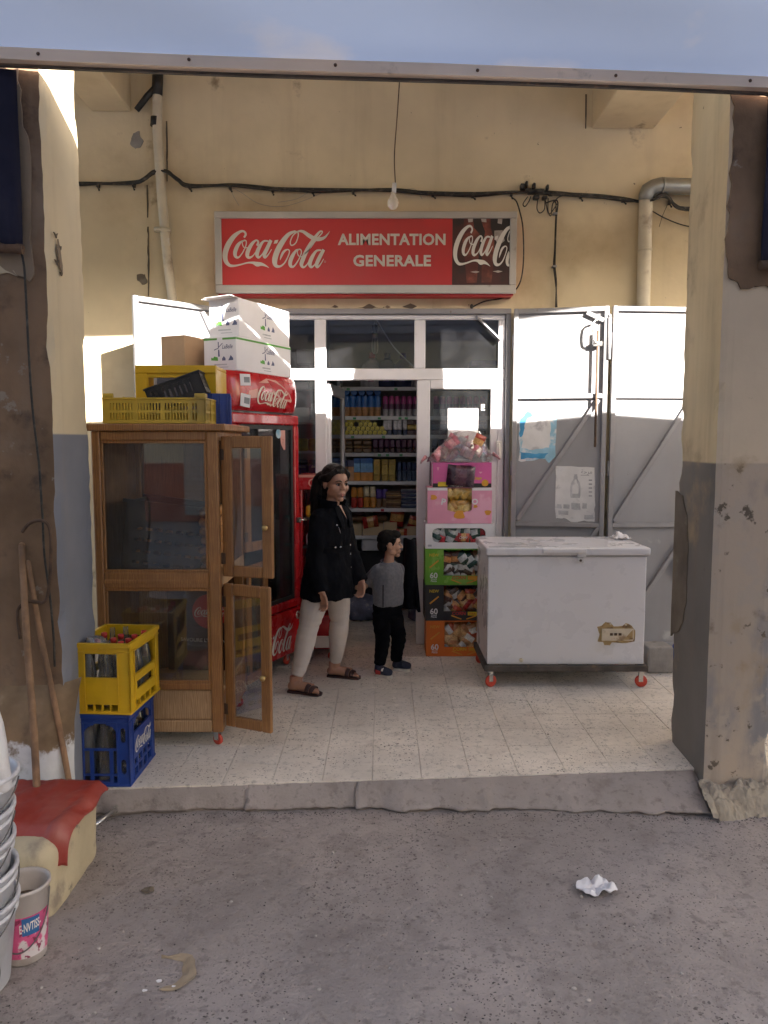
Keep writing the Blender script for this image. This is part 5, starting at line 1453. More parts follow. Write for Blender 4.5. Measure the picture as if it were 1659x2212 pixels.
# ------------------------------------------------------------------ boxes stacked on the fridge
M['leaf_green'] = mat('green_print', (.10,.32,.05), .6, .1, 8)
M['slate_print'] = mat('slate_blue_print', (.10,.11,.20), .6, .1, 8)
def carton(label, x0, y0, z0, w, d, h, green, open_top):
    t = thing('carton', label, 'box', Mfg @ Vector((x0, y0, z0)), fr_ang)
    mb = MB(); mb.box((0, 0, 0), (w, d, h), .004); put('box_body', mb, M['carton_white'], t)
    def face_prints(Mx, fw_, s, txt):
        mb = MB(); cx = fw_*.52
        # windmill: tower, sails, hills, arches
        for pts in ([(cx-.02, h*.42), (cx-.005, h*.42), (cx-.009, h*.62), (cx-.019, h*.62)], [(cx-.05,h*.60),(cx-.012,h*.66),(cx-.012,h*.68),(cx-.05,h*.63)], [(cx+.02,h*.80),(cx-.013,h*.68),(cx-.018,h*.69),(cx+.015,h*.81)], [(cx-.02,h*.84),(cx-.012,h*.84),(cx-.013,h*.66),(cx-.019,h*.66)],
                    [(cx+.012,h*.30),(cx+.040,h*.30),(cx+.040,h*.36),(cx+.026,h*.43),(cx+.012,h*.36)], [(cx+.06,h*.30),(cx+.10,h*.30),(cx+.10,h*.36),(cx+.08,h*.45),(cx+.07,h*.36)]):
            mb.face([mb.vert(Mx @ Vector((x, -.0012, z))) for x, z in pts])
        add_text(mb, txt, .05, (cx+.055, -.0012, h*.70), width=.105*s, height=.034*s, bold=.012, shear=.35, M=Mx)
        put('print', mb, M['slate_print'], t)['kind'] = 'stuff'
        mb = MB(); mb.face([mb.vert(Mx @ Vector((x, -.0012, z))) for x, z in [(cx-.075,h*.32),(cx-.02,h*.30),(cx-.022,h*.40),(cx-.05,h*.43),(cx-.06,h*.38),(cx-.075,h*.40)]]); put('green_print', mb, M['leaf_green'], t)
        mb = MB(); mb.box((cx-.05, -.0012, h*.17), (cx+.05, -.0002, h*.205), 0, Mx); mb.box((cx-.03, -.0012, h*.10), (cx+.06, -.0002, h*.12), 0, Mx); o = put('small_print', mb, M['print_grey2'], t)
        o['kind'] = 'stuff'
    fr2 = side_frames(w, d)
    face_prints(fr2['front'][0], w, 1.0, 'LaBelle'); face_prints(fr2['left'][0], d, .8, 'LaBelle')
    if green:
        for Mx, a, b in ((fr2['front'][0], .0, w), (fr2['left'][0], 0, d*.42), (fr2['left'][0], d*.58, d)):
            mb = MB(); mb.box((a+.001, -.0013, h*.90), (b-.001, -.0002, h*.955), 0, Mx); put('green_band', mb, M['leaf_green'], t)
    if open_top:
        mb = MB(); add_text(mb, '18 Kg', .03, (d*.22, -.0013, h*.30), width=.06, bold=.02, M=fr2['left'][0], rot=.12); put('stamp', mb, M['print_grey'], t)
        mb = MB(); c = [mb.vert(p) for p in ((0, 0, h), (0, d, h), (-.06, d*.98, h+.004), (-.065, .02, h+.010))]; mb.face(c)
        c = [mb.vert(p) for p in ((0, d, h), (w, d, h), (w, d+.06, h+.012), (0, d+.06, h+.006))]; mb.face(c); o = put('flap', mb, M['carton_side'], t)
        s_ = o.modifiers.new('thickness', 'SOLIDIFY'); s_.thickness = .004
    return t
carton('white windmill carton with a green band, lower of the two on the fridge', .10, .02, FH+.002, .68, .26, .225, True, False)
carton('open white windmill carton, upper of the two on the fridge', .15, .03, FH+.228, .63, .24, .250, False, True)
mb = MB(); mb.box((0, 0, 0), (.40, .20, .24), .005); o = solo('carton', mb, M['card'], 'brown cardboard box on the fridge behind the white cartons', 'box', Mfg @ Vector((.03, .38, FH+.002)), (0, 0, fr_ang))
# red counter cooler partly hidden behind the woman
rc = thing('display_cooler', 'low red open display cooler behind the woman', 'cooler', (-.66, 5.80, 0))
mb = MB(); mb.box((0, 0, .10), (.04, .42, 1.40), .006); mb.box((.26, 0, .10), (.30, .42, 1.40), .006); mb.box((.041, 0, .10), (.259, .42, .36), .006); mb.box((.041, .38, .361), (.259, .42, 1.30)); put('body', mb, M['red'], rc)
mb = MB(); mb.box((-.01, -.02, 1.33), (.31, .43, 1.44), .012); put('header', mb, M['red'], rc)
mb = MB(); mb.box((-.008, -.022, 1.425), (.308, -.0205, 1.445)); put('trim', mb, M['peach'], rc)
mb = MB(); add_text(mb, 'C I[]', .05, (.17, -.0215, 1.375), width=.16, bold=.01); put('lettering', mb, M['peach'], rc)
for z in (.62, .88, 1.10):
    mb = MB(); mb.box((.041, .03, z), (.259, .379, z+.015)); put('shelf', mb, M['dark'], rc)
for x in (.05, .25):
    for y in (.06, .36): caster(rc, x, y, .034, h=.10)
M['y_print'] = mat('yellow_packet', (.62,.36,.03), .4, .2, 12)
for k, (z, m_, lb) in enumerate(((1.116, 'y_print', 'yellow packet on the upper shelf of the red cooler'), (.896, 'carton_white', 'white packet on the middle shelf of the red cooler'))):
    mb = MB(); mb.box((0, 0, 0), (.16, .12, .09), .02); solo('packet', mb, M[m_], lb, 'packet', (-.60, 5.85, z))
mb = MB(); mb.box((0,0,0), (.16,.02,.09), .004); t = thing('label_plate', 'white label plate at the foot of the red cooler', 'label', (-.53, 5.765, .12)); put('plate', mb, M['print_white'], t)
# ------------------------------------------------------------------ chest freezer on its dolly
fz = thing('chest_freezer', 'white chest freezer with a rust-stained control panel standing on a wheeled frame', 'freezer', (.712, 5.20, .158))
fw_, fd_, fh_ = 1.085, .60, .755
M['stain'] = mat('yellowed_rust_stain', (.40,.28,.13), .7, .3, 14, .2, 30, spots=[((.16,.09,.04), 14, .58, .08)])
M['freezer'] = mat('freezer_white_enamel', (.70,.69,.72), .3, .02, 2, coat=.15, spots=[((.64,.61,.58), 2.0, .70, .12), ((.45,.36,.28), 13, .785, .008)])
mb = MB(); mb.box((0, 0, 0), (fw_, fd_, fh_), .008); put('freezer_body', mb, M['freezer'], fz)
mb = MB(); mb.box((-.004, -.004, fh_+.0005), (fw_+.004, fd_, fh_+.0085)); put('lid_seal', mb, M['grey_bar'], fz)
mb = MB(); mb.box((-.018, -.026, fh_+.009), (fw_+.018, fd_, fh_+.062), .012); put('lid', mb, M['freezer'], fz)
mb = MB(); mb.box((.36, -.058, fh_+.028), (.66, -.034, fh_+.060), .008); mb.box((.36, -.0335, fh_+.02), (.42, -.0255, fh_+.056), .003); mb.box((.60, -.0335, fh_+.0), (.66, -.0255, fh_+.056), .003); put('lid_handle', mb, M['plastic_white'], fz)
mb = MB(); mb.box((.605, -.014, fh_-.045), (.65, -.0005, fh_-.006), .004); lk = put('lock', mb, M['plastic_white'], fz)
mb = MB(); mb.lathe([(.009,0),(.009,.002),(.004,.0025)], n=12, M=Matrix.Translation((.628, -.0145, fh_-.026)) @ Matrix.Rotation(R(90), 4, 'X')); put('keyhole', mb, M['dark_gap'], lk)
mb = MB()
P = [(.02,.03),(.10,.012),(.18,.03),(.20,.055),(.09,.07),(.03,.06)]
for (ox, oy, s) in ((.07,.10,1.0),(.30,.16,.5)): mb.face([mb.vert((ox + a*s, oy + b*s*2.2, fh_+.0635)) for a, b in P])
put('lid_print', mb, M['print_grey2'], fz)
mb = MB(); mb.box((.005, .004, fh_+.0622), (.33, .035, fh_+.0632)); put('lid_label', mb, M['print_grey'], fz)
# control panel, with the stains around it
def cp(x, y): p = W(x, y, 5.195); return p.x - .712, p.z - .158
P = [cp(*q) for q in ((1290,1354),(1300,1352),(1308,1343),(1320,1345),(1326,1354),(1345,1352),(1352,1346),(1366,1352),(1372,1362),(1371,1386),(1352,1389),(1322,1388),(1318,1395),(1306,1394),(1303,1387),(1292,1386),(1295,1370))]
mb = MB()
P2 = ragged(P, 4, .006, 4); mb.face([mb.vert((p.x, -.0012, p.z)) for p in P2]); put('rust_stain', mb, M['stain'], fz)
M['beige_plastic'] = mat('beige_control_plastic', (.60,.52,.40), .5, .1, 9, spots=[((.30,.20,.11), 9, .62, .06)])
a = cp(1300, 1358); b = cp(1368, 1384)
mb = MB(); mb.box((a[0], -.010, b[1]), (b[0], -.0016, a[1]), .003); c = put('control_panel', mb, M['beige_plastic'], fz)
for k in range(3):
    x = a[0] + .055 + k*.030; z = (a[1]+b[1])/2 + .004
    mb = MB(); mb.box((x, -.0125, z-.009), (x+.020, -.0102, z+.009), .001); put('button', mb, M['rust'], c)
mb = MB(); mb.prism([(a[0]+.15, b[1]+.008), (b[0]-.006, b[1]+.010), (b[0]-.006, a[1]-.006)], -.0112, -.0102); put('torn_label', mb, M['stain'], c)
for x, y in ((1319, 1348), (1352, 1350)):
    q = cp(x, y); mb = MB(); mb.lathe([(.007,0),(.007,.004),(.003,.005)], n=10, M=Matrix.Translation((q[0], -.0015, q[1])) @ Matrix.Rotation(R(90), 4, 'X')); put('screw', mb, M['beige_plastic'], fz)
q = cp(1126, 1426); mb = MB(); mb.lathe([(.014,0),(.014,.008),(.006,.012)], n=12, M=Matrix.Translation((q[0], -.001, q[1])) @ Matrix.Rotation(R(90), 4, 'X')); put('drain_plug', mb, M['beige_plastic'], fz)
dl = thing('dolly', 'dark steel wheeled frame with red casters under the white freezer', 'dolly', (.69, 5.17, 0))
for p, q in (((0, .02, .136), (1.13, .02, .136)), ((0, .62, .136), (1.13, .62, .136)), ((.02, .041, .136), (.02, .599, .136)), ((1.11, .041, .136), (1.11, .599, .136)), ((.565, .041, .136), (.565, .599, .136))):
    mb = MB(); mb.bar(p, q, .04, .040, bev=.003); put('frame_bar', mb, M['dark_gap'], dl)
for x in (.045, 1.085):
    for y in (.03, .60): caster(dl, x, y, .042, h=.115, rot=random.uniform(-.5, .5))
# rag on the lid
mb = MB()
def rag(u, v):
    q = Vector((u*3, v*3, 2)); r_ = .05*(1 + .4*noise.noise(q*2))
    return (1.70 + .12*u + .02*noise.noise(q), 5.58 + .16*v + .02*noise.noise(q+Vector((5,0,0))), .982 + .028*abs(noise.noise(q*1.7)) + .045*math.exp(-((u-.35)**2+(v-.5)**2)*14))
mb.sheet(rag, 18, 18); solo('rag', mb, M['carton_white'], 'crumpled white rag on the right back corner of the freezer lid', 'rag')
mb = MB(); mb.box((0, 0, 0), (.19, .19, .195), .012)
for i, v in enumerate(mb.v): q = Vector(v); mb.v[i] = tuple(q + Vector((.004*noise.noise(q*30), .004*noise.noise(q*31+Vector((3,0,0))), .004*noise.noise(q*29))))
solo('concrete_block', mb, M['concrete'], 'grey concrete block on the floor right of the freezer', 'block', (1.93, 5.50, .001))
mb = MB(); mb.lathe([(.06,.0),(.07,.005),(.072,.19),(.06,.205),(.045,.21)], n=18); solo('canister', mb, M['blue_crate'], 'blue plastic canister behind the right pier beside the concrete block', 'canister', (2.205, 5.56, .001))

# ------------------------------------------------------------------ snack cartons stacked by the door
def packet_mesh(w, h, d, nx=8, nz=10, seed=0.0):
    """filled pillow packet with crimped ends, lying in xz, front towards -y"""
    mb = MB(); mb.sm = True
    for sgn in (-1, 1):
        ids = []
        for j in range(nz+1):
            row = []
            for i in range(nx+1):
                u = i/nx*2-1; v = j/nz*2-1
                f = max(0, (1-abs(u)**2.2))**.5 * max(0, (1-abs(v)**3.0))**.6
                x = u*w/2*(1-.06*(1-abs(v))); z = v*h/2
                q = Vector((x*30, z*30, seed))
                row.append(mb.vert((x, sgn*(d/2*f*(1+.35*noise.noise(q)) + .0006), z)))
            ids.append(row)
        for j in range(nz):
            for i in range(nx):
                mb.cur = (0 if (j < nz*.30 or j > nz*.92) else (1 if j < nz*.66 else 2)) if sgn < 0 else 0
                a = (ids[j][i], ids[j][i+1], ids[j+1][i+1], ids[j+1][i])
                mb.face(a if sgn < 0 else a[::-1])
    return mb
def pk(name, c1, c2, c3):
    return [mat(name + k, c, .32, .25, 30, .35, 45, spec=.6, coat=.2) for k, c in (('_foil', c1), ('_print', c2), ('_panel', c3))]
PK = {'gold': pk('gold_packet', (.50,.30,.05), (.62,.45,.16), (.40,.20,.03)),
      'green': pk('dark_green_packet', (.012,.05,.035), (.40,.02,.03), (.02,.075,.05)),
      'green2': pk('dark_green_packet_back', (.012,.05,.035), (.50,.52,.52), (.02,.065,.05)),
      'brown': pk('brown_corn_packet', (.045,.028,.020), (.50,.22,.07), (.10,.035,.025)),
      'brown2': pk('silver_brown_packet', (.05,.032,.025), (.48,.47,.46), (.09,.05,.03)),
      'red': pk('red_packet', (.35,.02,.015), (.55,.30,.10), (.40,.05,.02)),
      'amber': pk('clear_corn_packet', (.50,.27,.11), (.62,.38,.17), (.48,.20,.08)),
      'amber2': pk('white_corn_packet', (.55,.30,.14), (.66,.65,.62), (.50,.10,.04)),
      'purple': pk('dark_purple_packet', (.035,.012,.028), (.10,.035,.055), (.05,.018,.035)),
      'pink': pk('pink_packet', (.50,.13,.17), (.62,.30,.31), (.55,.18,.22)),
      'silver': pk('pale_pink_packet', (.50,.40,.38), (.60,.35,.35), (.46,.16,.20))}
PMESH = {k: packet_mesh(.115, .15, .045, seed=i*1.7).mesh('packet', v) for i, (k, v) in enumerate(PK.items())}
def packet(kind, loc, rot, label, group, s=1.0, name='snack_packet'):
    o = put(name, PMESH[kind], None, None, loc, rot); o.scale = (s, s, s)
    o['label'] = label; o['category'] = 'snack packet'
    if group: o['group'] = group
    return o
BXW, BXD, BXY = .515, .26, 5.955
def snack_box(label, x0, z0, w, h, body, lid_holes, rot=0.0, d=BXD, thick=.006, open_=True):
    t = thing('snack_carton', label, 'box', (x0, BXY, z0), rot)
    mb = MB(); fr3 = side_frames(w, d)
    crate_side(mb, w, h, thick, lid_holes, fr3['front'][0]); put('front_panel', mb, body, t)
    for sd in ('left', 'right', 'back'):
        mb = MB(); Mx, wd_ = fr3[sd]; mb.box((.0 if sd == 'back' else .0063, 0, 0), (wd_ - (.0 if sd == 'back' else .0063), thick, h), 0, Mx); put('side_panel', mb, body if sd != 'left' or not isinstance(body, list) else body, t)
    mb = MB(); mb.box((.007, .007, .0), (w-.007, d-.007, .004)); mb.box((.007, .007, h-.004), (w-.007, d-.007, h)); put('end_panel', mb, body, t)
    return t
M['c_orange'] = mat('orange_carton', (.62,.14,.012), .55, .08, 4); M['c_black'] = mat('black_carton', (.020,.017,.018), .5, .2, 4)
M['c_green'] = mat('green_carton', (.12,.33,.02), .55, .15, 4, spots=[((.21,.42,.06), 5, .55, .02)])
M['c_pink'] = mat('pale_pink_carton', (.70,.30,.42), .55, .08, 3, spots=[((.74,.38,.50), 4, .56, .03)])
M['c_magenta'] = mat('magenta_carton', (.56,.10,.30), .45, .12, 4, coat=.3)
M['p_yellow'] = mat('yellow_print', (.58,.40,.02), .55, .1, 8); M['p_orange'] = mat('orange_print', (.62,.27,.03), .55, .1, 8)
M['p_white'] = mat('white_print', (.70,.68,.68), .55, .05, 8)
def corn_box(colour, x0, z0, rot, label, pks, newcol, h=.285, grp=''):
    t = snack_box(label, x0, z0, BXW, h, M[colour], [(.145, .075, BXW-.02, h-.008)], rot)
    mb = MB(); add_text(mb, 'NEW', .05, (.070, -.0016, h*.83), width=.075, bold=.025); put('lettering', mb, M[newcol], t)
    mb = MB(); add_text(mb, '60', .05, (.068, -.0016, h*.265), width=.060, bold=.02); put('lettering', mb, M['p_white'], t)
    mb = MB(); add_text(mb, 'Pieces', .02, (.068, -.0016, h*.11), width=.045, bold=.015); add_text(mb, '\uFE94\uFECC\uFEC4\uFED7', .02, (.068, -.0016, h*.165), width=.045, bold=.01); o = put('small_print', mb, M['p_white'], t); o['kind'] = 'stuff'
    mb = MB(); mb.bar((.035, -.002, h*.48), (.105, -.002, h*.68), .002, .011); put('corn_stick_print', mb, M['p_orange'], t)
    mb = MB(); add_text(mb, 'CORN', .05, (.265, -.0016, .058), width=.105, bold=.02); put('lettering', mb, M['p_yellow'] if colour == 'c_orange' else M['red_print'], t)
    mb = MB(); mb.prism([(.335, .042), (.40, .038), (.50, .055), (.50, .072), (.40, .070), (.335, .072)], -.0022, -.0006); put('yellow_band', mb, M['p_orange'] if colour != 'c_black' else M['p_yellow'], t)
    mb = MB(); add_text(mb, 'STICK', .03, (.372, -.0032, .056), width=.05, bold=.015); put('lettering', mb, M['p_yellow'] if colour != 'c_black' else M['red_print'], t)
    for a, b in (((.205, .042), (.285, .012)), ((.325, .013), (.40, .038))):
        mb = MB(); mb.bar((a[0], -.002, a[1]), (b[0], -.002, b[1]), .002, .009); put('corn_stick_print', mb, M['p_orange'], t)
    # packets piled up behind the opening
    ca, sa = math.cos(rot), math.sin(rot)
    random.seed(int(z0*100)+5)
    n = 0
    for row in range(3):
        for c in range(6):
            for layer in range(2):
                lx = .175 + c*.062 + random.uniform(-.015, .015); ly = .05 + layer*.06 + random.uniform(-.008, .008); lz = .06 + row*.068 + random.uniform(-.012, .012)
                if lz > h-.055: lz = h-.06
                loc = (x0 + lx*ca - ly*sa, BXY + lx*sa + ly*ca, z0 + lz)
                k = pks[random.randrange(len(pks))]
                packet(k, loc, (random.uniform(-.35, .35), random.uniform(-1.1, 1.1) + (PI if random.random() < .3 else 0), random.uniform(-.35, .35)), grp, grp, .74); n += 1
    return t
corn_box('c_orange', .333, .001, 0, 'orange carton marked NEW 60 CORN, lowest of the stack by the door', ['amber', 'amber', 'amber2'], 'p_orange', grp='clear corn snack packet in the orange carton')
corn_box('c_black', .325, .287, R(1.0), 'black carton marked NEW 60 CORN between the orange and green ones', ['brown', 'brown', 'brown2', 'red'], 'p_yellow', grp='brown corn snack packet in the black carton')
corn_box('c_green', .322, .573, R(-.5), 'green carton marked NEW 60 CORN above the black one', ['brown', 'brown2', 'green2', 'amber'], 'p_yellow', grp='brown and silver corn snack packet in the green carton')
# white carton with an oval window
h = .195; z0 = .860; x0 = .322
hs = [(.075, .055, .455, .150)]
for k in range(4):
    a0 = k/4; hw = .03*math.sqrt(max(0, 1-((k+.5)/4)**2))
    hs += [(.075-hw+.02*0, .150, .0, .0)] if False else []
hs = [(.055, .048, .470, .160)]
wt = snack_box('white carton with a wide window of dark green packets, under the pale pink one', x0, z0, .535, h, M['carton_white'], hs)
mb = MB()
for cx, cz, sx, sz in ((.055,.048,1,1),(.470,.048,-1,1),(.055,.160,1,-1),(.470,.160,-1,-1)):
    r_ = .042; pts = [(cx, cz)] + [(cx + sx*(r_ - r_*math.sin(t*PI/2/6)), cz + sz*(r_ - r_*math.cos(t*PI/2/6))) for t in range(7)]
    mb.prism(pts, .0005, .0055)
o = put('window_corner', mb, M['carton_white'], wt); o['kind'] = 'stuff'
mb = MB(); mb.box((.02, -.0012, .016), (.05, -.0002, .032)); mb.box((.43, -.0012, .018), (.455, -.0002, .032)); o = put('small_print', mb, M['print_grey2'], wt); o['kind'] = 'stuff'
random.seed(3)
for row in range(2):
    for c in range(7):
        for layer in range(2):
            k = ['green', 'green2', 'green2', 'green'][random.randrange(4)]
            packet(k, (x0 + .075 + c*.062 + random.uniform(-.012,.012), BXY + .045 + layer*.055, z0 + .065 + row*.062 + random.uniform(-.008,.008)), (random.uniform(-.3,.3), random.choice((0, PI/2, -PI/2, .4, -.5)) + random.uniform(-.2,.2), random.uniform(-.3,.3)), 'dark green snack packet in the window of the white carton', 'packets in the white carton', .72)
mb = MB(); add_text(mb, 'Chipsy', .05, (0, -.001, 0), width=.07, bold=.01, shear=.3)
solo('packet_print', mb, M['p_white'], 'white slanted lettering on a red packet in the white carton', 'lettering', (x0+.30, BXY+.012, z0+.085), (0, R(-6), 0))
packet('red', (x0+.30, BXY+.030, z0+.085), (0, PI/2+.1, 0), 'red packet lying in front in the window of the white carton', None, .62)
# pale pink carton with a torn opening full of gold packets
h = .280; z0 = 1.057; x0 = .338; w = .500
pkb = snack_box('pale pink carton full of gold packets, above the white one', x0, z0, w, h, M['c_pink'], [(.155, .105, .345, h)] + oval_hole(1, .155, .088, .345, .14, 4))
mb = MB(); mb.box((0, -.0015, h-.022), (.154, -.0003, h)); put('white_edge', mb, M['carton_white'], pkb); mb = MB(); mb.box((.346, -.0015, h-.022), (w, -.0003, h)); put('white_edge', mb, M['carton_white'], pkb)
mb = MB(); Mx = side_frames(w, BXD)['left'][0]; mb.box((.007, -.0015, .002), (BXD-.007, -.0003, h-.002), 0, Mx); put('side_print', mb, M['carton_side'], pkb)
mb = MB(); add_text(mb, 'P', .08, (.125, -.0016, .170), height=.052, bold=.035, rot=-.15); put('lettering', mb, M['p_white'], pkb)
mb = MB(); add_text(mb, 'O', .08, (.368, -.0016, .172), height=.046, bold=.035); put('lettering', mb, M['p_white'], pkb)
for (cx, cz, r_) in ((.045,.205,.024), (.47,.085,.024), (.372,.135,.015), (.25,.07,.040)):
    mb = MB(); n = 14; mb.face([mb.vert((cx + r_*(1+.25*math.sin(3*a_*2*PI/n+cx*40))*math.cos(a_*2*PI/n), -.0013, cz + r_*(1+.2*math.cos(2*a_*2*PI/n))*math.sin(a_*2*PI/n))) for a_ in range(n)]); put('orange_print', mb, M['p_orange'], pkb)
random.seed(9)
for row in range(3):
    for c in range(4):
        packet('gold', (x0 + .18 + c*.048 + random.uniform(-.01,.01), BXY + .04 + .05*(row % 2) + random.uniform(-.006,.006), z0 + .12 + row*.062), (random.uniform(-.3,.3), random.uniform(-1.2,1.2), random.uniform(-.4,.4)), 'gold snack packet in the torn opening of the pale pink carton', 'packets in the pale pink carton', .80)
# magenta carton
h = .190; z0 = 1.340; x0 = .378; w = .455
mg = snack_box('glossy magenta carton marked 120 PCS under the plastic bag', x0, z0, w, h, M['c_magenta'], [(.16, .035, .30, h-.02)])
mb = MB(); mb.box((.001, -.0016, .0), (w-.001, -.0003, .030)); put('black_band', mb, M['c_black'], mg)
mb = MB(); mb.box((.185, -.0026, .004), (.232, -.0017, .028)); put('white_plate', mb, M['p_white'], mg)
mb = MB(); add_text(mb, '120', .03, (.2085, -.0036, .016), width=.038, bold=.025); put('lettering', mb, M['print_black'], mg)
mb = MB(); add_text(mb, 'PCS', .03, (.255, -.0026, .017), width=.036, bold=.02); put('lettering', mb, M['p_white'], mg)
mb = MB(); add_text(mb, '\uFE94\uFECC\uFEC4\uFED7', .03, (.16, -.0026, .016), width=.042, bold=.01); put('lettering', mb, M['p_white'], mg)
mb = MB(); add_text(mb, 'Chips', .03, (.345, -.0014, .068), width=.068, bold=.035, rot=.06); put('lettering', mb, M['p_yellow'], mg)
mb = MB(); mb.lathe([(.027,0),(.027,.001)], n=20, M=Matrix.Translation((.405, -.0018, .034)) @ Matrix.Rotation(R(90), 4, 'X')); d_ = put('price_disc', mb, M['p_orange'], mg)
mb = MB(); add_text(mb, '5', .03, (.407, -.0034, .034), height=.03, bold=.02); put('lettering', mb, M['p_yellow'], d_)
mb = MB(); mb.box((.04, -.0028, .006), (.115, -.0017, .042)); put('yellow_sticker', mb, M['p_yellow'], mg)
for (a, b, c_, d__) in ((.03,.125,.05,.155), (.355,.105,.385,.12)):
    mb = MB(); mb.face([mb.vert((x, -.0013, z)) for x, z in ((a, d__), (c_, d__), ((a+c_)/2, b))]); put('white_print', mb, M['c_pink'], mg)
mb = MB(); mb.box((-.0012, .02, .01), (-.0002, .10, h-.01)); put('side_print', mb, M['carton_side'], mg)
packet('purple', (x0+.215, BXY-.012, z0+.088), (.1, PI/2+.10, .05), 'large dark purple packet hanging out of the front of the magenta carton', None, 1.42)
for k in range(4): packet('purple', (x0+.17+k*.04, BXY+.06, z0+.08+.02*(k % 2)), (.2, .5*k, .2), 'dark purple snack packet inside the magenta carton', 'packets in the magenta carton', .8)
# clear bag full of pink packets on top
random.seed(31)
for k in range(16):
    u = random.uniform(-1, 1); v = random.uniform(0, 1)
    x = .60 + u*.19*(1-.45*v); z = 1.575 + v*.135
    kd = ['pink', 'pink', 'silver'][k % 3]
    packet(kd, (x, 6.06 + random.uniform(-.07,.07), z), (random.uniform(-.6,.6), random.uniform(0,6), random.uniform(-.6,.6)), 'pink sweet packet inside the clear plastic bag', 'packets in the clear bag', .72)
packet('red', (.735, 6.01, 1.69), (.2, .4, .3), 'round red packet at the right end of the clear bag', None, .8)
mb = MB(); nb, mbb = 28, 14
def bag(u, v):
    a_ = u*2*PI; t = v
    r_ = (1 - .62*t**1.4) * (1 + .10*noise.noise(Vector((math.cos(a_)*2, math.sin(a_)*2, t*3))) + .06*noise.noise(Vector((math.cos(a_)*6, math.sin(a_)*6, t*9))))
    return (.595 + .255*r_*math.cos(a_) + .06*t, 6.075 + .125*r_*math.sin(a_), 1.533 + .235*t + .012*noise.noise(Vector((a_*2, t*5, 0))))
mb.sheet(bag, 40, 18); mb.face([mb.vert(bag(i/40, 1)) for i in range(40)])
solo('plastic_bag', mb, M['bag_clear'], 'clear plastic bag stuffed with pink packets on top of the magenta carton', 'plastic bag')
mb = MB(); mb.tube([(.85, 6.03, 1.60), (.885, 6.01, 1.575), (.905, 6.0, 1.555)], [.016,.010,.006], 8); mb.tube([(.33, 6.05, 1.575), (.30, 6.03, 1.545), (.285, 6.02, 1.52)], [.018,.010,.005], 8)
o = solo('bag_tie', mb, M['bag_pink'], 'twisted corner ends of the clear plastic bag', 'bag corner'); o['kind'] = 'stuff'
# ------------------------------------------------------------------ shelves inside the shop
M['shelf_white'] = mat('white_shelf_board', (.62,.61,.62), .45, .06, 4, spots=[((.45,.42,.40), 5, .66, .08)])
sh = thing('shelf_unit', 'white shop shelving full of packets behind the open doorway', 'shelves')
SHY = 7.50
SX0, SX1 = -.42, 1.10
LV = {1: 2.215, 2: 1.935, 3: 1.755, 4: 1.580, 5: 1.305, 6: 1.040, 7: .770}      # top faces
for k, z in LV.items():
    mb = MB(); mb.box((SX0, SHY, z-.016), (SX1, SHY+.36, z)); mb.box((SX0, SHY-.008, z-.034), (SX1, SHY-.0003, z+.002), .002); put('shelf_board', mb, M['shelf_white'], sh)
M['tag_green'] = mat('green_price_tag', (.06,.32,.12), .5, .1, 8)
for k, xs in {1: (-.36,.1), 2: (-.30,-.06,.14,.2), 3: (-.32,-.02), 4: (-.06,.02,.15)}.items():
    for x in xs:
        mb = MB(); mb.box((x, SHY-.0105, LV[k]-.030), (x+.03, SHY-.0085, LV[k]-.010)); put('price_tag', mb, M['tag_green'], sh)
mb = MB(); mb.box((-.03, SHY-.0105, LV[6]-.030), (.0, SHY-.0085, LV[6]-.006)); put('price_tag', mb, M['red_print'], sh)
mb = MB(); mb.box((SX0-.03, SHY+.0, 0), (SX0-.001, SHY+.37, 2.30), .002); mb.box((SX1+.001, SHY, 0), (SX1+.03, SHY+.37, 2.30), .002); put('shelf_upright', mb, M['shelf_white'], sh)
mb = MB(); mb.box((SX0, SHY+.361, 0), (SX1, SHY+.37, 2.30)); put('shelf_back', mb, M['shop_wall'], sh)
mb = MB(); mb.box((SX0+.2, SHY+.02, .62), (SX1, SHY+.30, .735), .004); put('drawer_panel', mb, M['shelf_white'], sh)
mb = MB(); mb.ball((.27, SHY+.012, .69), (.025,.012,.010), 10, 6); put('drawer_pull', mb, M['steel'], sh)
def PX(x): return (x-829.5)/FOC*SHY
def bandmesh(prof, bands, n=12):
    """turned object whose colour changes with height; bands = [(z limit, slot)]"""
    mb = MB(); mb.lathe(prof, n=n)
    for i, f in enumerate(mb.f):
        z = sum(mb.v[k][2] for k in f)/len(f); mb.m[i] = next((s for lim, s in bands if z <= lim), bands[-1][1])
    return mb
def boxmesh(w, d, h, bands, bev=.004, pillow=0.0):
    mb = MB(); zs = [0] + [b[0] for b in bands]
    for (za, (zb_, s)) in zip(zs, bands):
        mb.mat(s); mb.box((-w/2, -d/2, za + (.0003 if za else 0)), (w/2, d/2, zb_), bev)
    return mb
def sm(name, c, r_=.4, **k): return mat(name, c, r_, .25, 22, .2, 40, coat=.2, **k)
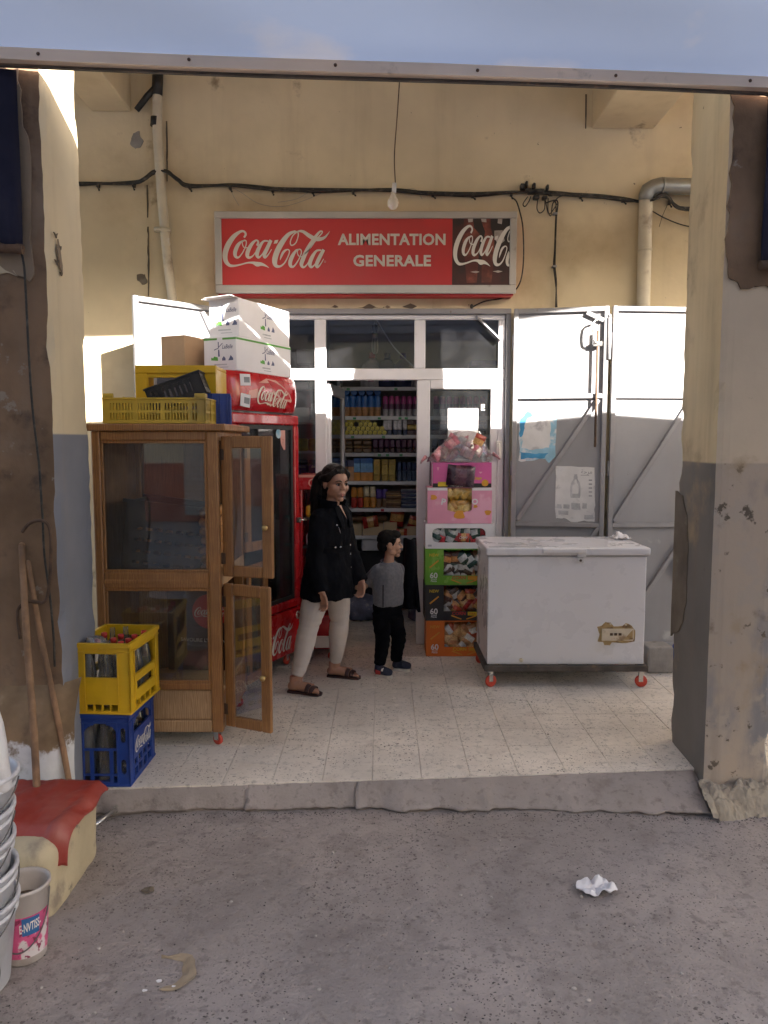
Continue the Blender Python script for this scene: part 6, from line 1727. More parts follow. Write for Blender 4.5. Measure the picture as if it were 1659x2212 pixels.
C = {'blue': sm('blue_tube', (.03,.12,.36)), 'biscuit': sm('biscuit_print', (.42,.21,.09)), 'plum': sm('plum_foil', (.10,.02,.07)), 'rose': sm('rose_foil', (.40,.06,.20)), 'silver': sm('silver_foil', (.42,.38,.40)),
     'yellow': sm('yellow_roll_end', (.55,.45,.07), .5), 'navy': sm('navy_pack', (.02,.03,.09)), 'white': sm('white_pack', (.50,.47,.50)), 'gold': sm('gold_pack', (.48,.33,.07)), 'brown': sm('brown_pack', (.17,.085,.035)), 'tan': sm('tan_pack_print', (.42,.26,.12)),
     'dplum': sm('dark_plum_pack', (.07,.022,.03)), 'sky': sm('sky_blue_carton', (.16,.34,.56)), 'orange': sm('orange_carton_print', (.55,.22,.03)), 'ochre': sm('ochre_pack', (.40,.26,.05)), 'slate': sm('slate_pack', (.05,.07,.12)),
     'red': sm('red_pack', (.42,.03,.02)), 'purple': sm('purple_pack', (.10,.05,.26)), 'cream': sm('cream_pack', (.62,.52,.34))}
def row(name, mesh, mats, xs, z, label, group, cat, y=SHY+.07, rot=None, jit=.004, dz=0.0):
    me = mesh.mesh(name, mats); out = []
    for i, x in enumerate(xs):
        o = put(name, me, None, None, (x, y + random.uniform(-jit, jit)*2, z + dz + .0005), rot or (0, 0, random.uniform(-.12, .12)))
        o['label'] = label if len(xs) > 5 or len(xs) == 1 else label + ', ' + (('left one', 'right one') if len(xs) == 2 else ('first from the left', 'second from the left', 'third from the left', 'fourth from the left', 'fifth from the left'))[i]
        o['category'] = cat; o['group'] = group; out.append(o)
    return out
def span(a, b, n): return [a + (b-a)*(i+.5)/n for i in range(n)]
random.seed(14)
row('biscuit_tube', bandmesh([(.030,0),(.032,.004),(.032,.085),(.032,.09),(.032,.195),(.030,.20)], [(.088,1),(1,0)]), [C['blue'], C['biscuit']], span(PX(742), PX(822), 6), LV[2], 'blue and brown biscuit tube standing on the top shelf', 'standing biscuit tubes', 'biscuit tube')
row('biscuit_tube', bandmesh([(.030,0),(.034,.003),(.034,.17),(.030,.175)], [(1,0)]), [C['blue']], span(PX(740), PX(824), 5), LV[2]+.237, 'blue biscuit tube lying end-on above the standing tubes', 'lying biscuit tubes', 'biscuit tube', y=SHY+.03, rot=(R(-90), 0, 0))
row('wafer_pack', bandmesh([(.026,0),(.028,.006),(.028,.07),(.028,.12),(.026,.19),(.004,.20)], [(.045,2),(.11,0),(1,1)], 8), [C['plum'], C['rose'], C['silver']], span(PX(826), PX(905), 6), LV[2], 'pink and plum wafer pack standing on the top shelf', 'wafer packs', 'wafer pack')
row('wafer_pack', bandmesh([(.026,0),(.028,.006),(.028,.07),(.028,.12),(.026,.19),(.004,.20)], [(.045,2),(.11,0),(1,1)], 8), [C['plum'], C['rose'], C['silver']], span(PX(935), PX(1050), 8), LV[2], 'wafer pack on the top shelf seen through the glazed door', 'wafer packs behind the glazed door', 'wafer pack')
# end-on yellow rolls piled in a slope
me = bandmesh([(.021,0),(.0225,.002),(.0225,.12),(.021,.122)], [(1,0)], 12).mesh('biscuit_roll', [C['yellow']])
for r_, n in enumerate((9, 8, 7, 5)):
    for i in range(n):
        if (r_, i) == (2, 2): continue
        o = put('biscuit_roll', me, None, None, (PX(744) + .0225 + i*.046 + (r_ % 2)*.023, SHY+.02 + random.uniform(-.006,.006), LV[3]+.0235+r_*.0395), (R(-90), 0, 0))
        o['label'] = 'yellow biscuit roll lying end-on in the sloping pile on the shelf'; o['category'] = 'biscuit roll'; o['group'] = 'yellow biscuit rolls'
row('biscuit_pack', boxmesh(.040, .10, .145, [(.05,0),(.145,1)]), [C['navy'], C['white']], span(PX(826), PX(880), 5), LV[3], 'dark and white biscuit pack right of the yellow rolls', 'dark and white packs', 'biscuit pack')
row('biscuit_pack', boxmesh(.070, .08, .150, [(.05,0),(.10,1),(.15,0)], .010), [C['dplum'], C['gold']], span(PX(880), PX(910), 2), LV[3], 'plum and gold biscuit pack at the right end of the yellow roll shelf', 'plum and gold packs', 'biscuit pack')
row('biscuit_pack', boxmesh(.070, .08, .140, [(.05,0),(.10,1),(.14,0)], .010), [C['dplum'], C['slate']], span(PX(932), PX(1050), 7), LV[3], 'dark biscuit pack seen through the glazed door', 'dark packs behind the glazed door', 'biscuit pack')
for r_ in range(2):
    row('biscuit_bag', boxmesh(.088, .08, .074, [(.05,0),(.066,1),(.074,0)], .016), [C['brown'], C['tan']], span(PX(742), PX(803), 3), LV[4]+r_*.075, ['lower', 'upper'][r_] + ' bronze biscuit bag at the left of the middle shelf', 'bronze biscuit bags', 'biscuit bag', jit=.006)
row('wafer_pack', boxmesh(.052, .08, .135, [(.05,0),(.135,1)], .012), [C['dplum'], C['plum']], span(PX(804), PX(905), 8), LV[4], 'dark plum wafer pack standing on the middle shelf', 'dark plum packs', 'wafer pack')
row('wafer_pack', boxmesh(.055, .08, .135, [(.05,0),(.135,1)], .012), [C['slate'], C['navy']], span(PX(932), PX(1050), 8), LV[4], 'navy wafer pack on the middle shelf seen through the glazed door', 'navy packs behind the glazed door', 'wafer pack')
row('juice_carton', boxmesh(.062, .07, .225, [(.085,0),(.175,1),(.225,2)], .003), [C['orange'], C['sky'], C['blue']], span(PX(764), PX(806), 3), LV[5], 'blue juice carton with an orange print on the shelf', 'blue juice cartons', 'juice carton')
row('juice_carton', boxmesh(.062, .07, .205, [(.14,0),(.205,1)], .003), [C['biscuit'], C['navy']], span(PX(736), PX(764), 2), LV[5], 'brown carton left of the blue juice cartons', 'brown cartons', 'juice carton')
row('noodle_pack', boxmesh(.064, .06, .215, [(.06,0),(.16,1),(.215,0)], .006), [C['ochre'], C['gold']], span(PX(806), PX(856), 3), LV[5], 'ochre pasta pack beside the blue juice cartons', 'ochre packs', 'pasta pack')
row('noodle_pack', boxmesh(.044, .06, .185, [(.10,0),(.185,1)], .010), [C['slate'], C['navy']], span(PX(858), PX(910), 5), LV[5], 'slate blue pack at the right of the juice carton shelf', 'slate blue packs', 'pasta pack')
row('noodle_pack', boxmesh(.050, .06, .185, [(.10,0),(.185,1)], .010), [C['slate'], C['tan']], span(PX(932), PX(1050), 9), LV[5], 'slate and tan pack seen through the glazed door', 'slate and tan packs behind the glazed door', 'pasta pack')
for nm, cs, xs, hh, lb, gp in (('crisp_bag', ('red','orange'), span(PX(757), PX(785), 2), .205, 'red and orange crisp bag behind the woman on the lit shelf', 'red crisp bags'), ('crisp_bag', ('orange','cream'), span(PX(785), PX(812), 2), .215, 'cream and orange crisp bag on the lit shelf', 'cream crisp bags'),
                           ('crisp_bag', ('brown','purple'), span(PX(812), PX(838), 2), .185, 'purple biscuit bag on the lit shelf', 'purple bags')):
    row(nm, boxmesh(.058, .06, hh, [(hh*.5,0),(hh,1)], .016), [C[cs[0]], C[cs[1]]], xs, LV[6], lb, gp, 'bag')
for r_ in range(5):
    row('flat_pack', boxmesh(.150, .10, .032, [(.02,0),(.032,1)], .008), [C['brown'], C['tan'] if r_ in (1, 3) else C['brown']], [PX(850)], LV[6]+r_*.033, ['lowest', 'second lowest', 'middle', 'second highest', 'topmost'][r_] + ' brown flat pack in the stack on the lit shelf', 'brown flat packs', 'pack', jit=.008)
    row('flat_pack', boxmesh(.150, .10, .036, [(.028,0),(.036,1)], .008), [C['navy'], C['white']], [PX(884)], LV[6]+r_*.037, ['lowest', 'second lowest', 'middle', 'second highest', 'topmost'][r_] + ' dark blue white-edged flat pack in its stack', 'dark blue flat packs', 'pack', jit=.008)
# cardboard trays on the lowest shelf
def tray(label, x, w, h, z=LV[7]):
    t = thing('cardboard_tray', label, 'box', (x, SHY+.02, z+.001))
    for sd, (Mx, wd_) in side_frames(w, .22).items():
        mb = MB(); mb.box((.0 if sd in ('front','back') else .0045, 0, 0), (wd_ - (.0 if sd in ('front','back') else .0045), .004, h), 0, Mx); put('tray_side', mb, M['card_pale'], t)
    mb = MB(); mb.box((.005, .005, 0), (w-.005, .215, .004)); put('tray_base', mb, M['card_pale'], t); return t
M['card_pale'] = mat('pale_cardboard', (.52,.40,.25), .8, .08, 5, .1, 60)
tray('narrow pale cardboard tray left on the lowest shelf', PX(752), .13, .115); tray('wide pale cardboard tray with red packets on the lowest shelf', PX(783), .20, .115); tray('pale cardboard tray in the middle of the lowest shelf', PX(829), .13, .13); tray('low pale cardboard tray right on the lowest shelf', PX(873), .17, .09)
for k, (x, z, s, rt, lb) in enumerate(((PX(800), .905, 1.0, 1.4, 'red packet lying across the wide cardboard tray'), (PX(858), .945, 1.2, 0.1, 'red packet with a cream print standing on the lowest shelf'), (PX(868), .80, .7, 1.57, 'small red packet in front of the low cardboard tray'), (PX(893), .90, .8, .3, 'red packet leaning in the low cardboard tray'))):
    packet('red', (x, SHY+.01 + .05*(k % 2), z), (.1, rt, .1), lb, None, s)
row('snack_bag', boxmesh(.15, .12, .10, [(.06,0),(.10,1)], .02), [C['brown'], C['dplum']], [PX(770), PX(822)], .90, 'dark packet heaped behind the cardboard trays', 'dark packets behind the trays', 'packet', y=SHY+.17)
# detergent bottles on top of the shelving
def detergent(label, x, body, cap, h=.30, s=1.0):
    t = thing('detergent_bottle', label, 'bottle', (x, SHY+.10, LV[1]+.001)); t.scale = (s, s, s)
    mb = MB(); mb.loft([(0,0,0,.085,.045),(0,0,.01,.09,.05),(0,0,.15,.092,.05),(.005,0,.20,.075,.042),(.012,0,.235,.045,.03),(.012,0,.25,.028,.025)], 18); put('bottle_body', mb, body, t)
    mb = MB(); mb.lathe([(.028,.251),(.030,.256),(.027,.30),(.001,.302)], (.012,0,0), 14); put('cap', mb, cap, t)
    mb = MB(); mb.loft([(0,-.006,.05,.06,.046),(0,-.006,.13,.062,.046)], 16); put('label_band', mb, C['purple'] if body is C['navy'] else C['rose'], t)
    return t
detergent('white detergent bottle with a red cap on top of the shelves', PX(801), C['white'], M['cap_red'], s=1.12)
detergent('dark blue detergent bottle next to the white one on top of the shelves', PX(834), C['navy'], C['navy'], s=1.10); detergent('dark blue detergent bottle third from the left on top of the shelves', PX(868), C['navy'], C['purple'], s=1.10)
detergent('small pale detergent bottle at the right on top of the shelves', PX(905), C['white'], C['white'], s=.8)
row('carton', boxmesh(.30, .25, .26, [(.20,0),(.26,1)], .004), [C['navy'], C['purple']], [PX(1050)], LV[1], 'dark blue carton on top of the shelves behind the right transom', 'dark cartons', 'box', y=SHY+.18)
# side shelving along the left wall, with packs seen through the left pane
sd_ = thing('shelf_unit', 'white shelving along the left shop wall seen through the window pane', 'shelves')
for z in (1.02, 1.32, 1.60, 1.88, 2.20):
    mb = MB(); mb.box((-1.60, 7.30, z-.02), (-.56, 7.62, z), .002); put('shelf_board', mb, M['shelf_white'], sd_)
mb = MB(); mb.box((-1.63, 7.30, 0), (-1.601, 7.62, 2.9), .002); mb.box((-.559, 7.30, 0), (-.53, 7.62, 2.9), .002); put('shelf_upright', mb, M['shelf_white'], sd_)
def PX2(x): return (x-829.5)/FOC*7.3
row('cocoa_bag', boxmesh(.135, .08, .20, [(.05,0),(.15,1),(.20,0)], .020), [C['navy'], C['purple']], span(-1.0, -.58, 3), 1.321, 'blue cocoa bag with white lettering behind the left window pane', 'blue cocoa bags', 'bag', y=7.36)
row('yellow_bag', boxmesh(.12, .08, .12, [(.12,0)], .020), [C['yellow']], span(-.95, -.60, 3), 1.601, 'yellow bag above the blue cocoa bags', 'yellow bags', 'bag', y=7.36)
mb = MB()
for x in (-.79, -.65): add_text(mb, 'dmilo', .03, (x, 7.318, 1.455), width=.085, bold=.01)
o = solo('bag_lettering', mb, M['print_white'], 'white lettering across the blue cocoa bags', 'lettering'); o['kind'] = 'stuff'
for i, (x, z, w_, h_, lb) in enumerate(((-.78, 1.881, .15, .13, 'small white box on the side shelf, lower left'), (-.64, 1.881, .10, .17, 'tall white box on the side shelf beside the mullion'), (-.80, 2.201, .18, .14, 'white box on the top side shelf under a purple one'), (-.64, 2.201, .12, .22, 'white box on the top side shelf next to the mullion'), (-.72, 2.423, .20, .13, 'white and purple box stacked highest on the side shelf'))):
    mb = MB(); mb.box((-w_/2, -.08, 0), (w_/2, .08, h_), .003); solo('box', mb, M['carton_side'] if i % 2 else M['carton_white'], lb, 'box', (x, 7.40, z + (.0 if i < 4 else .001)))
# sacks on the shop floor
def sack(label, loc, s, seed, m_, flat=.55):
    mb = crumple((0,0,0), (.20*s, .15*s, .20*s*flat), seed, .22, 22, 14); mb.v = [(x, y, max(-.16*s*flat, z)) for x, y, z in mb.v]
    mb.smooth = set(range(len(mb.f)))
    return solo('sack', mb, m_, label, 'sack', (loc[0], loc[1], loc[2] + .16*s*flat + .001))
M['sack_blue'] = mat('blue_and_white_sack', (.16,.17,.24), .6, .3, 9, .3, 30, spots=[((.40,.40,.42), 8, .6, .04)])
sack('blue patterned sack on the shop floor behind the boy', (.46, 7.15, 0), 1.3, 4, M['sack_blue'], 1.6); sack('low grey sack on the shop floor behind the legs', (-.20, 7.25, 0), 1.1, 6, M['sack_blue'], .6)
mb = MB(); mb.box((-.30, 7.62, .02), (1.08, 7.80, .60), .01); solo('crate_heap', mb, M['black_plastic'], 'black crates pushed under the lowest shelf', 'crates')
# ------------------------------------------------------------------ people
M['skin'] = mat('skin_woman', (.44,.235,.155), .5, .06, 14, .08, 90, spots=[((.47,.22,.16), 9, .62, .1)])
M['skin_boy'] = mat('skin_boy', (.45,.25,.165), .5, .06, 14, .08, 90)
M['hair'] = mat('dark_brown_hair', (.010,.0065,.0055), .5, .35, 30, .6, 120, spec=.22)
M['hair_boy'] = mat('short_black_hair', (.008,.0065,.006), .7, .35, 60, .8, 220, spec=.12)
M['coat'] = mat('black_wool_coat', (.0055,.0055,.0075), .85, .3, 14, .4, 220, spec=.10)
M['trouser'] = mat('cream_stretch_trousers', (.60,.53,.48), .75, .05, 7, .35, 26, spec=.2)
M['sandal'] = mat('brown_leather_sandal', (.055,.022,.020), .45, .2, 14, .2, 60)
M['tee'] = mat('grey_marl_tshirt', (.135,.135,.150), .85, .12, 60, .4, 160, sheen=.2, spec=.2)
M['tee_dark'] = mat('grey_tshirt_collar', (.09,.09,.105), .85, .12, 60, .4, 160)
M['joggers'] = mat('black_joggers', (.005,.005,.0065), .9, .3, 14, .4, 120, spec=.06)
M['shoe'] = mat('navy_canvas_shoe', (.012,.014,.035), .7, .3, 20, .3, 90)
M['shoe_sole'] = mat('off_white_rubber_sole', (.55,.50,.45), .6, .08, 12)
M['shoe_red'] = mat('red_shoe_patch', (.42,.03,.025), .6, .1, 12)
M['eye_white'] = mat('eye_white', (.40,.36,.33), .5, .03, 9, spec=.2)
M['iris'] = mat('dark_brown_iris', (.022,.011,.007), .4, .2, 40, spec=.2)
M['lips'] = mat('lips', (.40,.155,.13), .4, .1, 20)
M['button'] = mat('metal_coat_snap', (.55,.55,.58), .25, .05, 9, metal=1.0)
M['crease'] = mat('nail_skin', (.50,.30,.24), .4, .05, 9)

def capsule(mb, pts, rr, n=14, sub=4):
    mb.tube(pts, rr, n, sub)
    for p, r in ((pts[0], rr[0]), (pts[-1], rr[-1])):
        mb.ball(p, r if not isinstance(r, tuple) else min(r)*1.0, n, 8)
def head_shape(mb, Mh, s=1.0, child=False):
    """face looks along local -y, z up, origin between the ears"""
    T = Mh @ Matrix.Scale(s, 4)
    def B(c, r): mb.ball(c, r, 20, 14, T)
    B((0, .022, .036), (.074, .094, .082))                      # skull
    B((0, -.030, .030), (.060, .056, .060))                     # forehead
    B((0, -.022, -.030), (.064, .062, .072) if not child else (.062, .062, .062))        # face
    for sx in (-1, 1):
        B((sx*.036, -.050, -.024), (.029, .031, .030))          # cheek
        B((sx*.040, -.008, -.062), (.024, .038, .030))          # jaw angle
        B((sx*.025, -.070, .022), (.022, .014, .009))           # brow
        B((sx*.078, .016, -.006), (.010, .020, .031)); B((sx*.080, .022, .010), (.009, .017, .017))     # ear
        B((sx*.011, -.094, -.026), (.009, .010, .008))          # nostril wing
    B((0, -.062, -.094), (.026, .024, .020))                    # chin
    B((0, -.074, -.062), (.028, .018, .018))                    # mouth mound
    B((0, -.084, -.053), (.019, .009, .0055)); B((0, -.083, -.067), (.017, .010, .0065))
    n0 = [T @ Vector(p) for p in ((0, -.076, .020), (0, -.088, .000), (0, -.099, -.018), (0, -.098, -.027))]
    mb.tube(n0, [.0085*s, .0095*s, .0125*s, .010*s], 10, 3); B((0, -.101, -.022), (.0115, .010, .010))
def face_parts(parent, Mh, s=1.0, hair='hair', back=0.0):
    T = Mh @ Matrix.Scale(s, 4); T0 = T; T = T @ Matrix.Translation((0, back, 0))
    for sx in (-1, 1):
        mb = MB(); mb.ball((sx*.030, -.0715, .004), (.0135, .0115, .0078), 14, 10, T); e = put('eye', mb, M['eye_white'], parent)
        mb = MB(); mb.ball((sx*.030 + .001, -.0805, .0040), (.0078, .0046, .0078), 12, 8, T); put('iris', mb, M['iris'], e)
        mb = MB(); mb.tube([T @ Vector(p) for p in ((sx*.0150, -.0815, .0085), (sx*.024, -.0850, .0135), (sx*.034, -.0825, .0132), (sx*.0455, -.0725, .0065))], .0024*s, 6, 3); put('eyelid', mb, M['hair'], e)
        mb = MB(); mb.tube([T @ Vector(p) for p in ((sx*.012, -.0885, .0235), (sx*.026, -.0885, .0300), (sx*.040, -.0790, .0290), (sx*.051, -.0650, .0210))], [.0026*s, .0034*s, .0030*s, .0014*s], 8, 3); put('eyebrow', mb, M[hair], parent)
    mb = MB(); mb.tube([T @ Vector(p) for p in ((-.021, -.0830, -.0595), (-.010, -.0890, -.0560), (0, -.0910, -.0575), (.010, -.0890, -.0560), (.021, -.0830, -.0595))], [.0012*s, .0042*s, .0040*s, .0042*s, .0012*s], 8, 3)
    mb.tube([T @ Vector(p) for p in ((-.019, -.0830, -.0615), (-.009, -.0880, -.0665), (0, -.0900, -.0680), (.009, -.0880, -.0665), (.019, -.0830, -.0615))], [.0012*s, .0048*s, .0054*s, .0048*s, .0012*s], 8, 3); put('lips', mb, M['lips'], parent)
def hand(mb, wrist, d, a, curl=.5, s=1.0):
    """palm, four fingers and a thumb; d along the hand, a from the little finger to the index side"""
    d = Vector(d).normalized(); a = Vector(a); a = (a - d*a.dot(d)).normalized(); n = d.cross(a).normalized()
    w = Vector(wrist)
    def P(x, y, z): return w + (a*x + d*y + n*z)*s
    for x in (-.026, -.009, .009, .026): mb.tube([P(x*.55, -.012, 0), P(x*.85, .03, 0), P(x, .078, 0)], [.016*s, .0155*s, .012*s], 10, 3); mb.ball(P(x, .078, 0), .0115*s, 10, 6)
    for x, L in ((-.030, .060), (-.010, .074), (.010, .080), (.030, .072)):
        q = P(x, .074, 0); pts = [q]; ang = .15
        for seg, f in ((.45, .35), (.32, .9), (.25, .8)):
            ang += curl*f; pts.append(pts[-1] + (d*math.cos(ang) + n*math.sin(ang))*L*seg*s + a*x*.04*s)
        mb.tube(pts, [.0098*s, .0092*s, .0084*s, .0064*s], 10, 3); mb.ball(pts[-1], .0066*s, 8, 6)
    pts = [P(.018, .012, .004), P(.040, .036, .014), P(.048, .062, .022), P(.046, .086, .028)]
    mb.tube(pts, [.014*s, .0125*s, .0105*s, .008*s], 10, 3); mb.ball(pts[-1], .0082*s, 8, 6)
def foot(mb, heel, toe, s=1.0, up=.075):
    heel = Vector(heel); toe = Vector(toe); d = (toe-heel).normalized(); sd = Vector((-d.y, d.x, 0)); L = (toe-heel).length
    def P(f, w, z): return heel + d*L*f + sd*w*s + Vector((0, 0, z*s))
    mb.tube([P(.06, 0, .030), P(.25, 0, .034), P(.5, 0, .034), P(.75, 0, .024)], [(.028*s, .030*s), (.031*s, .034*s), (.036*s, .030*s), (.040*s, .018*s)], 14, 3)
    mb.ball(P(.08, 0, .032), (.028*s, .028*s, .030*s), 12, 8); mb.tube([P(.16, 0, up+.03), P(.20, 0, .05), P(.42, 0, .040)], [.031*s, .036*s, .030*s], 12, 3)
    for k, (w, f) in enumerate(((-.030, 1.0), (-.010, .985), (.006, .955), (.021, .92), (.034, .875))):
        r = (.0125 if k == 0 else .0088)*s
        mb.tube([P(.70, w*.9, .018), P(f-.07, w, .016), P(f-.03, w, .012)], [r*1.2, r, r*.9], 8, 2); mb.ball(P(f-.025, w, .012), r*.95, 8, 6)
def Rz(a): return Matrix.Rotation(a, 4, 'Z')
def wrinkled(mb, amp, sc, seed):
    for i, v in enumerate(mb.v):
        q = Vector(v); s = Vector((seed, 0, 0))
        mb.v[i] = tuple(q + Vector((noise.noise(q*sc + s), noise.noise(q*sc + s*2 + Vector((9,0,0))), 0))*amp)
def push(me, f):
    """move every vertex along its normal by f(position)"""
    P = [v.co.copy() for v in me.vertices]; N_ = [v.normal.copy() for v in me.vertices]; out = []
    for c, n in zip(P, N_): out.extend(c + n*f(c))
    me.vertices.foreach_set('co', out); me.update()
def wrinkle_mesh(me, amp, sc, seed, zs=1.0):
    def f(c):
        q = Vector((c.x, c.y, c.z*zs)); return amp*(noise.noise(q*sc + Vector((seed, 0, 0))) + .5*noise.noise(q*sc*2.3 + Vector((0, seed, 0))))
    push(me, f)

# ---- the young woman, walking to the right
wo = thing('person', 'young woman in a black coat, cream trousers and brown sandals with a dark ponytail', 'person', (-.44, 5.27, 0))
yaw = R(58)                                   # front of the body turned to the right and a little to the street
F = Vector((math.sin(yaw), -math.cos(yaw), 0)); S = Vector((math.cos(yaw), math.sin(yaw), 0))   # facing, her left
Hc = Vector((.112, -.010, 1.408))
Mh = Matrix.Translation(Hc) @ Rz(R(36)) @ Matrix.Rotation(R(6), 4, 'X')
hs = 1.02
body = MB()
head_shape(body, Mh, hs)
neck0 = Vector((.075, .005, 1.20))
body.tube([neck0, Vector((.085, .0, 1.26)), Hc + Vector((-.012, .012, -.055))], [.058, .047, .047], 16, 4)
hipc = Vector((.055, .0, .80)); R_foot = (Vector((-.205, -.175, .012)), Vector((.012, -.245, .012))); L_foot = (Vector((.035, .165, .012)), Vector((.262, .120, .012)))
body.loft([(hipc.x, 0, .74, .14, .11), (hipc.x, 0, .84, .15, .115), (.06, 0, .96, .12, .095), (.065, 0, 1.10, .14, .10), (.07, 0, 1.19, .15, .085), (.075, 0, 1.235, .07, .06)], 24, yaw)
rh = hipc - S*.075; lh = hipc + S*.075
rk = Vector((-.075, -.115, .435)); lk_ = Vector((.125, .105, .44)); ra = Vector((-.150, -.190, .085)); la = Vector((.090, .155, .085))
legs = ((rh, rk, ra, R_foot), (lh, lk_, la, L_foot))
for h_, k_, a_, ft in legs:
    body.tube([h_, h_.lerp(k_, .5), k_, k_.lerp(a_, .35), a_], [.080, .070, .050, .052, .034], 16, 4)
    foot(body, ft[0], ft[1], .98, .075)
rs = neck0 - S*.138 + Vector((0, 0, -.012)); ls = neck0 + S*.138 + Vector((0, 0, -.012))
re = rs + Vector((-.025, -.035, -.27)); rw = re + Vector((.045, -.050, -.235)); le = ls + Vector((.05, -.02, -.27)); lw = Vector((.285, -.02, .725))
for s_, e_, w_ in ((rs, re, rw), (ls, le, lw)):
    body.tube([s_, e_, w_], [.048, .040, .026], 14, 4)
hand(body, rw, (.25, -.05, -1), (.85, -.55, 0), .55, .88); hand(body, lw, (-.05, -.05, -1), (.75, -.6, 0), .8, .85)
bm_ = remeshed(body, 'body', M['skin'], .0042, 3, .5)
put('body', bm_, None, wo)
face_parts(wo, Mh, hs)
# hair: cap drawn back to a ponytail
T = Mh @ Matrix.Scale(hs, 4)
hb = MB()
hb.ball((0, .036, .050), (.082, .094, .084), 22, 16, T)
hb.ball((0, -.008, .080), (.062, .058, .046), 18, 12, T); hb.ball((0, .080, -.030), (.062, .046, .075), 16, 12, T); hb.ball((0, .088, -.10), (.056, .040, .08), 14, 10, T)
for sx in (-1, 1): hb.tube([T @ Vector(p) for p in ((sx*.030, -.052, .100), (sx*.068, -.030, .062), (sx*.082, .020, .040), (sx*.060, .085, .020), (0, .130, .020))], [.016, .020, .020, .026, .030], 12, 4); hb.tube([T @ Vector(p) for p in ((sx*.066, -.036, .045), (sx*.077, -.016, .022), (sx*.082, .030, .022))], [.008, .013, .014], 10, 3)
tail = [Vector((0, .112, .034)), Vector((-.004, .165, .032)), Vector((-.012, .205, -.015)), Vector((-.02, .208, -.085)), Vector((-.026, .200, -.16)), Vector((-.03, .205, -.24)), Vector((-.03, .21, -.31))]
hb.tube([T @ p for p in tail], [.026, .036, .044, .046, .042, .034, .010], 14, 5); hb.ball((0, .145, .035), (.040, .036, .038), 14, 10, T)
hm = remeshed(hb, 'hair', M['hair'], .005, 2, .5)
Mi = Mh.inverted()
def strands(c): q = Mi @ c; return .0030*noise.noise(Vector((q.x*90, q.y*18, q.z*40))) + .002*noise.noise(Vector((q.x*200, q.y*30, q.z*60)))
push(hm, strands)
put('hair', hm, None, wo)
mb = MB()
random.seed(5)
for k in range(90):                            # loose strands at the temples and along the tail
    if k < 34:
        sx = random.choice((-1, 1)); a0 = Vector((sx*random.uniform(.02, .066), random.uniform(-.06, -.02), random.uniform(.06, .108)))
        pts = [a0, a0 + Vector((sx*.010, .03, -.015)), a0 + Vector((sx*.012, .075, -.03 + random.uniform(-.01, .01)))]
    else:
        f = random.random()*.8; i = int(f*6); p = tail[i] + Vector((random.uniform(-.036, .036), random.uniform(-.03, .036), 0))
        pts = [p, p + Vector((random.uniform(-.01,.01), .012, -.06)), p + Vector((random.uniform(-.02,.02), .016 + random.uniform(-.02, .03), -.13))]
    mb.tube([T @ p for p in pts], [.0019, .0015, .0006], 5, 3)
o = put('loose_strands', mb, M['hair'], wo); o['kind'] = 'stuff'
# coat
ct = MB()
ct.loft([(.050, -.01, .625, .212, .176), (.050, -.01, .66, .213, .176), (.054, -.006, .76, .202, .164), (.060, 0, .88, .178, .138), (.062, 0, .96, .164, .124), (.064, 0, 1.06, .172, .130), (.068, 0, 1.15, .178, .126), (.072, 0, 1.20, .168, .112), (.076, 0, 1.235, .118, .088), (.080, 0, 1.255, .082, .074)], 40, yaw)
for s_, e_, w_ in ((rs, re, rw), (ls, le, lw)):
    ct.tube([s_ + Vector((0, 0, .01)), s_.lerp(e_, .5), e_, e_.lerp(w_, .55), w_ + (e_-w_)*.02], [.064, .064, .060, .056, .052], 18, 5); ct.ball(s_, .062, 16, 10)
cm = remeshed(ct, 'coat', M['coat'], .0075, 5, .5)
wrinkle_mesh(cm, .0095, 11, 4, .55); wrinkle_mesh(cm, .0035, 34, 8, .4)
put('coat', cm, None, wo)
# collar, lapels, belt and snaps
def ring_pt(z, rx, ry, ang, c):
    x = rx*math.cos(ang); y = ry*math.sin(ang); return Vector((c[0] + x*math.cos(yaw) - y*math.sin(yaw), c[1] + x*math.sin(yaw) + y*math.cos(yaw), z))
mb = MB()
def collar(u, v):
    ang = R(-90) + R(28) + u*R(304)            # open at the throat
    flare = 1 + .22*v
    return ring_pt(1.235 + .072*v + .018*math.cos(ang - R(90))*v, .078*flare + .004, .070*flare + .004, ang, (.080, .0))
mb.sheet(collar, 40, 6); o = put('collar', mb, M['coat'], wo); q = o.modifiers.new('t', 'SOLIDIFY'); q.thickness = .010
for sgn in (-1, 1):
    mb = MB()
    def lap(u, v):
        ang = R(-90) + sgn*R(10 + 30*v*(1-u*.7)); z = 1.262 - .155*u
        rx, ry = .118 + .062*min(1, u*1.4), .088 + .047*min(1, u*1.4)
        return ring_pt(z, rx*1.0 - .020*(1-u), ry + .005 + .010*v - .012*(1-u), ang, (.074, 0))
    mb.sheet(lap, 12, 6); o = put('lapel', mb, M['coat'], wo); q = o.modifiers.new('t', 'SOLIDIFY'); q.thickness = .006
mb = MB()
mb.face([mb.vert(ring_pt(z, rx, ry, R(-90 + a), (.076, 0))) for z, rx, ry, a in ((1.262, .062, .0775, -11), (1.262, .062, .0775, 11), (1.17, .150, .1315, 1.0))]); put('neckline_skin', mb, M['skin'], wo)
mb = MB(); n = 40
for k, z in ((0, .965),):
    prev = None
    for i in range(n+1):
        a = 2*PI*i/n; r1 = [mb.vert(ring_pt(z + dz, .164 + o_, .124 + o_, a, (.062, 0))) for dz, o_ in ((-.018, .004), (-.018, .011), (.018, .011), (.018, .004))]
        if prev: [mb.face((prev[j], prev[(j+1)%4], r1[(j+1)%4], r1[j])) for j in range(4)]
        prev = r1
put('coat_belt', mb, M['coat'], wo)
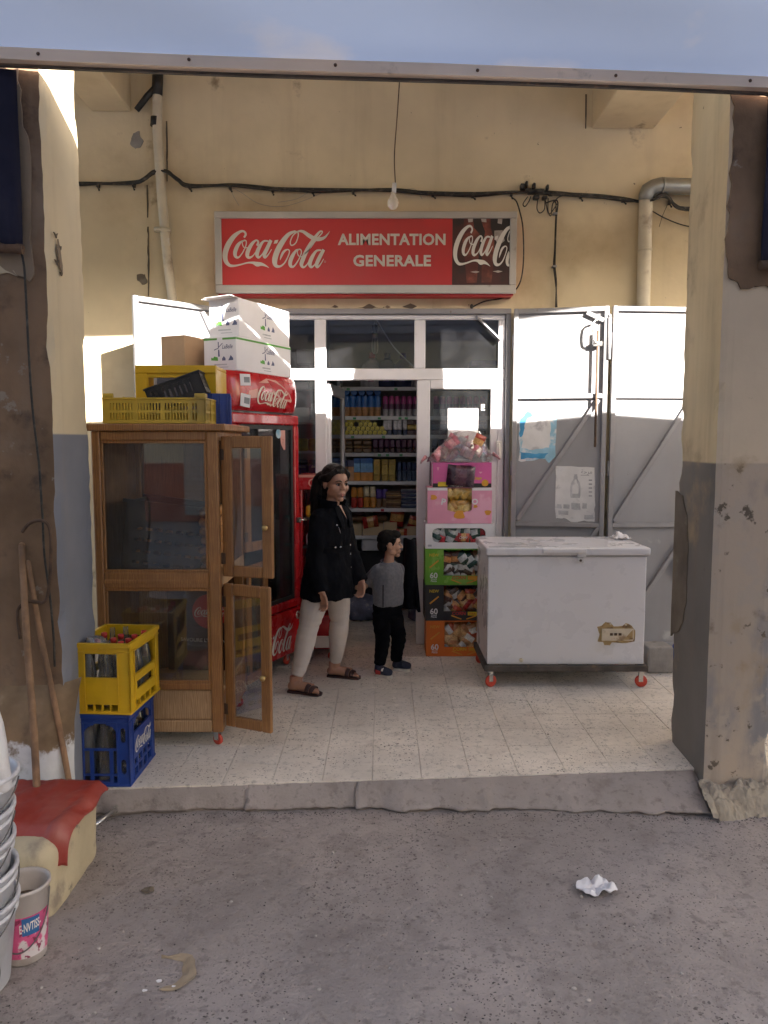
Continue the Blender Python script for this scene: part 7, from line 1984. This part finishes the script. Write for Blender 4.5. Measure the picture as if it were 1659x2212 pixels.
for (z, rx, ry, a) in ((.985, .177, .137, -68), (.925, .178, .140, -70), (.83, .181, .144, -70), (.685, .194, .155, -74), (.985, .177, .137, -108), (.985, .177, .137, -122), (1.135, .182, .133, -116)):
    p = ring_pt(z, rx, ry, R(a), (.064, 0)); d = ring_pt(z, 1, 1, R(a), (0, 0)); d.z = 0
    mb = MB(); mb.lathe([(.0065,0),(.0065,.003),(.004,.005),(.0001,.005)], n=10, M=Matrix.Translation(p) @ d.to_track_quat('Z', 'Y').to_matrix().to_4x4()); put('snap_button', mb, M['button'], wo)
mb = MB(); p = ring_pt(1.12, .183, .134, R(-112), (.066, 0)); p2 = ring_pt(1.075, .181, .135, R(-107), (.066, 0)); mb.tube([p, p2], .0022, 6); put('zip', mb, M['button'], wo)
# trousers
tr = MB()
tr.loft([(hipc.x, 0, .70, .148, .118), (hipc.x, 0, .80, .158, .124), (hipc.x, 0, .90, .145, .112)], 28, yaw)
for h_, k_, a_, ft in legs:
    up_ = a_ + Vector((0, 0, .030))
    tr.tube([h_, h_.lerp(k_, .3), h_.lerp(k_, .65), k_, k_.lerp(a_, .30), k_.lerp(a_, .7), up_], [.080, .088, .088, .070, .069, .053, .042], 20, 5)
tm = remeshed(tr, 'trousers', M['trouser'], .0065, 3, .5)
push(tm, lambda q: .0052*(math.exp(-((q.z-.44)/.05)**2) + .8*math.exp(-((q.z-.15)/.05)**2) + .35)*noise.noise(Vector((q.x*9, q.y*9, q.z*42))))
put('trousers', tm, None, wo)
def sandal(heel, toe, s=1.0):
    heel = Vector(heel); toe = Vector(toe); d = (toe-heel).normalized(); sd = Vector((-d.y, d.x, 0)); L = (toe-heel).length
    mb = MB(); out = [(-.03,0),(-.02,.024),(.10,.034),(.40,.030),(.70,.044),(.90,.044),(1.03,.024),(1.06,-.010),(1.0,-.040),(.80,-.046),(.45,-.032),(.10,-.033),(-.02,-.024)]
    A = [heel + d*L*f + sd*w*s for f, w in out]
    lo = [mb.vert((p.x, p.y, .0)) for p in A]; hi = [mb.vert((p.x, p.y, .013)) for p in A]
    mb.face(hi); mb.face(lo[::-1])
    for k in range(len(A)): mb.face((lo[k], lo[(k+1)%len(A)], hi[(k+1)%len(A)], hi[k]))
    so = put('sandal', mb, M['sandal'], wo)
    for f0, f1 in ((.58, .70), (.72, .84)):
        mb = MB()
        def strap(u, v):
            a = PI*u; f = f0 + (f1-f0)*v
            return heel + d*L*(f + .02*math.sin(a)) + sd*(.047*math.cos(a))*s + Vector((0, 0, .010 + (.046 - .022*(f-.58)/.26)*math.sin(a)**.8))
        mb.sheet(strap, 16, 3); st = put('strap', mb, M['sandal'], so); q = st.modifiers.new('t', 'SOLIDIFY'); q.thickness = .0045; q.offset = 1
for ft in (R_foot, L_foot): sandal(ft[0], ft[1])

# ---- the small boy, looking away to the right
bo = thing('person', 'small boy in a grey T-shirt, black joggers and navy shoes looking to the right', 'person', (.03, 5.50, 0))
yb = R(28)
Hb = Vector((.020, -.005, .955))
Mb = Matrix.Translation(Hb) @ Rz(R(97)) @ Matrix.Rotation(R(2), 4, 'X')
bs = .80
body = MB()
head_shape(body, Mb, bs, True)
nk = Vector((.0, .015, .80))
body.tube([nk, Vector((.008, .012, .85)), Hb + Vector((-.005, .012, -.04))], [.046, .036, .036], 14, 4)
body.loft([(0, 0, .46, .095, .075), (0, 0, .56, .10, .08), (0, 0, .68, .098, .075), (0, .005, .77, .10, .07), (0, .01, .815, .05, .045)], 22, yb)
FB = Vector((math.sin(yb), -math.cos(yb), 0)); SB = Vector((math.cos(yb), math.sin(yb), 0))
hip_b = Vector((-.005, .0, .46)); blegs = ((hip_b - SB*.05, Vector((-.040, -.030, .26)), Vector((-.062, -.045, .075))), (hip_b + SB*.05, Vector((.075, .035, .265)), Vector((.060, .085, .075))))
for h_, k_, a_ in blegs: body.tube([h_, k_, a_], [.055, .040, .030], 12, 4)
brs = nk - SB*.088 + Vector((0, 0, -.035)); bls = nk + SB*.088 + Vector((0, 0, -.035))
bre = Vector((-.155, .03, .665)); brw = Vector((-.185, -.13, .655)); ble = bls + Vector((-.01, .095, -.12)); blw = ble + Vector((.03, .10, -.10))
for s_, e_, w_ in ((brs, bre, brw), (bls, ble, blw)): body.tube([s_, e_, w_], [.034, .028, .020], 12, 4)
hand(body, brw, (-.15, -.35, .18), (.2, 0, 1), .9, .66); hand(body, blw, (.1, .1, -1), (0, -1, 0), 1.0, .66)
put('body', remeshed(body, 'body', M['skin_boy'], .0038, 3, .5), None, bo)
face_parts(bo, Mb, bs, 'hair_boy', .0055)
T = Mb @ Matrix.Scale(bs, 4)
hb = MB(); hb.ball((0, .034, .052), (.082, .096, .082), 22, 16, T); hb.ball((0, -.030, .090), (.062, .058, .040), 18, 12, T); hb.ball((0, .075, -.010), (.066, .052, .060), 16, 12, T)
for sx in (-1, 1): hb.tube([T @ Vector(p) for p in ((sx*.071, -.024, .060), (sx*.079, -.012, .020), (sx*.078, -.006, -.004))], [.014, .009, .004], 8, 3)
hm = remeshed(hb, 'hair', M['hair_boy'], .0045, 2, .5)
wrinkle_mesh(hm, .0028, 75, 3); put('hair', hm, None, bo)
ts = MB()
ts.loft([(.0, 0, .515, .114, .096), (0, 0, .56, .117, .100), (0, 0, .66, .115, .097), (0, .003, .745, .117, .094), (0, .006, .79, .104, .078), (0, .012, .824, .060, .056)], 30, yb)
for s_, e_ in ((brs, bre), (bls, ble)): ts.tube([s_, s_.lerp(e_, .5), s_.lerp(e_, .93)], [.048, .047, .052], 16, 4); ts.ball(s_, .047, 12, 8)
tm = remeshed(ts, 'tshirt', M['tee'], .006, 4, .5); wrinkle_mesh(tm, .0055, 15, 2, .5); wrinkle_mesh(tm, .0025, 42, 5, .5); put('tshirt', tm, None, bo)
mb = MB(); mb.tube([Vector((0, .013, .826)) + SB*.052*math.cos(a*PI/8) + FB*.048*math.sin(a*PI/8) + Vector((0, 0, -.012*math.sin(a*PI/8))) for a in range(17)], .0075, 8, 2, cap=False); put('collar', mb, M['tee_dark'], bo)
mb = MB(); p0 = [Vector((0, 0, z)) + (-SB*.070*1.2 + FB*.086*.93) for z in (.52, .60, .68)]; mb.tube(p0, .0035, 6, 3); put('side_seam', mb, M['joggers'], bo)
tr = MB(); tr.loft([(-.005, 0, .42, .104, .086), (-.005, 0, .50, .112, .092), (-.003, 0, .54, .108, .086)], 26, yb)
for h_, k_, a_ in blegs: tr.tube([h_, h_.lerp(k_, .5), k_, k_.lerp(a_, .5), a_ + Vector((0, 0, .005))], [.066, .062, .056, .050, .042], 16, 5)
tm = remeshed(tr, 'joggers', M['joggers'], .006, 3, .5)
push(tm, lambda q: .006*noise.noise(Vector((q.x*12, q.y*12, q.z*38))))
put('joggers', tm, None, bo)
def shoe(heel, toe, red):
    heel = Vector(heel); toe = Vector(toe); d = (toe-heel).normalized(); sd = Vector((-d.y, d.x, 0)); L = (toe-heel).length
    def P(f, w, z): return heel + d*L*f + sd*w + Vector((0, 0, z))
    out = [(-.04,0),(-.02,.022),(.25,.026),(.5,.028),(.8,.036),(.97,.026),(1.03,0),(.97,-.028),(.8,-.036),(.5,-.028),(.25,-.027),(-.02,-.022)]
    mb = MB(); lo = [mb.vert(P(f, w, 0)) for f, w in out]; hi = [mb.vert(P(f, w*1.02, .021)) for f, w in out]; mb.face(hi); mb.face(lo[::-1])
    for k in range(len(out)): mb.face((lo[k], lo[(k+1)%len(out)], hi[(k+1)%len(out)], hi[k]))
    so = put('shoe', mb, M['shoe_sole'], bo, label='shoe with a red and white side patch' if red else None)
    up = MB(); up.tube([P(.06, 0, .045), P(.3, 0, .050), P(.55, 0, .042), P(.85, 0, .030), P(.96, 0, .026)], [(.028,.026), (.031,.030), (.033,.026), (.033,.016), (.018,.010)], 16, 4); up.tube([P(.14, 0, .03), P(.16, 0, .085)], [.033, .031], 14); up.ball(P(.08, 0, .042), (.027, .027, .026), 12, 8)
    put('shoe_upper', remeshed(up, 'shoe_upper', M['shoe'], .0045, 2, .5), None, so)
    mb = MB()
    def band(u, v): a = PI*(.12 + .76*u); f = .40 + .11*v; return P(f, .0355*math.cos(a)*1.05, .040 + .033*math.sin(a))
    mb.sheet(band, 12, 3); q = put('strap', mb, M['print_white'] if red else M['shoe'], so); q.modifiers.new('t', 'SOLIDIFY').thickness = .003
    if red:
        mb = MB(); mb.sheet(lambda u, v: P(.05 + .30*u, -.0335, .024 + .034*v*(1-.3*u)), 6, 3); q = put('side_patch', mb, M['shoe_red'], so); q.modifiers.new('t', 'SOLIDIFY').thickness = .004
shoe((-.085, -.055, 0), (.030, -.105, 0), True); shoe((.045, .085, 0), (.175, .070, 0), False)
# black jacket hanging behind the boy
mb = MB()
def jk(u, v):
    x = .115 + .085*u + .05*v*(u-.2) + .012*math.sin(u*9)*v; z = .97 - .50*v - .05*u*v
    q = Vector((x*12, z*8, 0))
    return (x + .03, 5.72 + .05*math.sin(u*PI*2.5 + v*2) - .03*v + .02*noise.noise(q), z)
mb.sheet(jk, 26, 30); jo = solo('jacket', mb, M['coat'], 'black jacket hanging down between the boy and the door', 'jacket'); jo.modifiers.new('t', 'SOLIDIFY').thickness = .022
# ------------------------------------------------------------------ street corner at the left
def soft_block(mb, a, b, r, amp, seed, n=16):
    """rounded worn block"""
    c = [(a[i]+b[i])/2 for i in range(3)]; h = [(b[i]-a[i])/2 for i in range(3)]
    bm = bmesh.new(); bmesh.ops.create_cube(bm, size=2.0); bmesh.ops.subdivide_edges(bm, edges=bm.edges[:], cuts=n, use_grid_fill=True)
    for v in bm.verts:
        p = Vector((v.co.x*h[0], v.co.y*h[1], v.co.z*h[2])); q = Vector([max(-(h[i]-r), min(h[i]-r, p[i])) for i in range(3)])
        d = p-q; p = q + (d.normalized()*r if d.length > 1e-6 else d)
        w = Vector(c) + p; p = w + (p.normalized())*amp*(noise.noise(w*5 + Vector((seed,0,0))) + .4*noise.noise(w*18))
        v.co = p
    mb.sm = True; mb.add_bm(bm); bm.free()
M['block_cream'] = mat('yellowed_cream_block_paint', (.50,.42,.28), .7, .10, 4, .5, 22, spots=[((.27,.22,.17), 4, .62, .08), ((.14,.12,.11), 9, .68, .05)])
mb = MB(); soft_block(mb, (-1.83, 2.80, ST-.05), (-1.265, 3.33, .165), .075, .012, 2)
for i, v in enumerate(mb.v):
    t = max(0, (.20 - v[2])/.32); mb.v[i] = (v[0] + .00*t, v[1] - .05*t, v[2])
solo('concrete_bollard', mb, M['block_cream'], 'low rounded cream concrete block by the left pier, under the red cloth', 'block')
M['red_cloth'] = mat('faded_red_oilcloth', (.29,.035,.025), .5, .10, 3, .15, 12, spots=[((.34,.10,.08), 3, .60, .12)])
mb = MB()
def cloth(u, v):
    x = -1.83 + .655*u; y = 3.30 - .46*v
    top = .192 - .012*noise.noise(Vector((x*5, y*5, 0)))
    over = max(0, v - .62 + .10*math.sin(u*3.0))
    z = top + .016*math.sin(u*7 + v*3)*(.3+v)
    drop = 0.0
    edge = .40 + .62*math.exp(-((u-.62)/.20)**2) + .12*math.exp(-((u-.1)/.2)**2)     # hem hangs lowest at one corner
    yv = v*edge
    L = .46*yv
    yflat = 3.315 - min(L, .43); 
    z -= max(0, L-.38)*.9 + .05*max(0, L-.28)
    fold = .030*math.sin(u*10+1)*max(0, L-.2)
    return (x + fold, yflat - .35*max(0, L-.38) - .02, z + max(0, (u-.93))*-.30)
for_pts = None
def cloth2(u, v):
    """sheet lying on the block top and hanging down over its street side"""
    x = -1.87 + .645*u + .01*noise.noise(Vector((u*4, v*4, 0)))
    hang = .10 + .30*math.exp(-((u-.70)/.17)**2) + .06*math.exp(-((u-.05)/.2)**2)
    L = v*(.40 + hang)                                  # length measured from the back hem
    y = 3.30 - min(L, .44); z = .190
    if L > .36:
        t = L - .36; a = min(t/.10, 1)*R(78)
        y = 3.30 - .36 - .058*math.sin(min(t/.10, 1)*R(78)) - max(0, t-.10)*math.cos(R(78)); z = .190 - .075*(1-math.cos(a)) - max(0, t-.10)*math.sin(R(78))
    if u > .93: z -= (u-.93)*.55
    q = Vector((u*5, v*4, 0))
    return (x - .06*max(0, v-.6)*(u-.7), y - .010*math.sin(u*17)*v - .012 - .015*v, z + .010*noise.noise(q) + .009*math.sin(u*11+v*4)*min(1, v*2) + .010*abs(noise.noise(Vector((u*9+v*3, v*2-u*2, 4)))) + .004*noise.noise(Vector((u*30, v*26, 1))) + .006)
mb = MB(); mb.sheet(cloth2, 60, 50); o = solo('cloth', mb, M['red_cloth'], 'faded red oilcloth draped over the cream concrete block', 'cloth'); q = o.modifiers.new('t', 'SOLIDIFY'); q.thickness = .004; q.offset = 1
# two broom handles against the pier
def pole(label, a, b, r):
    mb = MB(); A = Vector(a); B = Vector(b)
    mb.tube([A, A.lerp(B, .3) + Vector((.004,0,0)), A.lerp(B, .7) + Vector((-.003,0,0)), B], [r, r*1.02, r*.98, r*.93], 12, 4); mb.ball(B, r*.93, 10, 6)
    return solo('broom_handle', mb, M['stick'], label, 'broom handle')
pole('upright brown broom handle leaning on the left pier above the red cloth', W(82, 1760, 3.20), W(47, 1178, 3.47), .0155)
pole('slanting brown broom handle leaning on the left pier beside the blue crate', W(158, 1742, 3.40), W(60, 1215, 3.46), .0135)
# wires on the pier
cw = thing('cable', 'thin black cable running down the left pier from the navy tarpaulin', 'cable')
mb = MB(); mb.tube([W(x, y, 3.455) for x, y in ((46,545),(52,575),(56,640),(62,760),(70,880),(84,1000),(88,1060),(92,1120),(96,1200),(108,1290),(116,1380),(118,1440))], .0052, 7, 6); put('cable', mb, M['cable'], cw)
hk = thing('iron_hook', 'bent black iron rod hooked over the cable on the left pier', 'hook')
mb = MB(); mb.tube([W(x, y, 3.43) for x, y in ((48,1150),(62,1132),(85,1124),(104,1134),(110,1170),(108,1240),(102,1290),(92,1302),(75,1300),(60,1300),(42,1312),(38,1330),(44,1380))], .0075, 8, 6); put('rod', mb, M['rust'], hk)
# stack of buckets near the lens
M['bucket'] = mat('scuffed_white_bucket', (.62,.62,.66), .42, .05, 4, .1, 20, spots=[((.44,.43,.46), 3.5, .58, .10), ((.20,.17,.16), 11, .72, .03)])
M['wire'] = mat('galvanised_wire', (.16,.15,.15), .5, .2, 9, metal=.6)
BX, BY = -1.395, 2.42
bgrp = 'white buckets nested in a stack'
bk0 = thing('bucket', 'white plastic bucket nested in the tall stack at the left edge', 'bucket', (BX, BY, ST), 0, bgrp)
mb = MB(); mb.lathe([(.001,.004),(.125,.0),(.130,.006),(.160,.285),(.172,.288),(.172,.300),(.160,.302),(.156,.286),(.126,.010),(.001,.008)], n=44, cap=False)
mb.lathe([(.1585,.252),(.166,.255),(.166,.262),(.1590,.265)], n=44, cap=False); put('bucket_body', mb, M['bucket'], bk0)
mb = MB(); mb.tube([Vector((.170*math.cos(a), .170*math.sin(a), .275)) + Vector((.0, -.03*math.sin(a) , -.12*max(0, math.sin(a+PI)))) for a in [PI + PI*k/12 for k in range(13)]], .0026, 6, 2); put('wire_bail', mb, M['wire'], bk0)
for k in range(4):
    d_ = dup(bk0, (BX + random.uniform(-.008,.008), BY + random.uniform(-.008,.008), ST + .108*(k+1)), (random.uniform(-.04,.04), random.uniform(-.03,.04), random.uniform(-.9,.9)), 'scuffed white bucket, ' + ('second from the bottom', 'middle one', 'second from the top', 'topmost')[k] + ' of the tall stack at the left edge')
bk0['label'] = 'white plastic bucket at the very bottom of the tall stack at the left edge'
mb = MB(); mb.lathe([(.001,-.16),(.066,-.158),(.074,-.145),(.076,-.02),(.078,.0),(.076,.06),(.066,.115),(.046,.148),(.024,.160),(.001,.163)], n=26, sx=1.05, sy=.72); mb.tube([(.06,0,.10),(.105,0,.09),(.112,0,.02),(.078,0,-.03)], .012, 8, 4)
solo('plastic_jug', mb, M['plastic_white'], 'white rounded plastic jug standing in the top bucket of the stack', 'jug', (BX+.088, BY+.02, ST+.108*4+.395), (0, R(10), R(150)))
b2 = thing('bucket', 'open bucket with a pink and blue printed label, behind the tall stack', 'bucket', (-1.275, 2.58, ST), R(10)); b2.scale = (.80, .80, .97)
mb = MB(); mb.lathe([(.001,.004),(.084,.0),(.088,.006),(.108,.268),(.116,.271),(.116,.282),(.106,.283),(.103,.268),(.084,.010),(.001,.008)], n=40, cap=False)
M['bucket_clear'] = mat('milky_plastic_bucket', (.52,.47,.44), .4, .06, 4, spots=[((.36,.31,.28), 4, .58, .1)])
put('bucket_body', mb, M['bucket_clear'], b2)
mb = MB(); mb.lathe([(.0001,.20),(.0995,.20)], n=32, cap=False); put('contents', mb, M['render_brown'], b2)
def wrapband(za, zb, a0, a1, lift, mats, n=24):
    m_ = MB(); m_.sheet(lambda u, v: ((.0872 + .0775*(za+(zb-za)*v) + lift)*math.cos(a0+(a1-a0)*u), (.0872 + .0775*(za+(zb-za)*v) + lift)*math.sin(a0+(a1-a0)*u), za+(zb-za)*v), n, 4); return m_
M['label_pink'] = mat('pink_white_label', (.62,.10,.24), .5, .2, 9, spots=[((.66,.60,.60), 9, .54, .03), ((.25,.03,.08), 24, .60, .02)])
M['label_blue'] = mat('blue_label', (.03,.13,.33), .5, .1, 9)
put('label_band', wrapband(.03, .19, R(-200), R(20), .0012, None), M['label_pink'], b2)
put('label_patch', wrapband(.118, .185, R(-80), R(-38), .0024, None), M['label_blue'], b2)
mb = MB(); add_text(mb, 'E-NVTISS-', .03, (0, 0, .152), width=.088, height=.034, bold=.02)
mb.v = [((.0872+.0775*v[2]+.0034)*math.cos(R(-60) + v[0]/.099), (.0872+.0775*v[2]+.0034)*math.sin(R(-60) + v[0]/.099), v[2] + v[0]*.12) for v in mb.v]; put('lettering', mb, M['print_white'], b2)
mb = MB(); mb.tube([Vector((.112*math.cos(a), .112*math.sin(a), .255 - .19*max(0, -math.sin(a))**.8)) for a in [PI + PI*k/14 for k in range(15)]], .0028, 6, 2); put('wire_bail', mb, M['wire'], b2)
# grey moulded edge of a bin at the lower left corner
mb = MB(); mb.lathe([(.10,.0),(.105,.01),(.12,.20),(.125,.205),(.125,.215),(.10,.22),(.095,.20)], n=28); solo('tub', mb, M['zinc'], 'grey plastic tub in front of the bucket stack at the lower left corner', 'tub', (-1.275, 2.14, ST+.002))
# short steel tube lying by the kerb
mb = MB(); A = W(205, 1782, 3.46); mb.tube([(A.x-.02, 3.40, ST+.020), (A.x+.06, 3.57, ST+.045)], .011, 12); solo('steel_tube', mb, M['steel'], 'short bright steel tube lying against the kerb by the concrete block', 'tube')
# litter
def litter(label, cat, name, at, size, m_, seed, fn=None, n=16, thick=.002):
    mb = MB()
    def f(u, v):
        a = 2*PI*u; r_ = v*(1 + .30*noise.noise(Vector((math.cos(a)*1.6, math.sin(a)*1.6, seed))))
        x = size[0]*r_*math.cos(a); y = size[1]*r_*math.sin(a)
        return (x, y, .006 + size[2]*abs(noise.noise(Vector((x*22, y*22, seed)))) + size[2]*.35*v*abs(math.sin(a*2)))
    mb.sheet(fn or f, 28, n, smooth=False)
    o = solo(name, mb, m_, label, cat, at); q = o.modifiers.new('t', 'SOLIDIFY'); q.thickness = thick; return o
litter('crumpled white paper lying on the street', 'litter', 'crumpled_paper', (.855, 2.965, ST), (.078, .062, .045), M['carton_white'], 4)
def torn(u, v):
    a = R(-70) + R(165)*u; r0 = .085 + .018*noise.noise(Vector((u*5, 0, 2))); r1 = r0 + .045*math.sin(PI*min(1, u*1.15))**.6 + .004*noise.noise(Vector((u*30, 1, 0)))
    r_ = r0 + (r1-r0)*v
    return (r_*math.cos(a)*1.05 - .04, r_*math.sin(a)*.95, .006 + .014*v*u + .006*noise.noise(Vector((u*6, v*2, 0))))
M['card_torn'] = mat('dirty_torn_card', (.30,.235,.165), .85, .10, 9, .2, 50)
litter('curved torn strip of brown card lying on the street', 'litter', 'torn_card', (-.735, 2.47, ST), None, M['card_torn'], 0, torn, 6)
for k, (dx, dy, s) in enumerate(((-.055,-.09,.008),(-.02,-.045,.010),(.035,-.07,.006))): litter('white paper scrap beside the torn brown card', 'litter', 'paper_scrap', (-.735+dx, 2.47+dy, ST+.008), (s, s*.7, s*.3), M['carton_white'], k+9, thick=.001)['group'] = 'white scraps by the torn card'
litter('small dark brown leaf on the street', 'litter', 'dry_leaf', (-.955, 2.955, ST), (.028, .018, .012), M['damp'], 6)
random.seed(41)
M['pebble'] = mat('pale_pebble', (.42,.38,.35), .8, .2, 12)
pm = MB(); pm.ball((0,0,0), (.006,.005,.004), 7, 5); pm = pm.mesh('pebble', M['pebble'])
for k in range(70):
    x = random.uniform(-1.2, 2.0); y = random.uniform(2.2, 3.5); s = random.choice((.5, .7, .8, 1.0, 1.3))
    o = put('pebble', pm, None, None, (x, y, street_z(x, y) + .002*s), (0, 0, random.uniform(0, 6))); o.scale = (s*random.uniform(.8, 1.4), s, s)
    o['label'] = 'small pale pebble lying on the street'; o['category'] = 'pebble'; o['group'] = 'loose pebbles on the street'
M['dark_chip'] = mat('dark_grit', (.05,.043,.04), .85, .2, 12)
mb = MB()
for k in range(2000):                          # grit along the foot of the kerb and over the roadway
    if k < 700: x = random.uniform(-1.4, 1.9); y = fl(x) - .05 - .23*max(0, min(1, (x+.9)/2.5))**1.3 - abs(random.gauss(0, .04))
    else: x = random.uniform(-1.5, 2.2); y = random.uniform(2.0, 3.55)
    z = street_z(x, y); s = random.uniform(.0015, .0042); a = random.uniform(0, 6)
    p = [Vector((s*1.7*math.cos(a+q*PI/2)*(1 if q % 2 else .55), s*1.7*math.sin(a+q*PI/2)*(1 if q % 2 else .55), 0)) for q in range(4)]
    ids = [mb.vert((x+w.x, y+w.y, z-.001)) for w in p]; t = mb.vert((x, y, z+s*.8))
    for q in range(4): mb.face((ids[q], ids[(q+1)%4], t))
o = solo('grit', mb, M['dark_chip'], 'dark grit scattered over the street', 'grit'); o['kind'] = 'stuff'
